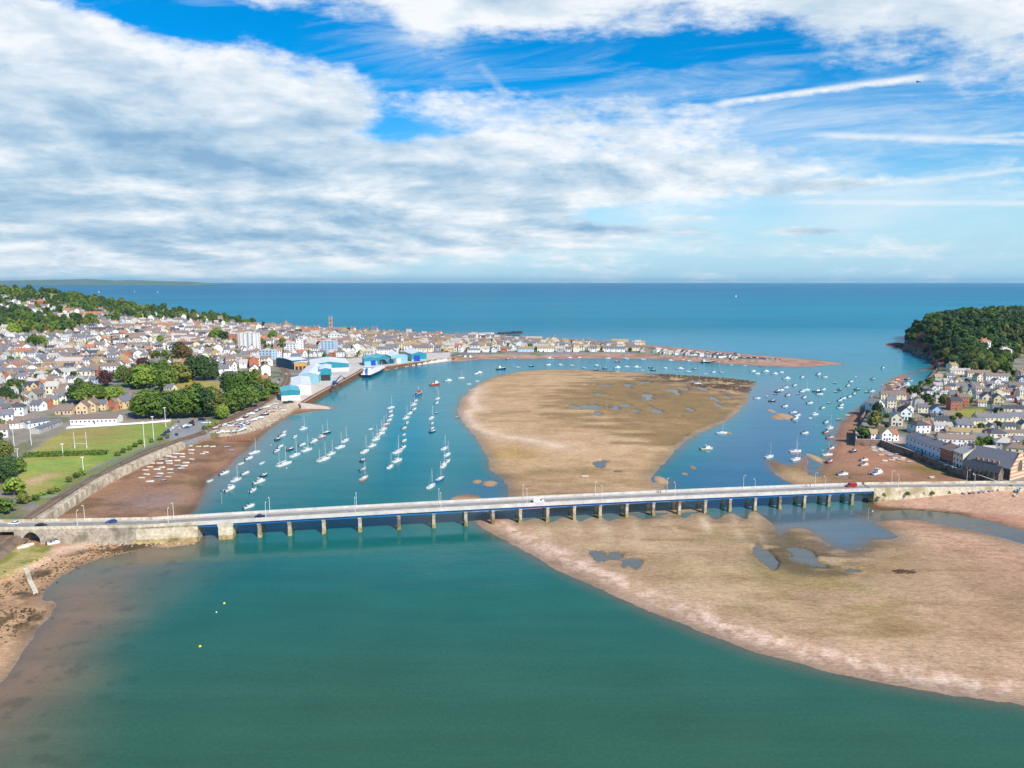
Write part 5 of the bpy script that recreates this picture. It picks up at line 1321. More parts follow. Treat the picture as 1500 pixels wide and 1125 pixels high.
terrace_front('terraced_houses', 'red brick houses joined to the white waterfront terrace', (1376.6, 675.3), (1394, 682.5), 11, 8.2, 11, WALLM['brick'], ROOFM['brown'], 4, 2, 'terrace', (.05, .95))
terrace_front('house', 'tall cream house with pale gables between brick houses and stone hall', (1395, 683), (1409, 688.5), 13, 9.2, 12.6, WALLM['cream'], ROOFM['pale'], 3, 3, 'house', (.05, .95))
terrace_front('clubhouse', 'long white clubhouse with brown roof behind the playing field', (103, 622.5), (171, 620.5), 13, 4.0, 6.6, WALLM['white'], ROOFM['brown'], 11, 1, 'clubhouse')
terrace_front('clubhouse', 'low white building with grey roof at the field corner', (41, 628), (74, 622.5), 11, 3.4, 5.4, WALLM['white'], ROOFM['slate'], 5, 1, 'clubhouse')
terrace_front('grandstand', 'small grey roofed spectator stand at the field corner', (58, 635), (92, 622), 6, 3.2, 4.4, WALLM['grey'], ROOFM['slate'], 4, 1, 'stand')
# stone hall with striped gable and great arched window
c, L_, D_, rz = rect((1414, 690.5), (1479, 704.5), 19); hall = empty('stone_hall', (c.x, c.y, 4.5), rz); tag(hall, 'dark stone hall with slate roof and striped gable beside the causeway end', 'hall')
m_hall = stone('hall_stone', S(120, 108, 92), S(146, 132, 112), S(84, 76, 66))
x0, x1, y0, y1 = -L_ / 2, L_ / 2, -D_ / 2, D_ / 2
k = MB(); gable_walls(k, x0, x1, y0, y1, -2, 6.2, 14)
k.build('wall', m_hall, hall)
k = MB(); gable_roof(k, x0, x1, y0, y1, 6.2, 14, .1); ro = k.build('roof', ROOFM['slate'], hall)
k = MB(); gable_walls(k, x0 + 1, x1 - 3, y0 - 6, y0 - .01, -2, 4.2, 7.4); k.build('aisle', m_hall, hall)
k = MB(); gable_roof(k, x0 + 1, x1 - 3, y0 - 6, y0 - .2, 4.2, 7.4, .2); k.build('roof', ROOFM['dark'], hall)
for i in range(7):
    xx = x0 + 3.5 + i * (L_ - 9) / 6
    MB().box(xx - .6, xx + .6, y0 - 6.7, y0 - 6.01, -2, 4.0).build('buttress', m_hall, hall)
    if i < 6: add_win(hall, xx + (L_ - 9) / 12, y0 - 6.05, 2.3, 0, WINB)
for i in range(5):
    xx = x0 + 5 + i * (L_ - 12) / 4
    link('chimney', CHM, ro, (xx, y0 + 1.2, 7.6))
m_s1, m_s2 = M('cream_stone', S(226, 206, 170), .9, .1, .8), M('pink_brick_band', S(206, 146, 124), .9, .12, .8)
k = MB(); nb = 14
for i in range(nb):
    za_, zb_ = 14.6 * i / nb, 14.6 * (i + 1) / nb
    hw = lambda z: D_ / 2 + .25 if z < 6.2 else max(.4, (D_ / 2 + .25) * (1 - (z - 6.2) / 8.8))
    a_, b_ = hw(za_), hw(zb_)
    k.add([(x1 + .12, -a_, za_), (x1 + .12, a_, za_), (x1 + .12, b_, zb_), (x1 + .12, -b_, zb_), (x1 - .3, -a_, za_), (x1 - .3, a_, za_), (x1 - .3, b_, zb_), (x1 - .3, -b_, zb_)], [(0, 1, 2, 3), (1, 5, 6, 2), (4, 0, 3, 7), (3, 2, 6, 7)], i % 2)
k.build('gable', [m_s1, m_s2], hall)
pts = [(-2.6, 4)] + [(-2.6 * math.cos(t), 7.4 + 3.2 * math.sin(t)) for t in [math.pi * j / 14 for j in range(15)]] + [(2.6, 4)]
k = MB(); k.add([(x1 + .16, y, z) for y, z in pts], [tuple(range(len(pts)))], 0)
k.build('arched_window', m_glass, hall)
k = MB()
for (ya, z_a), (yb, z_b) in zip(pts[:-1], pts[1:]): k.bar((x1 + .2, ya, z_a), (x1 + .2, yb, z_b), .3, .45)
for yv in (-1.3, 0, 1.3): k.bar((x1 + .2, yv, 4), (x1 + .2, yv + .001, 9.6), .14, .14)
k.build('window_surround', m_s1, hall)
# church tower and lantern church, far seafront
def at_base(px, py): g = G(px, py); return g
g = at_base(485, 489); ch = empty('church', g); tag(ch, 'tall slim brown church tower standing against the sea', 'church')
m_ch = stone('church_stone', S(176, 150, 136), S(196, 172, 156), S(136, 116, 106), .3)
k = MB().box(-2.7, 2.7, -2.7, 2.7, -3, 32)
for a in (-2.7, 2.7):
    for b in (-2.7, 2.7): k.box(a - .55, a + .55, b - .55, b + .55, -3, 33.5); k.tube((a, b, 33.5), (a, b, 39), .7, .05, 4, 0, False, False)
k.box(-2.9, 2.9, -2.9, 2.9, 32.003, 33.2)
k.build('tower', m_ch, ch)
k = MB()
for z in (10, 19, 27): flatwin(k, 0, -2.7, z, 0, 1.6, 3.4, 0); flatwin(k, 2.7, 0, z, math.pi / 2, 1.6, 3.4, 0)
k.build('belfry_opening', m_glass, ch)
k = MB(); gable_walls(k, 3.3, 30, -5, 5, -3, 8, 14); k.build('nave', m_ch, ch)
k = MB(); gable_roof(k, 3.7, 30, -5, 5, 8, 14); k.build('roof', ROOFM['brown'], ch)
g = at_base(419, 482.5); ch = empty('church', g); tag(ch, 'brown stone church with a squat pointed lantern roof near the seafront', 'church')
k = MB(); gable_walls(k, -13, 13, -6, 6, -3, 8, 14); k.tube((0, 0, -3), (0, 0, 13), 8, 8, 8, 0, True, False); k.build('wall', m_ch, ch)
k = MB(); gable_roof(k, -13, 13, -6, 6, 8, 14); k.tube((0, 0, 13), (0, 0, 19), 8.4, 2.2, 8, 0, True, False); k.tube((0, 0, 19), (0, 0, 23), 1.6, .2, 8, 0, True, False); k.build('roof', ROOFM['brown'], ch)
# pleasure pier
pa, pb = P(696, 492, 4), P(764, 489, 4); pierr = empty('pleasure_pier', (*pa, 0)); tag(pierr, 'long dark pleasure pier on legs reaching into the open sea', 'pier')
d_ = Vector((pb[0] - pa[0], pb[1] - pa[1])); Lp_ = d_.length; pierr.rotation_euler = (0, 0, math.atan2(d_.y, d_.x))
MB().box(0, Lp_, -6, 6, 4.8, 5.5).build('deck', M('pier_boards', S(86, 92, 96), .8, .15, .2), pierr)
k = MB()
for i in range(int(Lp_ / 7)):
    for y in (-5, 0, 5): k.tube((4 + i * 7, y, -3), (4 + i * 7, y, 4.8), .35, .35, 6)
k.build('leg_row', m_dark, pierr)
k = MB(); gable_walls(k, 6, Lp_ * .38, -4, 4, 5.5, 8, 9.6); k.build('pavilion', M('pavilion_wall', S(214, 216, 214), .6, .08, .3), pierr)
k = MB(); gable_roof(k, 6, Lp_ * .38, -4, 4, 8, 9.6); k.build('roof', ROOFM['pale'], pierr)
k = MB()
for y in (-5.6, 5.6):
    k.box(Lp_ * .45, Lp_, y - .08, y + .08, 6.5, 6.65)
    for i in range(int(Lp_ * .55 / 4)): k.box(Lp_ * .45 + i * 4, Lp_ * .45 + i * 4 + .2, y - .1, y + .1, 5.5, 6.5)
k.box(Lp_ * .5, Lp_ * .8, -4.2, 4.2, 5.5, 8.8); k.box(Lp_ - 22, Lp_ - 1, -5.2, 5.2, 5.5, 9.8); k.build('railing', m_dark, pierr)
# ---------------------------------------------------------------- trees
def leafmat(name, a, b):
    m, nt, bs = newmat(name)
    tc = nt.node('ShaderNodeTexCoord').outputs['Object']
    f = nt.noise(tc, .45, 4, .6); f2 = nt.noise(tc, 2.4, 3, .6)
    r = nt.node('ShaderNodeObjectInfo').outputs['Random']
    t = nt.math('ADD', nt.math('MULTIPLY', f, .55), nt.math('ADD', nt.math('MULTIPLY', f2, .45), nt.math('MULTIPLY', nt.math('SUBTRACT', r, .5), .22)))
    nt.put(bs.inputs['Base Color'], nt.mix(nt.maprange(t, .3, .7, 0, 1), a, b))
    bs.inputs['Roughness'].default_value = .75; bs.inputs['Specular IOR Level'].default_value = .25
    return m
LEAF = dict(green=leafmat('green_leaves', S(60, 88, 34), S(118, 142, 60)), dark=leafmat('dark_leaves', S(44, 70, 42), S(86, 110, 62)), light=leafmat('light_leaves', S(92, 122, 40), S(150, 170, 70)),
            olive=leafmat('olive_leaves', S(84, 94, 44), S(140, 142, 72)), purple=leafmat('purple_leaves', S(60, 40, 46), S(98, 66, 66)), gold=leafmat('golden_leaves', S(196, 180, 40), S(230, 214, 70)), brown=leafmat('bronze_leaves', S(84, 70, 48), S(128, 106, 68)))
m_bark = M('bark', S(96, 78, 60), .95, .25, .8)
def crown_mb(seed, h, rad, base, n, lumps, leaf, conic=False):
    r = random.Random(seed); k = MB()
    L_ = []
    for i in range(lumps):
        if conic:
            t = (i + .5) / lumps; z = base + (h - base) * t; q = rad * (1 - t) * .9 + .2; L_.append((Vector((r.uniform(-.15, .15) * rad, r.uniform(-.15, .15) * rad, z)), q))
        else:
            a = i * 2.4 + r.uniform(-.4, .4); t = (i + .5) / lumps; z = base + (h - base) * (.22 + .62 * t) ; rr_ = rad * .62 * math.sqrt(max(.05, 1 - (1.7 * t - .55) ** 2 * .8)) * r.uniform(.55, 1.05)
            L_.append((Vector((math.cos(a) * rr_, math.sin(a) * rr_, z)), rad * r.choice([.2, .28, .34, .4, .48])))
    per = n // len(L_)
    for c, q in L_:
        for _ in range(per):
            d_ = Vector((r.gauss(0, 1), r.gauss(0, 1), r.gauss(.35, 1))).normalized()
            p = c + Vector((d_.x * q, d_.y * q, d_.z * q * .8)) * (r.uniform(.8, 1.1) if r.random() < .86 else r.uniform(1.1, 1.4))
            nn = (d_ + Vector((r.gauss(0, .45), r.gauss(0, .45), r.gauss(.2, .45)))).normalized()
            u = nn.orthogonal().normalized(); v = nn.cross(u); a = r.uniform(0, 6.28); u, v = u * math.cos(a) + v * math.sin(a), v * math.cos(a) - u * math.sin(a)
            s = leaf * r.uniform(.6, 1.3)
            k.add([p - u * s - v * s * .6, p + u * s - v * s * .7, p + u * s * .8 + v * s * .6, p - u * s * .7 + v * s * .8], [(0, 1, 2, 3)])
    return k, L_
TREE = {}
def tree_proto(key, seed, h, rad, base, n, lumps, leaf, conic=False):
    k, L_ = crown_mb(seed, h, rad, base, n, lumps, leaf, conic)
    root = empty('tree', (0, 0, 0))
    k.build('crown', LEAF['green'], root)
    t = MB().tube((0, 0, -1.5), (.1, 0, base + .25 * (h - base)), .042 * h, .022 * h, 8)
    for c, q in L_[:5]: t.tube((.1, 0, base * .8 + .1 * h), tuple(c), .016 * h, .006 * h, 5)
    t.build('trunk', m_bark, root); TREE[key] = freeze(root)
for i in range(4): tree_proto(('broad', i), 20 + i, 12, 5.9, .3, 2500, 24, .44)
for i in range(3): tree_proto(('tall', i), 40 + i, 14, 4.2, 1.2, 1400, 15, .5)
for i in range(3): tree_proto(('bush', i), 60 + i, 5, 3.6, .2, 800, 9, .38)
tree_proto(('cone', 0), 80, 12, 2.6, .4, 900, 12, .4, True)
tree_proto(('cone', 1), 81, 12, 3.2, .6, 900, 12, .4, True)
NT_ = [0]
TL = dict(green='green', dark='dark green', light='light green', olive='olive green', purple='purple', gold='golden', brown='bronze')
SHN = dict(broad='rounded tree', tall='tall tree', bush='low bush', cone='pointed tree')
def tree(x, y, h, shape, leaf, place, z=None):
    i = NT_[0]; NT_[0] += 1
    nv = dict(broad=4, tall=3, bush=3, cone=2)[shape]; hp = dict(broad=12, tall=14, bush=5, cone=12)[shape]
    rz = (i * 2.399) % 6.28; s = h / hp
    o = copy_tree(TREE[shape, i % nv], (x, y, ground(x, y) if z is None else z), rz, (s * (.9 + .3 * ((i * 37) % 10) / 10), s * (.9 + .3 * ((i * 53) % 10) / 10), s), {'crown': {0: LEAF[leaf]}})
    if shape == 'bush': o.name = 'bush'
    return want(o, f'{TL[leaf]} {SHN[shape]}', place, 'bush' if shape == 'bush' else 'tree', 'bushes of the shore' if shape == 'bush' else 'trees of the towns and woods')
TH_ = [ # photo base x, y, height in photo pixels, shape, leaf
 (13, 700, 31, 'broad', 'dark'), (27, 694, 22, 'broad', 'green'), (4, 676, 30, 'broad', 'olive'), (21, 726, 24, 'bush', 'light'), (7, 752, 20, 'bush', 'green'), (34, 738, 14, 'bush', 'olive'), (2, 708, 24, 'broad', 'dark'),
 (213, 612, 40, 'broad', 'green'), (230, 613, 42, 'broad', 'green'), (248, 612, 36, 'broad', 'dark'), (266, 613, 44, 'broad', 'green'), (283, 612, 46, 'broad', 'green'), (300, 611, 44, 'broad', 'dark'), (316, 609, 40, 'broad', 'olive'), (204, 609, 30, 'broad', 'olive'), (326, 614, 22, 'broad', 'light'), (337, 606, 34, 'broad', 'green'), (350, 602, 40, 'broad', 'green'), (364, 597, 36, 'broad', 'green'), (378, 589, 28, 'broad', 'dark'), (344, 588, 42, 'broad', 'green'), (336, 577, 34, 'broad', 'dark'), (360, 580, 40, 'broad', 'green'), (374, 577, 30, 'broad', 'olive'), (392, 573, 20, 'broad', 'green'), (400, 578, 18, 'bush', 'green'), (386, 588, 20, 'broad', 'light'),
 (290, 597, 36, 'broad', 'green'), (274, 599, 32, 'broad', 'olive'), (245, 600, 28, 'broad', 'olive'), (228, 598, 28, 'broad', 'green'), (310, 598, 32, 'broad', 'green'), (255, 590, 20, 'broad', 'green'),
 (246, 573, 36, 'broad', 'green'), (260, 562, 34, 'broad', 'olive'), (284, 558, 36, 'broad', 'dark'), (299, 557, 38, 'broad', 'dark'), (309, 557, 26, 'broad', 'dark'), (274, 556, 26, 'broad', 'green'), (240, 556, 28, 'broad', 'green'), (226, 566, 36, 'broad', 'green'), (212, 570, 36, 'broad', 'light'), (196, 568, 26, 'broad', 'green'), (181, 560, 24, 'broad', 'green'), (155, 566, 24, 'broad', 'purple'), (193, 566, 26, 'broad', 'brown'), (210, 545, 22, 'broad', 'purple'), (268, 530, 26, 'broad', 'brown'), (262, 524, 24, 'broad', 'dark'), (276, 527, 18, 'broad', 'green'), (277, 559, 16, 'cone', 'gold'), (126, 592, 30, 'broad', 'green'), (112, 590, 26, 'broad', 'dark'), (143, 588, 24, 'broad', 'green'), (160, 586, 18, 'bush', 'light'), (175, 583, 16, 'broad', 'light'), (120, 575, 16, 'broad', 'purple'), (132, 573, 14, 'broad', 'brown'), (20, 580, 22, 'broad', 'green'), (10, 592, 24, 'broad', 'dark'), (25, 600, 22, 'broad', 'dark'), (34, 572, 14, 'bush', 'dark'), (88, 552, 10, 'bush', 'green'), (72, 553, 10, 'bush', 'olive'), (235, 508, 18, 'tall', 'light'), (320, 500, 20, 'broad', 'light'), (328, 502, 18, 'broad', 'dark'), (313, 500, 16, 'broad', 'olive'), (345, 505, 12, 'broad', 'green'), (400, 500, 16, 'broad', 'light'), (414, 507, 14, 'broad', 'green'), (467, 512, 14, 'tall', 'purple'), (527, 522, 10, 'broad', 'light'), (566, 516, 9, 'broad', 'green'), (511, 487, 8, 'broad', 'dark'), (386, 480, 10, 'tall', 'dark'), (345, 525, 12, 'bush', 'green'), (440, 492, 10, 'broad', 'dark'), (497, 486, 6, 'broad', 'dark'), (475, 487, 7, 'broad', 'dark'), (282, 492, 9, 'broad', 'dark'), (150, 505, 8, 'broad', 'olive'), (60, 511, 18, 'broad', 'light'), (50, 512, 20, 'broad', 'green'), (22, 495, 20, 'broad', 'light'), (230, 524, 10, 'bush', 'green'), (210, 527, 10, 'bush', 'green'), (222, 525, 10, 'bush', 'olive'), (132, 547, 8, 'bush', 'green'),
 (1342, 579, 14, 'bush', 'dark'), (1332, 578, 10, 'bush', 'dark'), (1350, 566, 8, 'bush', 'green'), (1362, 563, 9, 'bush', 'green'), (1383, 594, 16, 'broad', 'olive'), (1390, 590, 10, 'bush', 'olive'), (1392, 650, 13, 'broad', 'green'), (1436, 655, 15, 'broad', 'green'), (1448, 656, 16, 'broad', 'green'), (1428, 655, 12, 'broad', 'light'), (1262, 641, 16, 'bush', 'dark'), (1268, 643, 14, 'bush', 'green'), (1350, 622, 10, 'bush', 'green'), (1363, 616, 9, 'bush', 'green'), (1358, 620, 8, 'bush', 'green'), (1404, 613, 8, 'bush', 'dark'), (1300, 612, 7, 'bush', 'green'), (1437, 628, 8, 'bush', 'green'), (1464, 627, 9, 'broad', 'dark'), (1495, 668, 20, 'broad', 'olive'), (1340, 668, 7, 'bush', 'dark'), (1352, 672, 7, 'bush', 'dark'), (1361, 676, 7, 'bush', 'dark'), (1335, 665, 6, 'bush', 'dark'), (1480, 562, 10, 'tall', 'light'), (1455, 545, 16, 'broad', 'olive'), (1474, 547, 16, 'broad', 'green'), (1420, 547, 14, 'broad', 'dark'), (1445, 549, 12, 'broad', 'green')]
def tplace(px, py):
    if px > 1000: return 'among the village houses'
    if px < 45 and py > 660: return 'left of the playing field'
    if px < 420 and py > 584: return 'between playing field and railway'
    if py > 540: return 'around the upper park lawn'
    return 'among the town houses'
for px, py, hp, sh, lf in TH_:
    g = G(px, py); tree(g[0], g[1], max(2.2, hp * math.hypot(g[0], g[1]) / FPX * .92), sh, lf, tplace(px, py), g[2])
for px, py in ((172, 668), (181, 663.5), (190, 659.5), (198, 655), (206, 650.5), (101, 706), (112, 700), (121, 696), (74, 724), (83, 720), (52, 733), (63, 728), (222, 648), (235, 645), (246, 642), (300, 629), (308, 626), (318, 622)):
    g = G(px, py); tree(g[0], g[1], 3.0, 'bush', random.choice(['light', 'green', 'light', 'olive']), 'along the railway fence', g[2])
for px, py in ((1012 + 0, 0),): pass
for px, py in ((1295, 726), (1330, 724), (1352, 722), (1366, 723), (1390, 722), (1422, 721)):
    x, y = P(px, py, 5.5); tree(x, y, 1.8, 'bush', 'light', 'on the east causeway wall', 4.9)
# hedge across the playing field
a, b = G(37, 669.5), G(157, 665.5); rr = random.Random(8); k = MB(); L_ = math.dist(a[:2], b[:2])
for i in range(2600):
    t = rr.random(); w = rr.uniform(-1.6, 1.6); zt = rr.uniform(.1, 2.5); e = rr.choice([0, 1, 2])
    if e == 0: zt = 2.3 + rr.uniform(-.3, .35)
    elif e == 1: w = -1.6 + rr.uniform(-.25, .25)
    else: w = 1.6 + rr.uniform(-.25, .25)
    p = Vector((a[0] + (b[0] - a[0]) * t, a[1] + (b[1] - a[1]) * t + w, 4 + zt)); nn = Vector((rr.gauss(0, .6), rr.gauss(0, .6) - (.8 if e == 1 else 0), rr.gauss(.4, .6))).normalized(); u = nn.orthogonal().normalized(); v = nn.cross(u); s = rr.uniform(.25, .55)
    k.add([p - u * s - v * s, p + u * s - v * s, p + u * s + v * s, p - u * s + v * s], [(0, 1, 2, 3)])
tag(k.build('hedge', LEAF['green']), 'long dark clipped hedge across the lower part of the playing field', 'hedge')
# woods: the headland and the hillside.  The foremost trees are trees of their own, the depth of the wood one mass
FARC = {}
for i in range(5):
    k, _ = crown_mb(200 + i, 11, 6.0, .5, 330, 9, 1.0)
    FARC[i] = (np.array(k.v), np.array(k.f))
def mass(name, label, spots, leafs):
    V_, F_, M_ = [], [], []; o = 0
    r = random.Random(len(spots))
    ms = [LEAF[q] for q in leafs]
    for n_, (x, y, z, h) in enumerate(spots):
        v, f = FARC[n_ % 5]; a = r.uniform(0, 6.28); c, s = math.cos(a), math.sin(a); q = h / 11
        V_.append(np.stack([x + (v[:, 0] * c - v[:, 1] * s) * q, y + (v[:, 0] * s + v[:, 1] * c) * q, z + v[:, 2] * q], -1)); F_.append(f + o); o += len(v)
        t_ = float(fbm(np.array([x]), np.array([y]), 60, 3)[0]) + r.gauss(0, .12); M_.append(np.full(len(f), int(np.clip((t_ + .45) / .9 * len(ms), 0, len(ms) - 1))))
    V_, F_, M_ = np.concatenate(V_), np.concatenate(F_), np.concatenate(M_)
    me = bpy.data.meshes.new(name); n = len(F_)
    me.vertices.add(len(V_)); me.vertices.foreach_set('co', V_.astype(np.float32).reshape(-1)); me.loops.add(4 * n); me.loops.foreach_set('vertex_index', F_.astype(np.int32).reshape(-1))
    me.polygons.add(n); me.polygons.foreach_set('loop_start', np.arange(0, 4 * n, 4, dtype=np.int32)); me.polygons.foreach_set('loop_total', np.full(n, 4, dtype=np.int32)); me.polygons.foreach_set('material_index', M_.astype(np.int32))
    for m in ms: me.materials.append(m)
    me.update(calc_edges=True); ob = link(name, me); ob['kind'] = 'stuff'; ob['label'] = label; ob['category'] = 'wood'
def scatter(n, x0, x1, y0, y1, ok, dmin, seed):
    r = random.Random(seed); out = []; X = [(r.uniform(x0, x1), r.uniform(y0, y1)) for _ in range(n)]
    zs = grounds(X)
    for (x, y), z in zip(X, zs):
        if ok(x, y, z) and all((x - a) ** 2 + (y - b) ** 2 > dmin ** 2 for a, b, c in out): out.append((x, y, z))
    return out
def ness_ok(x, y, z):
    px, py = proj(x, y, z)
    if not inpoly(x, y, w_ness) or z < 6 or px > 1560: return False
    if any((x - h[0]) ** 2 + (y - h[1]) ** 2 < (h[2] + 5) ** 2 for h in HPTS): return False
    d = dline(np.array([x]), np.array([y]), w_sea)[0]
    return d > 24 or random.random() < .14
sp_ = scatter(16000, 500, 1150, 800, 1500, ness_ok, 8.0, 3)
sp_.sort(key=lambda q: math.hypot(q[0], q[1]))
vis = [q for q in sp_ if q[1] < 1420]
ind = vis[:60] + vis[60::max(1, (len(vis) - 60) // 40)][:40]; rest = [q for q in sp_ if q not in ind]
rr = random.Random(12)
for x, y, z in ind:
    px, py = proj(x, y, z); tree(x, y, rr.uniform(8, 15), 'broad', rr.choice(['dark', 'green', 'dark', 'olive', 'green', 'olive', 'dark']), 'in the headland wood', z)
mass('headland_wood', 'dense mixed green wood covering the headland', [(x, y, z - 2, rr.choice([6, 8, 10, 12, 15])) for x, y, z in rest], ['dark', 'dark', 'dark', 'green', 'dark', 'olive'])
def hill_ok(x, y, z):
    px, py = proj(x, y, z)
    if px < -60 or px > 372 or z < 3: return False
    a = inpoly(px, py, [(-60, 486), (0, 486), (60, 492), (112, 486), (142, 478), (150, 472), (230, 470), (330, 476), (372, 478), (372, 468), (350, 464), (300, 462), (240, 452), (190, 446), (120, 434), (60, 424), (-60, 410)])
    if not a: return False
    if any(((px - e[0]) / e[2]) ** 2 + ((py - e[1]) / e[3]) ** 2 < 1 for e in ((75, 433, 26, 4), (20, 424, 16, 3), (265, 457, 24, 4))): return rr.random() < .1
    if any((x - h['x']) ** 2 + (y - h['y']) ** 2 < 12 ** 2 for h in NEARH): return False
    t_ = float(fbm(np.array([x]), np.array([y * .6]), 110, 3)[0]); return rr.random() < (.95 if py > 462 else .75) * (1 if t_ > .02 else .25)
NEARH = [h for h in HOUSES if h['y'] > 1050 and h['x'] < -380]
sp_ = scatter(14000, -1750, -560, 1050, 2120, hill_ok, 11, 5)
sp_.sort(key=lambda q: math.hypot(q[0], q[1])); print('hill trees', len(sp_))
ridge = [q for q in sp_ if rr.random() < .09][:60]; rest = [q for q in sp_ if q not in ridge]
for x, y, z in ridge: tree(x, y, rr.uniform(11, 17), rr.choice(['broad', 'broad', 'tall']), rr.choice(['dark', 'dark', 'green', 'dark', 'olive']), 'on the wooded hillside', z)
mass('hillside_wood', 'dark green wood and hedgerows on the hill behind the town', [(x, y, z - 2, rr.choice([6, 9, 12, 15, 18])) for x, y, z in rest], ['dark', 'dark', 'dark', 'green', 'green', 'olive'])
# garden shrubs scattered between the houses, too many and too small to count
gs = scatter(2600, -900, 900, 470, 1400, lambda x, y, z: (lambda q: (inpoly(*q, REG_L) if q[0] < 1000 else inpoly(*q, REG_R)) and not any(inpoly(*q, e) for e in NOT_[3:5]))(proj(x, y, z)) and min((x - h['x']) ** 2 + (y - h['y']) ** 2 for h in HOUSES) > 45, 6, 9)
mass('garden_shrubs', 'scattered green garden shrubs and hedges between the town houses', [(x, y, z - .4, rr.choice([2.5, 4, 5, 7, 10])) for x, y, z in gs], ['green', 'dark', 'dark', 'olive'])
print('trees', NT_[0], 'shrubs', len(gs))
for o in TREE.values(): drop(o)
# ---------------------------------------------------------------- boats
HC = dict(white=(.82, .82, .80), navy=S(26, 40, 78), red=S(186, 62, 50), blue=S(70, 120, 180), grey=S(150, 158, 166), pink=S(214, 150, 136), green=S(70, 110, 90), cream=S(236, 222, 190), black=S(34, 34, 40), orange=S(214, 110, 50))
HM = {k: M(k + '_hull', c, .3, .04, 1) for k, c in HC.items()}
m_deck = M('boat_deck', S(226, 222, 210), .6, .06, 1.5); m_in = M('boat_inside', S(196, 186, 168), .7, .12, 1.5); m_alu = M('spar', (.78, .78, .77), .35, .03, 1, metal=.2)
CVM = {k: M(k + '_sail_cover', c, .8, .08, 1.5) for k, c in dict(blue=S(46, 84, 150), tan=S(206, 190, 160), white=S(230, 230, 226), green=S(60, 104, 84)).items()}
m_boot = M('antifouling', S(120, 44, 40), .8, .15, 1)
def hull(L_, B_, fb, dr=.35, tr=.75, sheer=.25, n=12, open_=False):
    """lofted hull, bow to +Y; slot 0 topsides, 1 bottom.  Also returns the sheer outline"""
    k = MB(); vs = []; out = []
    for i in range(n + 1):
        t = i / n; y = -L_ / 2 + L_ * t
        w = B_ / 2 * (tr + (1 - tr) * math.sin(min(1, t / .45) * math.pi / 2) if t < .45 else math.cos((t - .45) / .55 * math.pi / 2) ** .75)
        w = max(w, .02); zs = fb * (1 + sheer * (t * 1.4) ** 2 * .6); yb = y + (0 if t < .6 else (t - .6) * L_ * .0)
        sec = [(-w, y, zs), (-w * .93, y - .04 * L_ * t * t * 0, .02), (-w * .62, y - (.05 * L_ if t > .92 else 0), -dr * .7), (0, y - (.05 * L_ if t > .92 else 0), -dr), (w * .62, y - (.05 * L_ if t > .92 else 0), -dr * .7), (w * .93, y, .02), (w, y, zs)]
        vs += sec; out.append((w, y, zs))
    fs, ms = [], []
    for i in range(n):
        for j in range(6): k_ = i * 7 + j; fs.append((k_, k_ + 7, k_ + 8, k_ + 1)); ms.append(0 if j in (0, 5) else 1)
    o = len(k.v); k.v += vs
    for f, m in zip(fs, ms): k.f.append(f); k.m.append(m); k.sm.append(True)
    k.f.append(tuple(range(7))); k.m.append(0); k.sm.append(False)
    return k, out
def decked(out, inset, dz, n0=0, n1=None):
    k = MB(); o = out[n0:n1]; vs = []
    for w, y, z in o: vs += [(-max(.01, w - inset), y, z + dz), (max(.01, w - inset), y, z + dz)]
    k.add(vs, [(2 * i, 2 * i + 1, 2 * i + 3, 2 * i + 2) for i in range(len(o) - 1)])
    return k
def coach(k, x, y0, y1, z0, z1, taper=.75, mi=0):
    vs = [(-x, y0, z0), (x, y0, z0), (x * taper, y1, z0), (-x * taper, y1, z0), (-x * .85, y0 + .05, z1), (x * .85, y0 + .05, z1), (x * .85 * taper, y1 - .35, z1), (-x * .85 * taper, y1 - .35, z1)]
    k.add(vs, [(4, 5, 6, 7), (0, 1, 5, 4), (1, 2, 6, 5), (2, 3, 7, 6), (3, 0, 4, 7)], mi)
BP = {}
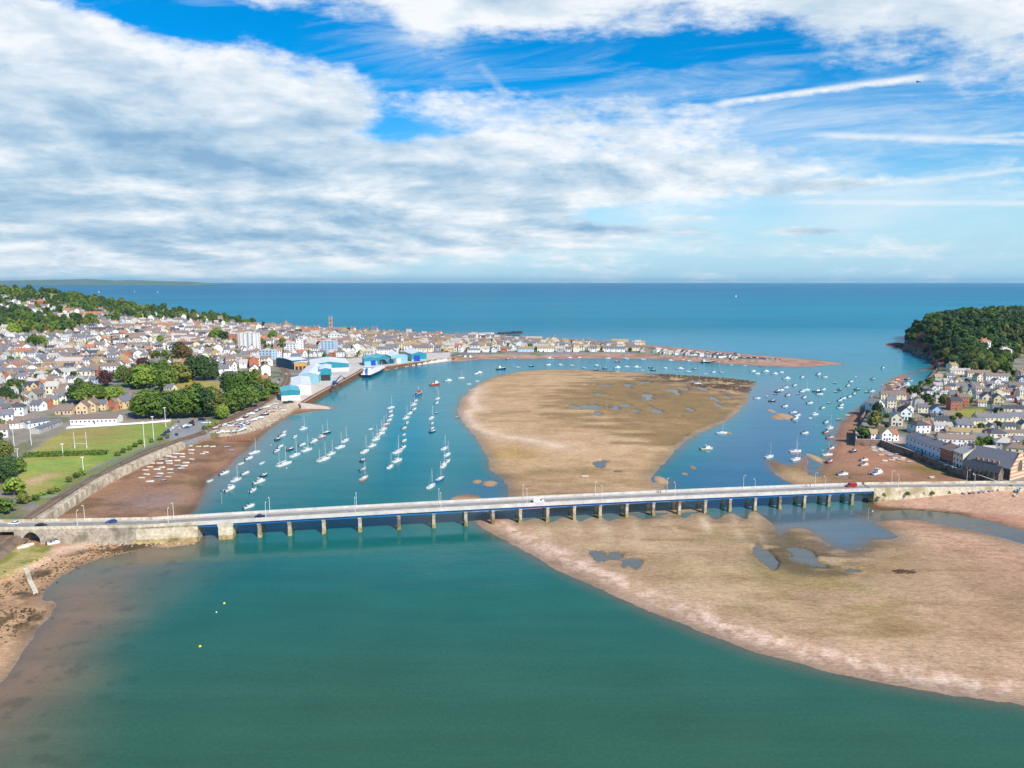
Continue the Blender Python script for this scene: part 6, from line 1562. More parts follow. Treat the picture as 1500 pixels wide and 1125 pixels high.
def yacht(name, L_, B_, mast, ketch=False, sail=False):
    r = empty(name, (0, 0, 0)); k, out = hull(L_, B_, .95); k.build('hull', [HM['white'], m_boot], r)
    dk = decked(out, .04, -.02); d = dk.build('deck', m_deck, r)
    c = MB(); coach(c, B_ * .30, -L_ * .12, L_ * .24, .95, 1.5); c.build('cabin', HM['white'], r)
    w = MB()
    for s in (-1, 1):
        for y in (-L_ * .05, L_ * .04, L_ * .12): w.box(s * B_ * .285 - .03, s * B_ * .285 + .03, y, y + .5, 1.15, 1.38)
    w.build('window', m_glass, r)
    MB().box(-B_ * .26, B_ * .26, -L_ * .40, -L_ * .14, .98, 1.02).build('cockpit', m_in, r)
    my = L_ * .10
    m_ = MB().tube((0, my, 1.0), (0, my, mast), .10, .07, 8); m_.bar((-.7, my, mast * .6), (.7, my, mast * .6), .05, .05); mo = m_.build('mast', m_alu, r)
    b = MB().tube((0, my - .1, 2.1), (0, -L_ * .36, 2.2), .07, .07, 6); bo = b.build('boom', m_alu, r)
    cv = MB().tube((0, my - .15, 2.32), (0, -L_ * .34, 2.36), .24, .13, 8); cv.build('sail_cover', CVM['blue'], bo)
    st = MB()
    for p in ((0, L_ * .49, 1.25), (0, -L_ * .48, 1.0), (B_ * .46, my, 1.0), (-B_ * .46, my, 1.0)): st.tube((0, my, mast * .97), p, .02, .02, 4, 0, False)
    st.build('rigging', m_steel, mo)
    ra = MB()
    for i in range(1, len(out) - 1, 2):
        w_, y, z = out[i]
        for s in (-1, 1): ra.tube((s * (w_ - .08), y, z), (s * (w_ - .08), y, z + .6), .02, .02, 4, 0, False)
    ra.build('stanchion_row', m_steel, r)
    if ketch:
        m2 = MB().tube((0, -L_ * .36, 1.0), (0, -L_ * .36, mast * .72), .08, .06, 8).build('mizzen_mast', m_alu, r)
        MB().tube((0, -L_ * .38, 2.0), (0, -L_ * .52, 2.0), .14, .12, 6).build('sail_cover', CVM['blue'], m2)
    if sail:
        s_ = MB(); s_.add([(.02, my - .15, 2.3), (.5, -L_ * .36, 2.3), (.02, my - .15, mast), (.1, L_ * .45, 1.4)], [(0, 1, 2), (3, 0, 2)]); s_.build('sail', M('sailcloth', (.85, .85, .83), .8, .03, .5), r)
    return freeze(r)
BP['y'] = yacht('yacht', 8.2, 2.7, 10.4); BP['k'] = yacht('yacht', 11.0, 3.4, 11.5, True); BP['s'] = yacht('sailing_boat', 12, 3.6, 17, False, True)
def motor(name, L_, B_, big=False):
    r = empty(name, (0, 0, 0)); k, out = hull(L_, B_, .9, .3, .9); k.build('hull', [HM['white'], m_boot], r)
    decked(out, .04, -.03).build('deck', m_deck, r)
    c = MB(); coach(c, B_ * .36, -L_ * .08, L_ * .27, .9, 1.55 if not big else 2.3, .7); c.build('cabin', HM['white'], r)
    w = MB(); z0 = 1.56 if not big else 2.31
    w.add([(-B_ * .30, L_ * .12, z0 - .06), (B_ * .30, L_ * .12, z0 - .06), (B_ * .27, -L_ * .02, z0 + .5), (-B_ * .27, -L_ * .02, z0 + .5)], [(0, 1, 2, 3)])
    for s in (-1, 1): w.add([(s * B_ * .31, L_ * .12, z0 - .06), (s * B_ * .31, -L_ * .1, z0 - .06), (s * B_ * .28, -L_ * .1, z0 + .5), (s * B_ * .28, -L_ * .02, z0 + .5)], [(0, 1, 2, 3) if s > 0 else (3, 2, 1, 0)])
    w.build('windscreen', m_glass, r)
    if big: MB().box(-B_ * .3, B_ * .3, -L_ * .12, 0, z0 + .5, z0 + .62).build('roof', HM['white'], r)
    MB().box(-B_ * .34, B_ * .34, -L_ * .46, -L_ * .1, .9, .93).build('cockpit', m_in, r)
    for s in (-1, 1): MB().box(s * .5 - .3, s * .5 + .3, -L_ * .34, -L_ * .24, .931, 1.35).build('seat', CVM['blue'], r)
    MB().box(-.25, .25, -L_ * .57, -L_ * .50, .1, 1.3).box(-.1, .1, -L_ * .56, -L_ * .52, -.5, .1).build('outboard', m_dark, r)
    ra = MB()
    for (w0, y0, z0_), (w1, y1, z1_) in zip(out[6:-1], out[7:]):
        for s in (-1, 1): ra.bar((s * (w0 - .1), y0, z0_ + .55), (s * (w1 - .1), y1, z1_ + .55), .04, .04); ra.bar((s * (w0 - .1), y0, z0_), (s * (w0 - .1), y0 + .001, z0_ + .55), .04, .04)
    ra.build('bow_rail', m_steel, r)
    return freeze(r)
BP['m'] = motor('motorboat', 6.4, 2.4); BP['M'] = motor('motorboat', 9.0, 3.2, True)
def dinghy(name):
    r = empty(name, (0, 0, 0)); L_, B_ = 4.3, 1.7; k, out = hull(L_, B_, .55, .22, .75); k.build('hull', [HM['white'], HM['white']], r)
    i_ = MB(); vs = []
    for w, y, z in out[:-1]: vs += [(-max(.02, w - .07), y + .05, z - .02), (-max(.02, w * .6 - .05), y + .05, .06), (max(.02, w * .6 - .05), y + .05, .06), (max(.02, w - .07), y + .05, z - .02)]
    n = len(out) - 1
    i_.add(vs, [(4 * i + j, 4 * i + j + 1, 4 * i + j + 5, 4 * i + j + 4) for i in range(n - 1) for j in range(3)]); i_.build('inside', m_in, r)
    for y in (-1.3, -.1, 1.0): MB().box(-.72 if y < .9 else -.5, .72 if y < .9 else .5, y, y + .28, .36, .41).build('thwart', m_deck, r)
    g = MB()
    for (w0, y0, z0), (w1, y1, z1) in zip(out[:-1], out[1:]):
        for s in (-1, 1): g.bar((s * w0, y0, z0 + .02), (s * w1, y1, z1 + .02), .09, .07)
    g.build('gunwale', m_deck, r)
    return freeze(r)
BP['d'] = dinghy('dinghy')
NAMEB = dict(y='yacht', k='two-masted yacht', m='motorboat', M='cabin cruiser', d='open dinghy', s='sailing boat')
BOATS = []
rb = random.Random(31)
def boat(px, py, t, col='white', rz=None, place='', cov=None, sc=1.0, catg=None, dz=0.0):
    x, y = P(px, py + .6, .2); z = ground(x, y)
    if z > .12:
        g = G(px, py + .6); x, y, z = g[0], g[1], g[2] + .12
    else: z = -.02
    if rz is None: rz = -.42 + rb.uniform(-.2, .2)
    mats = {'hull': {0: HM[col]}}
    if t == 'd': mats['hull'][1] = HM[col]
    cv = cov or rb.choice(['blue', 'tan', 'white', 'green', 'blue'])
    if t in 'yk': mats['sail_cover'] = {0: CVM[cv]}
    o = copy_tree(BP[t], (x, y, z + dz), rz, sc * rb.uniform(.9, 1.12), mats)
    if z > .2:
        o.rotation_euler = (rb.uniform(-.05, .05), rb.choice([-.16, .16]) if t in 'yk' else rb.uniform(-.1, .1), rz)
    look = f'{col} {NAMEB[t]}' + (f' with {cv} sail cover' if t in 'yk' else '')
    want(o, look, place, 'yacht' if t in 'yk' else ('dinghy' if t == 'd' else 'motorboat' if t in 'mM' else 'sailing boat'), {'y': 'yachts on the moorings', 'k': 'yachts on the moorings', 'm': 'motorboats on the moorings', 'M': 'motorboats on the moorings', 'd': 'small open boats', 's': 'sails far out at sea'}[t])
    return o
L1 = 'in the left mooring line'; L2 = 'in the middle mooring line'; L3 = 'in the right mooring line'; L0 = 'off the left mudflat'
for e in [(573, 597, 'y'), (572, 602.6, 'm'), (572.4, 609, 'm'), (570, 615, 'm'), (566, 622, 'y', 'pink'), (562, 629, 'y'), (558, 635, 'y'), (554.5, 638.5, 'm'), (551.5, 643.6, 'y'), (545.7, 653, 'y'), (535.5, 661.4, 'y'), (531.6, 674, 'm', 'navy'), (531.6, 687.5, 'm', 'grey'), (533.8, 701, 'y', 'pink'), (543.5, 628, 'd')]:
    boat(e[0], e[1], e[2], e[3] if len(e) > 3 else 'white', None, L1)
for e in [(609, 586.6, 'm'), (606.7, 592.4, 'y'), (606.7, 599, 'm'), (601.5, 605, 'y'), (595.5, 612, 'y'), (596.4, 618.8, 'm'), (592, 626.8, 'm', 'cream'), (592.6, 636, 'd'), (592, 645, 'm'), (590.5, 655, 'm'), (587.5, 658.5, 'm', 'cream'), (583, 662, 'y'), (582.5, 675, 'y'), (572.4, 683.6, 'y')]:
    boat(e[0], e[1], e[2], e[3] if len(e) > 3 else 'white', None, L2)
for e in [(641.7, 583.6, 'y'), (639.7, 589.8, 'm'), (639.6, 604.4, 'd', 'navy'), (633, 612, 'y'), (633, 619.6, 'm'), (633, 627, 'm'), (633.7, 632, 'm', 'navy'), (651.5, 656.8, 'y'), (656, 665.9, 'y'), (655.7, 675.5, 'm'), (650.8, 682, 'y'), (645, 702, 'y', 'blue'), (632, 712.4, 'y')]:
    boat(e[0], e[1], e[2], e[3] if len(e) > 3 else 'white', None, L3)
for e in [(656.4, 557, 'M'), (675.6, 553.3, 'y'), (686.7, 562, 'd'), (699, 557.8, 'd'), (697, 547, 'm'), (670, 611, 'd', 'black')]:
    boat(e[0], e[1], e[2], e[3] if len(e) > 3 else 'white', rb.uniform(-1.6, -.9), 'off the sandbank tip')
for e in [(445, 628, 'y'), (416, 633, 'm'), (414, 637.6, 'm'), (407, 643, 'm', 'navy'), (432, 639.6, 'm'), (472, 640, 'y', 'pink'), (478.7, 633.6, 'y', 'navy'), (443, 651, 'm'), (459.7, 646.4, 'M'), (450, 659.3, 'y'), (411, 653.6, 'm'), (406, 660, 'm'), (425, 657.7, 'm', 'navy'), (433, 667, 'y'), (417, 680, 'k'), (475, 673, 'k'), (486, 664.7, 'y'), (499, 655, 'y'), (506.8, 645.4, 'y'), (373, 663, 'y'), (365, 671, 'm'), (384.4, 678, 'd'), (353.7, 678.7, 'd'), (359.6, 693, 'm'), (346.7, 703, 'y'), (387, 696, 'm', 'navy'), (380, 705.5, 'M'), (329, 693, 'm'), (308, 704, 'd'), (337.5, 716, 'M'), (371, 718, 'm'), (365, 742, 'm')]:
    boat(e[0], e[1], e[2], e[3] if len(e) > 3 else 'white', None, L0)
RC = 'in the right-hand channel'; SPT = 'off the harbour spit'; VS = 'off the village shore'
for e in [(1022, 562, 'y'), (1057, 634, 'y'), (1035, 657, 'M', 'cream'), (1127, 669, 'y'), (1165, 661, 'y'), (1166, 673, 'y'), (1212, 666, 'y'), (1215, 677, 'm', 'red'), (1218, 656, 'm'), (1210, 633, 'm', 'pink'), (1216, 627, 'y'), (1179, 634, 'm'), (1210, 618, 'm'), (1187, 612, 'd'), (1194, 607, 'y'), (1168, 608, 'm'), (1165, 613, 'M'), (1162, 603.6, 'm'), (1205, 597, 'm'), (1186, 590, 'm'), (1150, 594.6, 'm'), (1131, 587, 'm', 'black'), (1109, 583, 'm'), (1123.6, 580, 'd', 'grey'), (1154, 578.6, 'm', 'cream'), (1178, 581.6, 'm'), (1169, 577, 'd', 'black'), (1175, 573, 'm'), (1181, 571, 'y'), (1197, 573, 'M', 'navy'), (1200, 577, 'm'), (1206, 570, 'm'), (1139, 573, 'M', 'navy'), (1135.6, 577, 'd', 'navy'), (1144, 571, 'm'), (1151, 567, 'm'), (1164, 564, 'm'), (1152, 554, 'M'), (1175, 552, 'm'), (1199, 548, 'M'), (1208, 552, 'm'), (1135, 547, 'M'), (1144, 545, 'm'), (1121.6, 543.6, 'M'), (1109, 547, 'm'), (1103, 543.6, 'M')]:
    boat(e[0], e[1], e[2], e[3] if len(e) > 3 else 'white', rb.uniform(-1.7, -.9), RC)
for e in [(1057, 545, 'm'), (1045, 544.6, 'm'), (1034, 547, 'd'), (1018, 540, 'm', 'grey'), (1009, 544, 'm'), (996, 539.6, 'M'), (974, 538.6, 'm'), (956.6, 541.6, 'm', 'navy'), (953, 538, 'm', 'navy'), (941, 541.6, 'd'), (933.6, 537.6, 'M'), (1010, 528.6, 'M'), (983, 527.6, 'M'), (942, 526, 'm'), (1053, 530, 'd'), (1063, 529, 'd'), (1071, 534, 'd'), (1076, 531.6, 'd'), (1091, 535, 'd'), (1114.6, 536, 'd', 'red'), (701.6, 545.6, 'M'), (759, 537.6, 'm', 'cream'), (778, 536, 'm', 'navy'), (803, 534, 'm'), (821.6, 534.4, 'M'), (838, 535, 'm', 'cream'), (855.6, 538.4, 'm'), (875, 535.6, 'M'), (873, 541.4, 'm', 'black'), (886, 539.4, 'm', 'navy'), (904, 538, 'M'), (904, 543.6, 'd'), (918.6, 536.6, 'm'), (806, 524.8, 'M'), (834, 523.8, 'm'), (848, 523.4, 'm'), (890, 524.4, 'y'), (917, 525.4, 'y'), (904, 529.4, 'm', 'red'), (754, 523.8, 'm'), (743.6, 525.6, 'm', 'red'), (1000, 526.5, 'd'), (1032, 528.5, 'd'), (1042, 529, 'd')]:
    boat(e[0], e[1], e[2], e[3] if len(e) > 3 else 'white', rb.choice([-1, 1]) * rb.uniform(1.2, 1.8), SPT)
for e in [(1279, 554.6, 'm', 'grey'), (1293, 564, 'd', 'red'), (1246.6, 558.4, 'm'), (1242, 564.4, 'm'), (1230, 570.4, 'm', 'navy'), (1224.4, 573.6, 'd', 'navy'), (1255.6, 570, 'm', 'green'), (1251, 576, 'm'), (1277, 572.6, 'm'), (1270, 574, 'd', 'navy'), (1244.4, 580.4, 'm'), (1235.6, 583, 'm'), (1230.4, 586, 'm'), (1232.4, 593, 'm'), (1230.4, 597, 'm'), (1214.4, 589.6, 'd', 'navy'), (1241, 607.6, 'd'), (1229, 614, 'd', 'black'), (1216, 641, 'm', 'pink'), (1223, 560.6, 'd', 'navy'), (1201, 577, 'm'), (1253.6, 551, 'd'), (1320, 515, 'm'), (1293.4, 538.4, 'm')]:
    boat(e[0], e[1], e[2], e[3] if len(e) > 3 else 'white', rb.uniform(-1.8, -.9), VS)
VM = 'on the village mudflat'
for e in [(1250.4, 661.6, 'm', 'navy'), (1266, 674.4, 'm'), (1266, 681.6, 'm', 'cream'), (1285, 693.6, 'M'), (1234.4, 695.4, 'm'), (1365.6, 699.6, 'd', 'cream')]: boat(*e[:3], e[3] if len(e) > 3 else 'white', rb.uniform(-1.8, -1.0), VM)
for i, (cx, cy) in enumerate([(395, 375), (405, 400), (450, 385), (480, 368), (470, 405), (525, 400), (455, 432), (525, 437), (480, 475), (530, 468), (555, 455), (600, 468), (615, 455), (665, 483), (580, 425), (425, 372), (455, 395)]):
    boat(1200 + cx / 5, 580 + cy / 5, 'd', ['white', 'cream', 'white', 'grey', 'pink', 'blue', 'cream', 'blue', 'white', 'white'][i % 10], -1.5 + rb.uniform(-.25, .25), VM, sc=.9)
DC = {797: 'blue', 838: 'blue', 255: 'blue', 360: 'blue', 395: 'grey', 298: 'grey', 195: 'blue', 280: 'pink', 240: 'navy'}
for i, (cx, cy) in enumerate([(545, 685), (610, 682), (670, 685), (797, 690), (838, 722), (480, 715), (347, 748), (397, 750), (480, 745), (402, 775), (327, 778), (278, 770), (210, 797), (285, 812), (255, 800), (358, 808), (290, 835), (485, 797), (435, 828), (420, 855), (360, 855), (395, 880), (135, 832), (205, 832), (118, 865), (223, 868), (180, 885), (295, 885), (80, 893), (90, 930), (208, 922), (298, 920), (45, 960), (195, 952), (280, 953), (118, 992), (240, 983), (580, 748), (610, 735), (470, 680)]):
    boat(200 + cx / 6, 540 + cy / 6, 'd', DC.get(cx, 'white' if i % 4 else 'cream'), -1.5 + rb.uniform(-.25, .25), 'on the left mudflat', sc=.86)
for i in range(24):
    t = i / 24; boat(1299 + 44 * rb.random() * (1 - .2 * t), 572 - 15 * t - 4 * rb.random(), 'd' if i % 4 else 'm', rb.choice(['white', 'white', 'white', 'blue', 'cream', 'navy']), rb.uniform(-1.9, -1.0), 'on the red village beach', sc=1.1)
for i, px in enumerate((1415, 1422, 1429, 1436, 1443, 1450, 1456, 1462)): boat(px, 722 - i * .7, 'd', ['white', 'red', 'white', 'grey', 'white', 'blue', 'white', 'navy'][i], -.9, 'below the east causeway')
for e in [(1480, 716, 'm', 'grey'), (1492, 719, 'm', 'white'), (1488, 726, 'd', 'white')]: boat(*e, -.8, 'below the east causeway')
for e in [(34, 802, 'd', 'white'), (41, 799, 'd', 'white'), (83, 795.5, 'm', 'white')]: boat(*e, -.9, 'on the near left beach')
boat(857, 698, 'd', 'cream', -1.5, 'on the big sandbank')
yard = [(316, 627, 'd'), (322, 624, 'd', 'orange'), (329, 623, 'm'), (338, 620, 'd', 'green'), (351, 616, 'm'), (361, 611, 'm', 'navy'), (367, 607, 'm'), (375, 603, 'm', 'blue'), (382, 600, 'm', 'navy'), (390, 597, 'm'), (362, 618, 'm'), (371, 616, 'm'), (380, 613, 'm'), (388, 608, 'm', 'navy'), (394, 604, 'm', 'cream'), (399, 603, 'd', 'orange'), (323, 634, 'm'), (331, 634, 'm', 'cream'), (341, 634, 'm', 'grey'), (348, 625, 'd', 'red'), (352, 623, 'm', 'blue'), (357, 625, 'm'), (362, 622, 'm', 'blue'), (356, 629, 'm'), (352, 631, 'm'), (404, 597, 'm'), (397, 594, 'd'), (410, 598, 'm'), (415, 602, 'd')]
for e in yard: boat(e[0], e[1], e[2], e[3] if len(e) > 3 else 'white', rb.uniform(-1.2, .2), 'in the boat yard', dz=.45)
for px, py in ((145, 428.0), (197, 427.2), (231, 428.2), (1078, 434.5)): boat(px, py, 's', 'white', rb.uniform(-1.5, 1.5), 'far out at sea', sc=1.0)
# two red work boats
def workboat(px, py, L_, col, rz, label, wh, top):
    x, y = P(px, py, 0); r = empty('fishing_boat', (x, y, -.05), rz); tag(r, label, 'fishing boat')
    k, out = hull(L_, L_ * .3, 1.7, .6, .85, .5); k.build('hull', [HM[col], m_boot], r)
    decked(out, .1, -.25).build('deck', M('red_deck', S(196, 84, 66), .8, .15, 1) if top else m_deck, r)
    k = MB().box(-L_ * .1, L_ * .1, wh * L_ - 1.3, wh * L_ + 1.3, 1.5, 4.2); k.box(-L_ * .115, L_ * .115, wh * L_ - 1.5, wh * L_ + 1.5, 4.2, 4.4); w = k.build('wheelhouse', HM['white'] if not top else HM['orange'], r)
    k = MB().box(-L_ * .09, L_ * .09, wh * L_ - 1.34, wh * L_ + 1.34, 3.1, 3.9); k.build('window', m_glass, w)
    k = MB().tube((0, wh * L_ - 1.6, 1.5), (0, wh * L_ - 1.6, 9.0), .14, .08, 6).bar((0, wh * L_ - 1.6, 6.5), (0, wh * L_ - 4.5, 8), .1, .1); k.build('mast', m_dark if not top else m_alu, r)
    k = MB().box(-L_ * .08, L_ * .08, -L_ * .4, -L_ * .28, 1.4, 2.3); k.build('winch', m_dark, r)
    k = MB()
    for (w0, y0, z0), (w1, y1, z1) in zip(out[:-1], out[1:]):
        for s in (-1, 1): k.bar((s * w0, y0, z0), (s * w1, y1, z1), .2, .2)
    k.build('bulwark', HM['white'], r)
workboat(613, 578, 15, 'blue', -.35, 'red decked work boat with blue stern at the head of the middle line', .15, True)
workboat(637, 564, 12, 'red', -1.0, 'red hulled fishing boat with white wheelhouse near the quay', .12, False)
workboat(733.6, 541, 13, 'navy', -1.45, 'dark blue fishing boat off the sandbank tip', -.1, False)
workboat(1037, 531, 20, 'black', -1.5, 'long dark vessel moored off the spit huts', -.3, False)
workboat(672, 524.6, 14, 'black', -1.2, 'dark trawler tied at the fish quay, leftmost of three', .1, False)
workboat(680, 525.2, 13, 'navy', -1.2, 'dark blue trawler tied at the fish quay, middle of three', .1, False)
workboat(690, 525, 15, 'black', -1.2, 'dark trawler tied at the fish quay, rightmost of three', -.1, False)
# cargo ship along the quay
s0, s1 = Vector(P(536, 553.5, 0)), Vector(P(561.5, 541.5, 0)); dv = s1 - s0; L_ = dv.length
shp = empty('cargo_ship', (*((s0 + s1) / 2), 0), math.atan2(dv.y, dv.x) - math.pi / 2); tag(shp, 'white decked cargo ship with navy hull moored at the quay', 'cargo ship')
k, out = hull(L_, 12, 3.6, 1.2, .92, .12, 16); k.build('hull', [HM['navy'], m_boot], shp)
decked(out, .2, -.1).build('deck', HM['white'], shp)
k = MB()
for (w0, y0, z0), (w1, y1, z1) in zip(out[:-1], out[1:]):
    for s in (-1, 1): k.bar((s * w0, y0, z0 + .45), (s * w1, y1, z1 + .45), .25, .9)
k.build('bulwark', HM['white'], shp)
k = MB()
for i in range(6): y0 = -L_ * .26 + i * L_ * .112; k.box(-4.4, 4.4, y0, y0 + L_ * .105, 3.4, 5.6 + .1 * (i % 2))
k.build('hatch_cover', m_wclad, shp)
k = MB().box(-4.8, 4.8, -L_ * .44, -L_ * .31, 3.5, 7.5).box(-4.2, 4.2, -L_ * .42, -L_ * .33, 7.5, 10.5).box(-5.2, 5.2, -L_ * .40, -L_ * .345, 10.5, 12.6); w = k.build('wheelhouse', HM['white'], shp)
MB().box(-5.25, 5.25, -L_ * .402, -L_ * .343, 11.3, 12.1).build('window', m_glass, w)
MB().box(-1.2, 1.2, -L_ * .46, -L_ * .43, 3.5, 11).build('funnel', HM['blue'], shp)
MB().tube((0, L_ * .42, 4), (0, L_ * .42, 11), .25, .15, 6).tube((0, -L_ * .37, 12.6), (0, -L_ * .37, 17), .2, .12, 6).build('mast', m_alu, shp)
for o in BP.values(): drop(o)
# ---------------------------------------------------------------- vehicles
CARC = dict(white=(.80, .80, .79), black=(.02, .02, .024), silver=(.52, .54, .56), blue=S(40, 84, 150), red=S(176, 34, 44), grey=(.16, .17, .18), navy=S(24, 44, 84), teal=S(20, 60, 64), orange=S(214, 120, 50))
CARM = {k: M(k + '_car_paint', c, .25, .02, 1) for k, c in CARC.items()}
m_tyre = M('tyre', (.02, .02, .02), .85, .1, 2); m_lamp = M('headlamp', (.8, .8, .78), .2, .02, 2); m_tail = M('tail_lamp', S(170, 20, 20), .3, .05, 2)
def loftcar(prof, w, mi=0, inset=0.0):
    """side profile (y,z) swept across the width with a softened top edge"""
    k = MB(); n = len(prof)
    vs = [(-w / 2, y, z) for y, z in prof] + [(w / 2, y, z) for y, z in prof]
    k.add(vs, [tuple(range(n)), tuple(range(2 * n - 1, n - 1, -1))] + [(i, n + i, n + (i + 1) % n, (i + 1) % n) for i in range(n)], mi)
    return k
def car_proto(van=False):
    r = empty('van' if van else 'car', (0, 0, 0)); L_ = 5.2 if van else 4.3; w = 1.95 if van else 1.78; h = L_ / 2
    if van: prof = [(-h, .35), (h, .35), (h, .95), (h - .9, 1.15), (h - 1.5, 2.0), (-h + .1, 2.05), (-h, 1.9)]
    else: prof = [(-h, .32), (h, .32), (h, .72), (h - .15, .86), (h - 1.15, .98), (-h + .45, 1.0), (-h, .92)]
    loftcar(prof, w).build('body', CARM['white'], r)
    if van:
        g = loftcar([(h - .93, 1.2), (h - 1.46, 1.92), (h - 2.2, 1.92), (h - 2.2, 1.2)], w + .02)
    else:
        g = loftcar([(h - 1.12, .97), (h - 1.75, 1.40), (-h + .95, 1.42), (-h + .42, .99)], w - .18)
        rf = loftcar([(h - 1.72, 1.41), (h - 1.9, 1.46), (-h + 1.05, 1.47), (-h + .92, 1.43)], w - .3); rf.build('roof', CARM['white'], r)
    g.build('window', m_glass, r)
    for sx in (-1, 1):
        for sy in (h - .85, -h + .8):
            q = MB().tube((sx * (w / 2 - .2), sy, .32), (sx * (w / 2 + .01), sy, .32), .32, .32, 12); o = q.build('wheel', m_tyre, r)
            MB().tube((sx * (w / 2 + .005), sy, .32), (sx * (w / 2 + .02), sy, .32), .19, .19, 8).build('rim', m_steel, o)
        MB().box(sx * .62 - .2, sx * .62 + .2, h - .03, h + .015, .56, .70).build('headlight', m_lamp, r)
        MB().box(sx * .66 - .16, sx * .66 + .16, -h - .015, -h + .03, .62, .80).build('tail_light', m_tail, r)
    return freeze(r)
CP = dict(car=car_proto(), van=car_proto(True))
def vehicle(x, y, z, rz, col, place, kind='car'):
    o = copy_tree(CP[kind], (x, y, z), rz, 1.0, {'body': {0: CARM[col]}, 'roof': {0: CARM[col]}})
    return want(o, f'{col} {kind}', place, kind, 'cars and vans in the scene')
def on_road(px, lane, col, kind='car'):
    lo, hi = -140.0, BL + 80; w = 3.6 if lane == 0 else BW - 3.6
    for _ in range(44):
        m_ = (lo + hi) / 2; q = A_ + BD * m_ + BN * w
        if proj(q.x, q.y, 8)[0] < px: lo = m_
        else: hi = m_
    q = bp(lo, w, 7.55) if 0 < lo < BL else (atL(Lt2 + lo, w, 7.54) if lo <= 0 else atR(lo - S_AB1, w, 7.54))
    a = brz - math.pi / 2 + (0 if lane == 0 else math.pi)
    if lo <= -20: d_ = Vector(Lp[1]) - Vector(Lp[0]); a = math.atan2(d_.y, d_.x) - math.pi / 2 + (0 if lane == 0 else math.pi)
    vehicle(q[0], q[1], q[2], a, col, 'on the bridge road', kind)
for e in ((5, 1, 'white'), (50, 0, 'black'), (158, 1, 'blue'), (381, 0, 'navy'), (789, 0, 'white', 'van'), (1247, 1, 'red', 'van')): on_road(*e)
cp = [(370, 470, 'grey'), (345, 500, 'white'), (485, 478, 'teal'), (493, 464, 'black'), (500, 495, 'navy'), (375, 522, 'silver'), (462, 500, 'white'), (415, 516, 'white'), (440, 520, 'blue'), (282, 546, 'blue'), (300, 532, 'silver'), (250, 577, 'navy'), (235, 592, 'blue'), (268, 562, 'navy'), (318, 516, 'white'), (575, 452, 'navy'), (617, 472, 'white'), (640, 474, 'white'), (352, 582, 'teal'), (598, 460, 'black'), (290, 540, 'white'), (243, 585, 'black'), (331, 508, 'silver'), (428, 505, 'silver'), (478, 488, 'black')]
for i, (cx, cy, c) in enumerate(cp):
    g = G(200 + cx / 6, 540 + cy / 6 + .5); vehicle(g[0], g[1], g[2] + .02, rb.choice([.5, .6, -.9]), c, 'in the field car park', 'van' if i % 8 == 7 else 'car')
for px, py, c in ((419, 591, 'teal'), (426, 590, 'teal'), (404, 592, 'white'), (300, 620, 'white'), (338, 624, 'white')): g = G(px, py); vehicle(g[0], g[1], g[2] + .02, -1.4, c, 'in the boat yard', 'van' if c == 'teal' else 'car')
for px, py, c in ((1387, 681.5, 'white'), (1398, 685.5, 'silver'), (1429, 696, 'white'), (1352, 667, 'black'), (1344, 664, 'black'), (1466, 708, 'navy'), (1471, 709, 'black'), (1375, 676, 'blue')):
    x, y = P(px, py, 4.7); vehicle(x, y, 4.66, -.75 + math.pi * (px > 1390), c, 'on the waterfront road')
for px, py, c in ((42, 604, 'black'), (30, 608, 'white'), (100, 573, 'white'), (96, 577, 'black'), (340, 602, 'white'), (17, 626, 'navy')): g = G(px, py); vehicle(g[0], g[1], g[2] + .02, .5, c, 'on the lane by the field')
def slot(i, n): return (i + .5) / n
for i in range(46):
    t = slot(i, 46); px = 1010 + 132 * t; py = 518.5 + 9.0 * t + (rb.random() - .5) * 2.0
    g = G(px, py); vehicle(g[0], g[1], g[2] + .02, rb.uniform(0, 3), rb.choice(['black', 'navy', 'grey', 'blue', 'white', 'black', 'silver']), 'parked along the spit')
for i in range(34):
    t = slot(i, 34); px = 412 + 10 * rb.random(); py = 562 - 24 * t; x, y = P(px - (6 if t < .3 else 0), py, 4)
    if np.min((RLN[:, 0] - x) ** 2 + (RLN[:, 1] - y) ** 2) > 60: vehicle(x, y, ground(x, y) + .02, rb.uniform(-.3, .3), rb.choice(['white', 'silver', 'blue', 'grey']), 'parked beside the railway curve')
for o in CP.values(): drop(o)
# beach huts on the spit
hp = empty('beach_hut', (0, 0, 0)); k = MB(); gable_walls(k, -2.2, 2.2, -2.6, 2.6, -.5, 2.6, 4.0, 0, 'y'); k.build('wall', WALLM['white'], hp)
k = MB(); gable_roof(k, -2.2, 2.2, -2.6, 2.6, 2.6, 4.0, .25, .14, 0, 'y'); k.build('roof', ROOFM['pale'], hp); MB().box(-.9, .9, -2.66, -2.59, 0, 2.1).build('door', M('hut_door', S(90, 140, 180), .6, .1, 1), hp); freeze(hp)
for i in range(52):
    t = slot(i, 52); px = 958 + 122 * t; py = 516 + 8.2 * t + rb.choice([-1.6, .2, 1.2]) + .3 * rb.random(); g = G(px, py); s = rb.uniform(.9, 1.5)
    w_ = rb.choice(['white', 'white', 'cream', 'blue', 'pink', 'grey']); o = copy_tree(hp, g, rb.uniform(-.2, .2) + rb.choice([0, math.pi / 2]), s, {'wall': {0: WALLM[w_]}, 'roof': {0: ROOFM[rb.choice(['pale', 'pale', 'slate', 'dark', 'brown'])]}})
    want(o, f'{w_} beach hut', 'on the shingle spit', 'beach hut', 'beach huts along the spit')
drop(hp)
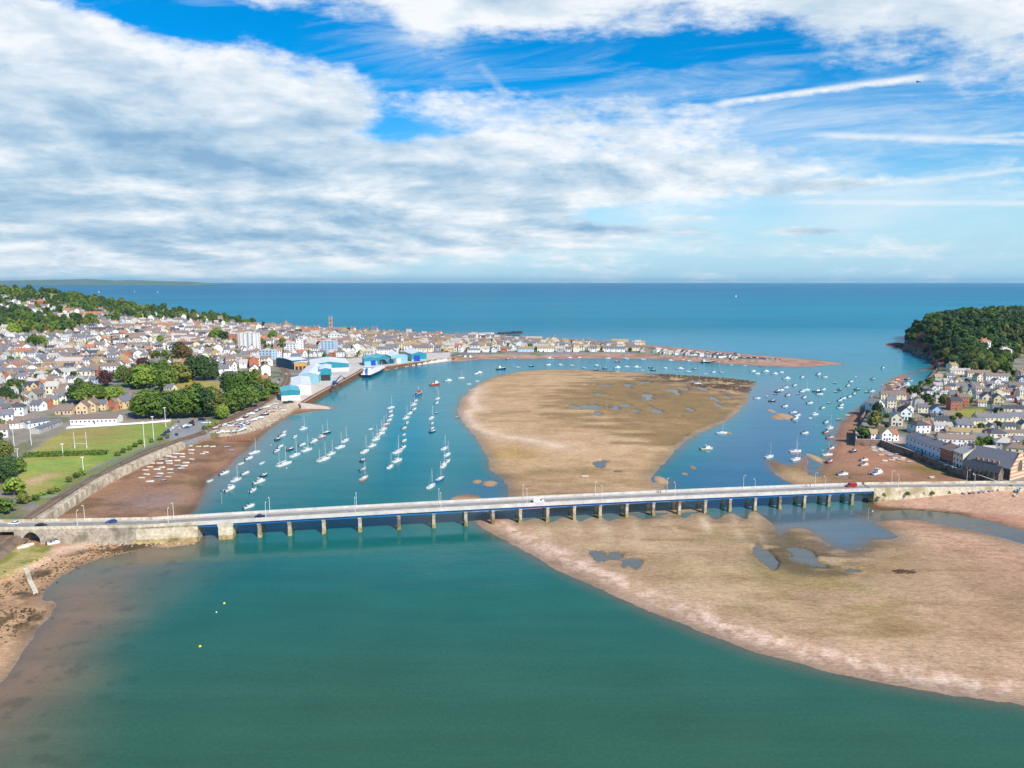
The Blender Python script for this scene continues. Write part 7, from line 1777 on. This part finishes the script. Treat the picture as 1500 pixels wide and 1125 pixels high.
# ---------------------------------------------------------------- playing field
gpz = empty('goal_posts', G(118.5, 657)); tag(gpz, 'white rugby goal posts standing behind the field hedge', 'goal posts')
for sx in (-3.9, 3.9): MB().tube((sx, 0, -.2), (sx, 0, 11), .13, .1, 8).tube((sx, 0, .1), (sx, 0, 1.9), .25, .25, 8).build('upright', m_white, gpz)
MB().tube((-3.9, 0, 3.2), (3.9, 0, 3.2), .1, .1, 8).build('crossbar', m_white, gpz)
for i, (px, py, hh, lab) in enumerate(((21.7, 662, 16, 'left of the hedge, nearest the town'), (46, 652, 16, 'at the upper left field corner'), (212, 655, 17, 'nearest of three at the right field edge'), (225.5, 646, 17, 'middle of three at the right field edge'), (243, 626, 15, 'farthest of three at the right field edge'), (26, 671, 6, 'short one at the left end of the hedge'), (92.5, 668.5, 8, 'short one in front of the hedge'), (122.5, 692, 9, 'short one at the railway edge of the field'))):
    g = G(px, py); r = empty('floodlight_pole', g); tag(r, 'thin white pole ' + lab, 'pole', 'poles around the playing field')
    MB().tube((0, 0, -.5), (0, 0, hh), .2, .13, 8).build('pole', m_white, r); MB().bar((-.9, 0, hh - .1), (.9, 0, hh - .1), .4, .5).build('lamp_head', m_white, r)
k = MB(); pts = [G(97, 629)[:2], G(100, 627.5)[:2], G(172, 622.8)[:2], G(212, 620.5)[:2], G(250, 617)[:2]]
k.wallstrip(pts, 5.3, 3.6, .12); tag(k.build('field_fence', m_white), 'long low white fence along the far side of the playing field', 'fence')
pts = [G(*q)[:2] for q in ((45, 731), (85, 727), (126, 707), (160, 686), (214, 659.5), (236, 648))]; k = MB(); k.wallstrip(pts, 5.2, 3.6, .06); tag(k.build('field_fence', M('green_mesh_fence', S(120, 140, 120), .7, .1, 1)), 'low greenish fence between playing field and railway', 'fence')
# ---------------------------------------------------------------- quay machines
def mach(px, py, rz, label, s=1.0):
    x, y = P(px, py, 4.3); r = empty('crane', (x, y, 4.25), rz); tag(r, label, 'crane')
    MB().box(-2 * s, 2 * s, -3 * s, 3 * s, .5 * s, 1.6 * s).build('base', CARM['navy'], r)
    k = MB()
    for sx in (-1.7, 1.7):
        for sy in (-2.2, 0, 2.2): k.tube((sx * s - .3, sy * s, .6 * s), (sx * s + .3, sy * s, .6 * s), .6 * s, .6 * s, 10)
    k.build('wheel_row', m_tyre, r)
    c = MB().box(-1.5 * s, 1.5 * s, -2.4 * s, 1.2 * s, 1.62 * s, 4.2 * s); co = c.build('cab', CARM['blue'], r); MB().box(-1.52 * s, 1.52 * s, .3 * s, 1.23 * s, 2.8 * s, 3.9 * s).build('window', m_glass, co)
    MB().bar((0, .8 * s, 3.6 * s), (0, 7 * s, 9.5 * s), .9 * s, .9 * s).bar((0, 7 * s, 9.5 * s), (0, 11 * s, 6.5 * s), .6 * s, .6 * s).build('boom', CARM['blue'], r)
    MB().box(-.8 * s, .8 * s, 10.4 * s, 11.8 * s, 4.8 * s, 6.6 * s).build('grab', m_dark, r)
mach(491, 563, -.9, 'blue mobile crane with raised boom on the quay edge', .95); mach(487, 569, -1.7, 'smaller blue loader on the quay below the mobile crane', .6)
for px, py, lab in ((567, 533.5, 'blue loading hopper, left of the pair on the quay'), (578, 532.6, 'blue loading hopper, right of the pair on the quay')):
    x, y = P(px, py, 4.3); r = empty('hopper', (x, y, 4.25)); tag(r, lab, 'hopper')
    k = MB()
    for sx in (-2.6, 2.6):
        for sy in (-2.6, 2.6): k.tube((sx, sy, 0), (sx * .9, sy * .9, 4.6), .25, .25, 6)
    k.build('frame', CARM['blue'], r)
    t = MB(); t.add([(-.7, -.7, 3), (.7, -.7, 3), (.7, .7, 3), (-.7, .7, 3), (-3.4, -3.4, 7.5), (3.4, -3.4, 7.5), (3.4, 3.4, 7.5), (-3.4, 3.4, 7.5)], [(3, 2, 1, 0), (0, 1, 5, 4), (1, 2, 6, 5), (2, 3, 7, 6), (3, 0, 4, 7)]); t.build('bin', m_lteal, r)
x, y = P(588, 531, 4.3); r = empty('silo', (x, y, 4.25)); tag(r, 'tall dark grey silo tower beside the farthest sheds', 'silo'); MB().tube((0, 0, 0), (0, 0, 15), 3, 3, 16).build('drum', M('silo_grey', S(96, 98, 100), .6, .1, .4), r); MB().tube((0, 0, 15), (0, 0, 17), 3.1, .6, 16).build('cap', m_steel, r)
# ---------------------------------------------------------------- buoys
bpz = empty('mooring_buoy', (0, 0, 0)); MB().tube((0, 0, -.4), (0, 0, 0), .5, .72, 12).tube((0, 0, 0), (0, 0, .4), .72, .5, 12).tube((0, 0, .4), (0, 0, .62), .5, .12, 12).build('float', M('buoy_yellow', S(240, 214, 40), .5, .05, 1), bpz); MB().tube((0, 0, .6), (0, 0, 1.0), .07, .07, 6).build('ring', m_steel, bpz); freeze(bpz)
BUM = dict(yellow=bpz.children[0].data.materials[0], white=HM['white'], orange=HM['orange'])
for px, py, c, s, pl in ((328.5, 884, 'yellow', 1.0, 'upstream of the bridge, farthest'), (317, 897, 'white', .6, 'upstream of the bridge'), (293, 947, 'yellow', 1.0, 'upstream of the bridge, nearest'), (622, 568, 'orange', 1.0, 'beside the work boat'), (420, 686, 'white', .8, 'off the left mudflat'), (1205, 660, 'white', .8, 'off the village mudflat'), (397, 652, 'white', .8, 'near the left shore'), (1278, 749, 'white', .8, 'at the right bridge end')):
    x, y = P(px, py, 0); o = copy_tree(bpz, (x, y, .05), 0, s * .62, {'float': {0: BUM[c]}}); tag(o, f'small {c} mooring buoy {pl}', 'buoy', 'mooring buoys')
drop(bpz)
# channel markers
for px, py, lab in ((1232, 533, 'thin dark beacon post on the tip of the spit'), (1271, 762, 'pale marker post beside the right bridge end'), (222, 742, None), (325, 738, 'thin post standing in the water left of the bridge')):
    if lab is None: continue
    x, y = P(px, py, 0); r = empty('marker_post', (x, y, 0)); tag(r, lab, 'marker'); MB().tube((0, 0, -2), (0, 0, 6.5), .16, .12, 6).build('post', m_steel, r); MB().tube((0, 0, 6.5), (0, 0, 7.5), .5, .05, 8).build('topmark', m_dark, r)
# wreck and stranded timber
x, y = P(1325, 838, .6); k = MB(); rw_ = random.Random(3)
for i in range(26):
    a = rw_.uniform(-.5, .5); q = Vector((x + rw_.uniform(-3.4, 3.4), y + rw_.uniform(-1.5, 1.5), ground(x, y) + rw_.uniform(.05, .5))); d_ = Vector((math.cos(a), math.sin(a) * .6, rw_.uniform(-.2, .35))) * rw_.uniform(.6, 1.6); k.bar(q - d_, q + d_, .22, .2)
tag(k.build('driftwood_heap', M('wet_timber', S(98, 66, 52), .9, .25, 1)), 'dark heap of stranded timber lying on the near right sand', 'driftwood')
k = MB(); x, y = P(350, 646, .5); z = ground(x, y)
for i in range(7): k.bar((x - 7 + i * 2.2, y - 2, z + .3), (x - 9 + i * 2.2, y + 5, z + 2.2 - .2 * i), .3, .3)
k.bar((x - 9, y - 2.4, z + .3), (x + 9, y - 1.2, z + .5), .5, .5); tag(k.build('wrecked_jetty', M('rusty_timber', S(150, 84, 62), .9, .3, 1)), 'broken red brown timber jetty on the shore below the boat yard', 'jetty')
# stones: revetment and beach rocks
def rocks(name, spots, mat, lab):
    k = MB(); r = random.Random(len(spots))
    for x, y, z, s in spots:
        vs = []
        for i in range(6):
            a = i * math.pi / 3 + r.uniform(-.3, .3); q = s * r.uniform(.7, 1.15); vs.append((x + math.cos(a) * q, y + math.sin(a) * q, z - .25 * s))
        for i in range(6):
            a = i * math.pi / 3 + r.uniform(-.3, .3); q = s * r.uniform(.35, .75); vs.append((x + math.cos(a) * q, y + math.sin(a) * q, z + s * r.uniform(.3, .7)))
        k.add(vs, [(i, (i + 1) % 6, 6 + (i + 1) % 6, 6 + i) for i in range(6)] + [(6, 7, 8, 9, 10, 11)])
    o = k.build(name, mat); o['kind'] = 'stuff'; o['label'] = lab; o['category'] = 'rocks'
r = random.Random(77)
def band(pts, n, w, s0, s1):
    out = []; L_ = sum(math.dist(a, b) for a, b in zip(pts[:-1], pts[1:]))
    xy = []
    for _ in range(n):
        c, d_ = along(pts, r.uniform(0, L_ * .999)); q = c + Vector((-d_.y, d_.x)) * r.gauss(0, w); xy.append((q.x, q.y))
    zs = grounds(xy)
    return [(x, y, z, r.uniform(s0, s1)) for (x, y), z in zip(xy, zs) if z > -.2]
m_rock = stone('pale_boulder', S(176, 160, 136), S(200, 186, 164), S(130, 112, 88), .7); m_weed = stone('weedy_rock', S(70, 56, 38), S(104, 84, 54), S(48, 40, 30), .7)
rocks('boulders', band([P(*q, 2) for q in ((300, 636), (320, 636), (350, 632), (385, 621), (410, 605), (436, 593))], 700, 2.4, .5, 1.1) + band([P(*q, 1) for q in ((100, 800), (150, 797), (200, 792), (250, 794), (285, 793))], 160, 2.2, .3, .8), m_rock, 'pale boulders along the shore below the boat yard and causeway')
rocks('seaweed_rocks', band([P(*q, .8) for q in ((-60, 885), (0, 868), (60, 842), (120, 815), (190, 797))], 520, 5.5, .2, .6) + band([P(*q, .8) for q in ((-60, 950), (0, 915), (50, 890))], 260, 5, .25, .7) + band([P(*q, .3) for q in ((960, 549), (1000, 552), (1050, 556), (1105, 561))], 900, 9, .4, 1.1) + band([P(*q, .3) for q in ((1010, 562), (1060, 568), (1088, 566))], 420, 8, .4, 1.0), m_weed, 'dark weedy rocks scattered over the tidal banks')
rocks('headland_rocks', band([P(*q, 1) for q in ((1298, 506), (1320, 512), (1350, 524), (1368, 538))], 420, 7, .8, 2.6), M('red_rock', S(120, 66, 54), .9, .25, .3), 'dark red rocks at the foot of the headland')
# ---------------------------------------------------------------- walkers on the bridge
def walker(loc, rz, top, label, ph):
    bm_v, bm_e, rad = [], [], []
    def v(p, r_, par=None):
        bm_v.append(p); rad.append(r_)
        if par is not None: bm_e.append((par, len(bm_v) - 1))
        return len(bm_v) - 1
    pel = v((0, 0, .95), .15); ch_ = v((0, 0, 1.22), .15, pel); sh = v((0, 0, 1.42), .14, ch_); nk = v((0, .01, 1.52), .06, sh); hd = v((0, .02, 1.66), .10, nk); v((0, .02, 1.76), .08, hd)
    for s in (-1, 1):
        sw = .22 * s * ph
        h = v((.09 * s, 0, .88), .10, pel); kn = v((.10 * s, sw * .6 + .03, .48), .07, h); an = v((.10 * s, sw * 1.3 - .03, .09), .045, kn); v((.10 * s, sw * 1.3 + .14, .05), .04, an)
        a = v((.19 * s, 0, 1.40), .06, sh); e = v((.24 * s, -sw * .5 - .02, 1.14), .045, a); w = v((.24 * s, -sw * 1.0 + .08, .92), .035, e); v((.24 * s, -sw * 1.1 + .12, .83), .035, w)
    me = bpy.data.meshes.new('person'); me.from_pydata(bm_v, bm_e, []); o = link('person', me, None, loc, rz)
    sk = o.modifiers.new('skin', 'SKIN'); o.modifiers.new('sub', 'SUBSURF').levels = 1; o.modifiers['sub'].render_levels = 1
    for i, q in enumerate(me.skin_vertices[0].data): q.radius = (rad[i], rad[i]); q.use_root = i == 0
    m, nt, bs = newmat('person_clothes'); tc = nt.node('ShaderNodeTexCoord').outputs['Object']; sp_ = nt.node('ShaderNodeSeparateXYZ'); nt.put(sp_.inputs[0], tc)
    c = nt.ramp(nt.math('DIVIDE', sp_.outputs[2], 2.0), [(0, (.03, .03, .04)), (.06, (.04, .05, .09)), (.475, top), (.76, (.5, .3, .22)), (.86, (.06, .04, .03))]); c.node.color_ramp.interpolation = 'CONSTANT'
    nt.put(bs.inputs['Base Color'], c); bs.inputs['Roughness'].default_value = .85; me.materials.append(m)
    tag(o, label, 'person', 'people on the bridge')
def walk_at(px, w, top, label, ph, d):
    lo, hi = 0.0, BL
    for _ in range(40):
        m_ = (lo + hi) / 2; q = bp(m_, w, 8.5)
        if proj(*q)[0] < px: lo = m_
        else: hi = m_
    walker(bp(lo, w, 7.62), brz - math.pi / 2 + d, top, label, ph)
walk_at(964, BW - 1.1, (.03, .03, .04), 'person in dark jacket walking on the far bridge footway, left of two', 1, 0); walk_at(967.5, BW - 1.5, (.06, .07, .10), 'person in grey top walking on the far bridge footway, right of two', -1, 0)
walk_at(1181, BW - 1.2, (.5, .06, .05), 'person in red top walking near the right end of the bridge', 1, math.pi); walk_at(1187, BW - 1.4, (.4, .12, .08), 'person in orange red top walking behind the red-topped one', -1, math.pi)
# gull high in the sky
u, v_ = (1345 - 750) / FPX, (562.5 - 120) / FPX; t = 95.0
gl = empty('gull', (u * t, (CT + v_ * ST) * t, CAMZ + (-ST + v_ * CT) * t), .6); tag(gl, 'dark gull gliding high in the sky at upper right', 'bird')
k = MB()
for (y0, r0), (y1, r1) in zip([(-.28, .015), (-.16, .05), (0, .07), (.14, .05), (.22, .035), (.28, .01)][:-1], [(-.28, .015), (-.16, .05), (0, .07), (.14, .05), (.22, .035), (.28, .01)][1:]): k.tube((0, y0, 0), (0, y1, 0), r0, r1, 8, 0, False)
for s in (-1, 1): k.add([(s * .05, .08, .02), (s * .05, -.06, .02), (s * .3, -.03, .12), (s * .3, .12, .12), (s * .66, -.10, .03), (s * .66, -.04, .03), (s * .05, .08, .0), (s * .05, -.06, .0), (s * .3, -.03, .10), (s * .3, .12, .10), (s * .66, -.10, .02), (s * .66, -.04, .02)], [(0, 1, 2, 3), (3, 2, 4, 5), (6, 9, 8, 7), (9, 11, 10, 8)])
k.build('body', M('gull_grey', (.10, .10, .11), .8, .1, 3), gl)
# far coast beyond the bay
def coast(pts, Y0, depth):
    k = MB(); n = len(pts); vs = []
    for i, (px, h) in enumerate(pts):
        for j, f in enumerate((0, .5, 1.0, .7, 0)):
            yy_ = Y0 + depth * j / 4; vs.append(((px - 750) / FPX * Y0 + 40 * math.sin(i * 2.1 + j), yy_, -2 + (h + 2) * f * (1 + .08 * math.sin(i * 1.7 + j))))
    k.add(vs, [(i * 5 + j, (i + 1) * 5 + j, (i + 1) * 5 + j + 1, i * 5 + j + 1) for i in range(n - 1) for j in range(4)], 0, True)
    return struct(k.build('hills', M('far_farmland', S(96, 116, 96), .95, .2, .002)))
coast([(-150, 120), (-60, 150), (0, 175), (40, 170), (80, 185), (108, 175), (118, 140), (140, 150), (165, 150), (190, 140), (215, 120), (240, 100), (262, 60), (280, 10)], 21000, 4000)
# breaking wave line where the swell meets the tip of the spit
HAZE = 1.6e-5
# ---------------------------------------------------------------- sea haze: one even box of air over the whole bay
k = MB().box(-64000, 64000, -400, 62500, -6, 330)
hm_ = bpy.data.materials.new('sea_haze'); hm_.use_nodes = True; ht = hm_.node_tree; ht.nodes.clear()
ho = ht.nodes.new('ShaderNodeOutputMaterial'); pv = ht.nodes.new('ShaderNodeVolumePrincipled')
pv.inputs['Color'].default_value = (.42, .80, 1.0, 1); pv.inputs['Density'].default_value = HAZE; pv.inputs['Anisotropy'].default_value = .2
ht.links.new(pv.outputs[0], ho.inputs['Volume'])
hz = k.build('haze', hm_); hz['kind'] = 'stuff'; hz['label'] = 'pale blue sea haze over the bay'; hz['category'] = 'haze'
# ---------------------------------------------------------------- labels that single each thing out
ORD = ['leftmost', 'second from left', 'third from left', 'fourth from left', 'fifth from left', 'sixth from left', 'seventh from left', 'eighth from left', 'ninth from left', 'tenth from left']
ROWW = ['nearest', 'second', 'third', 'fourth', 'fifth', 'sixth', 'seventh', 'eighth', 'ninth', 'tenth', 'eleventh', 'twelfth']
bpy.context.view_layer.update()
by = {}
for o, look, place in ITEMS: by.setdefault((look, place), []).append(o)
for (look, place), lst in by.items():
    pr = {o.name: proj(*o.location) for o in lst}
    if len(lst) == 1: lst[0]['label'] = f'{look} {place}'; continue
    if len(lst) <= 9:
        for i, o in enumerate(sorted(lst, key=lambda q: pr[q.name][0])): o['label'] = f'{look} {place}, ' + (ORD[i] if i < len(lst) - 1 or len(lst) < 3 and i == 0 else 'rightmost')
    else:
        lst = sorted(lst, key=lambda q: -pr[q.name][1]); ch_ = [lst[i:i + 9] for i in range(0, len(lst), 9)]
        for r_, c in enumerate(ch_):
            for i, o in enumerate(sorted(c, key=lambda q: pr[q.name][0])): o['label'] = f'{look} {place}, {ROWW[r_]} row, ' + (ORD[i] if i < len(c) - 1 or len(c) == 1 else 'rightmost')
bad = [o['label'] for o, _, _ in ITEMS if len(o['label'].split()) > 16]
print('labels over 16 words', len(bad), bad[:3])
SC.cycles.max_bounces = 4; SC.cycles.diffuse_bounces = 2; SC.cycles.glossy_bounces = 2; SC.cycles.transmission_bounces = 1; SC.cycles.transparent_max_bounces = 4
SC.cycles.caustics_reflective = False; SC.cycles.caustics_refractive = False
W.cycles.sampling_method = 'MANUAL'; W.cycles.sample_map_resolution = 512
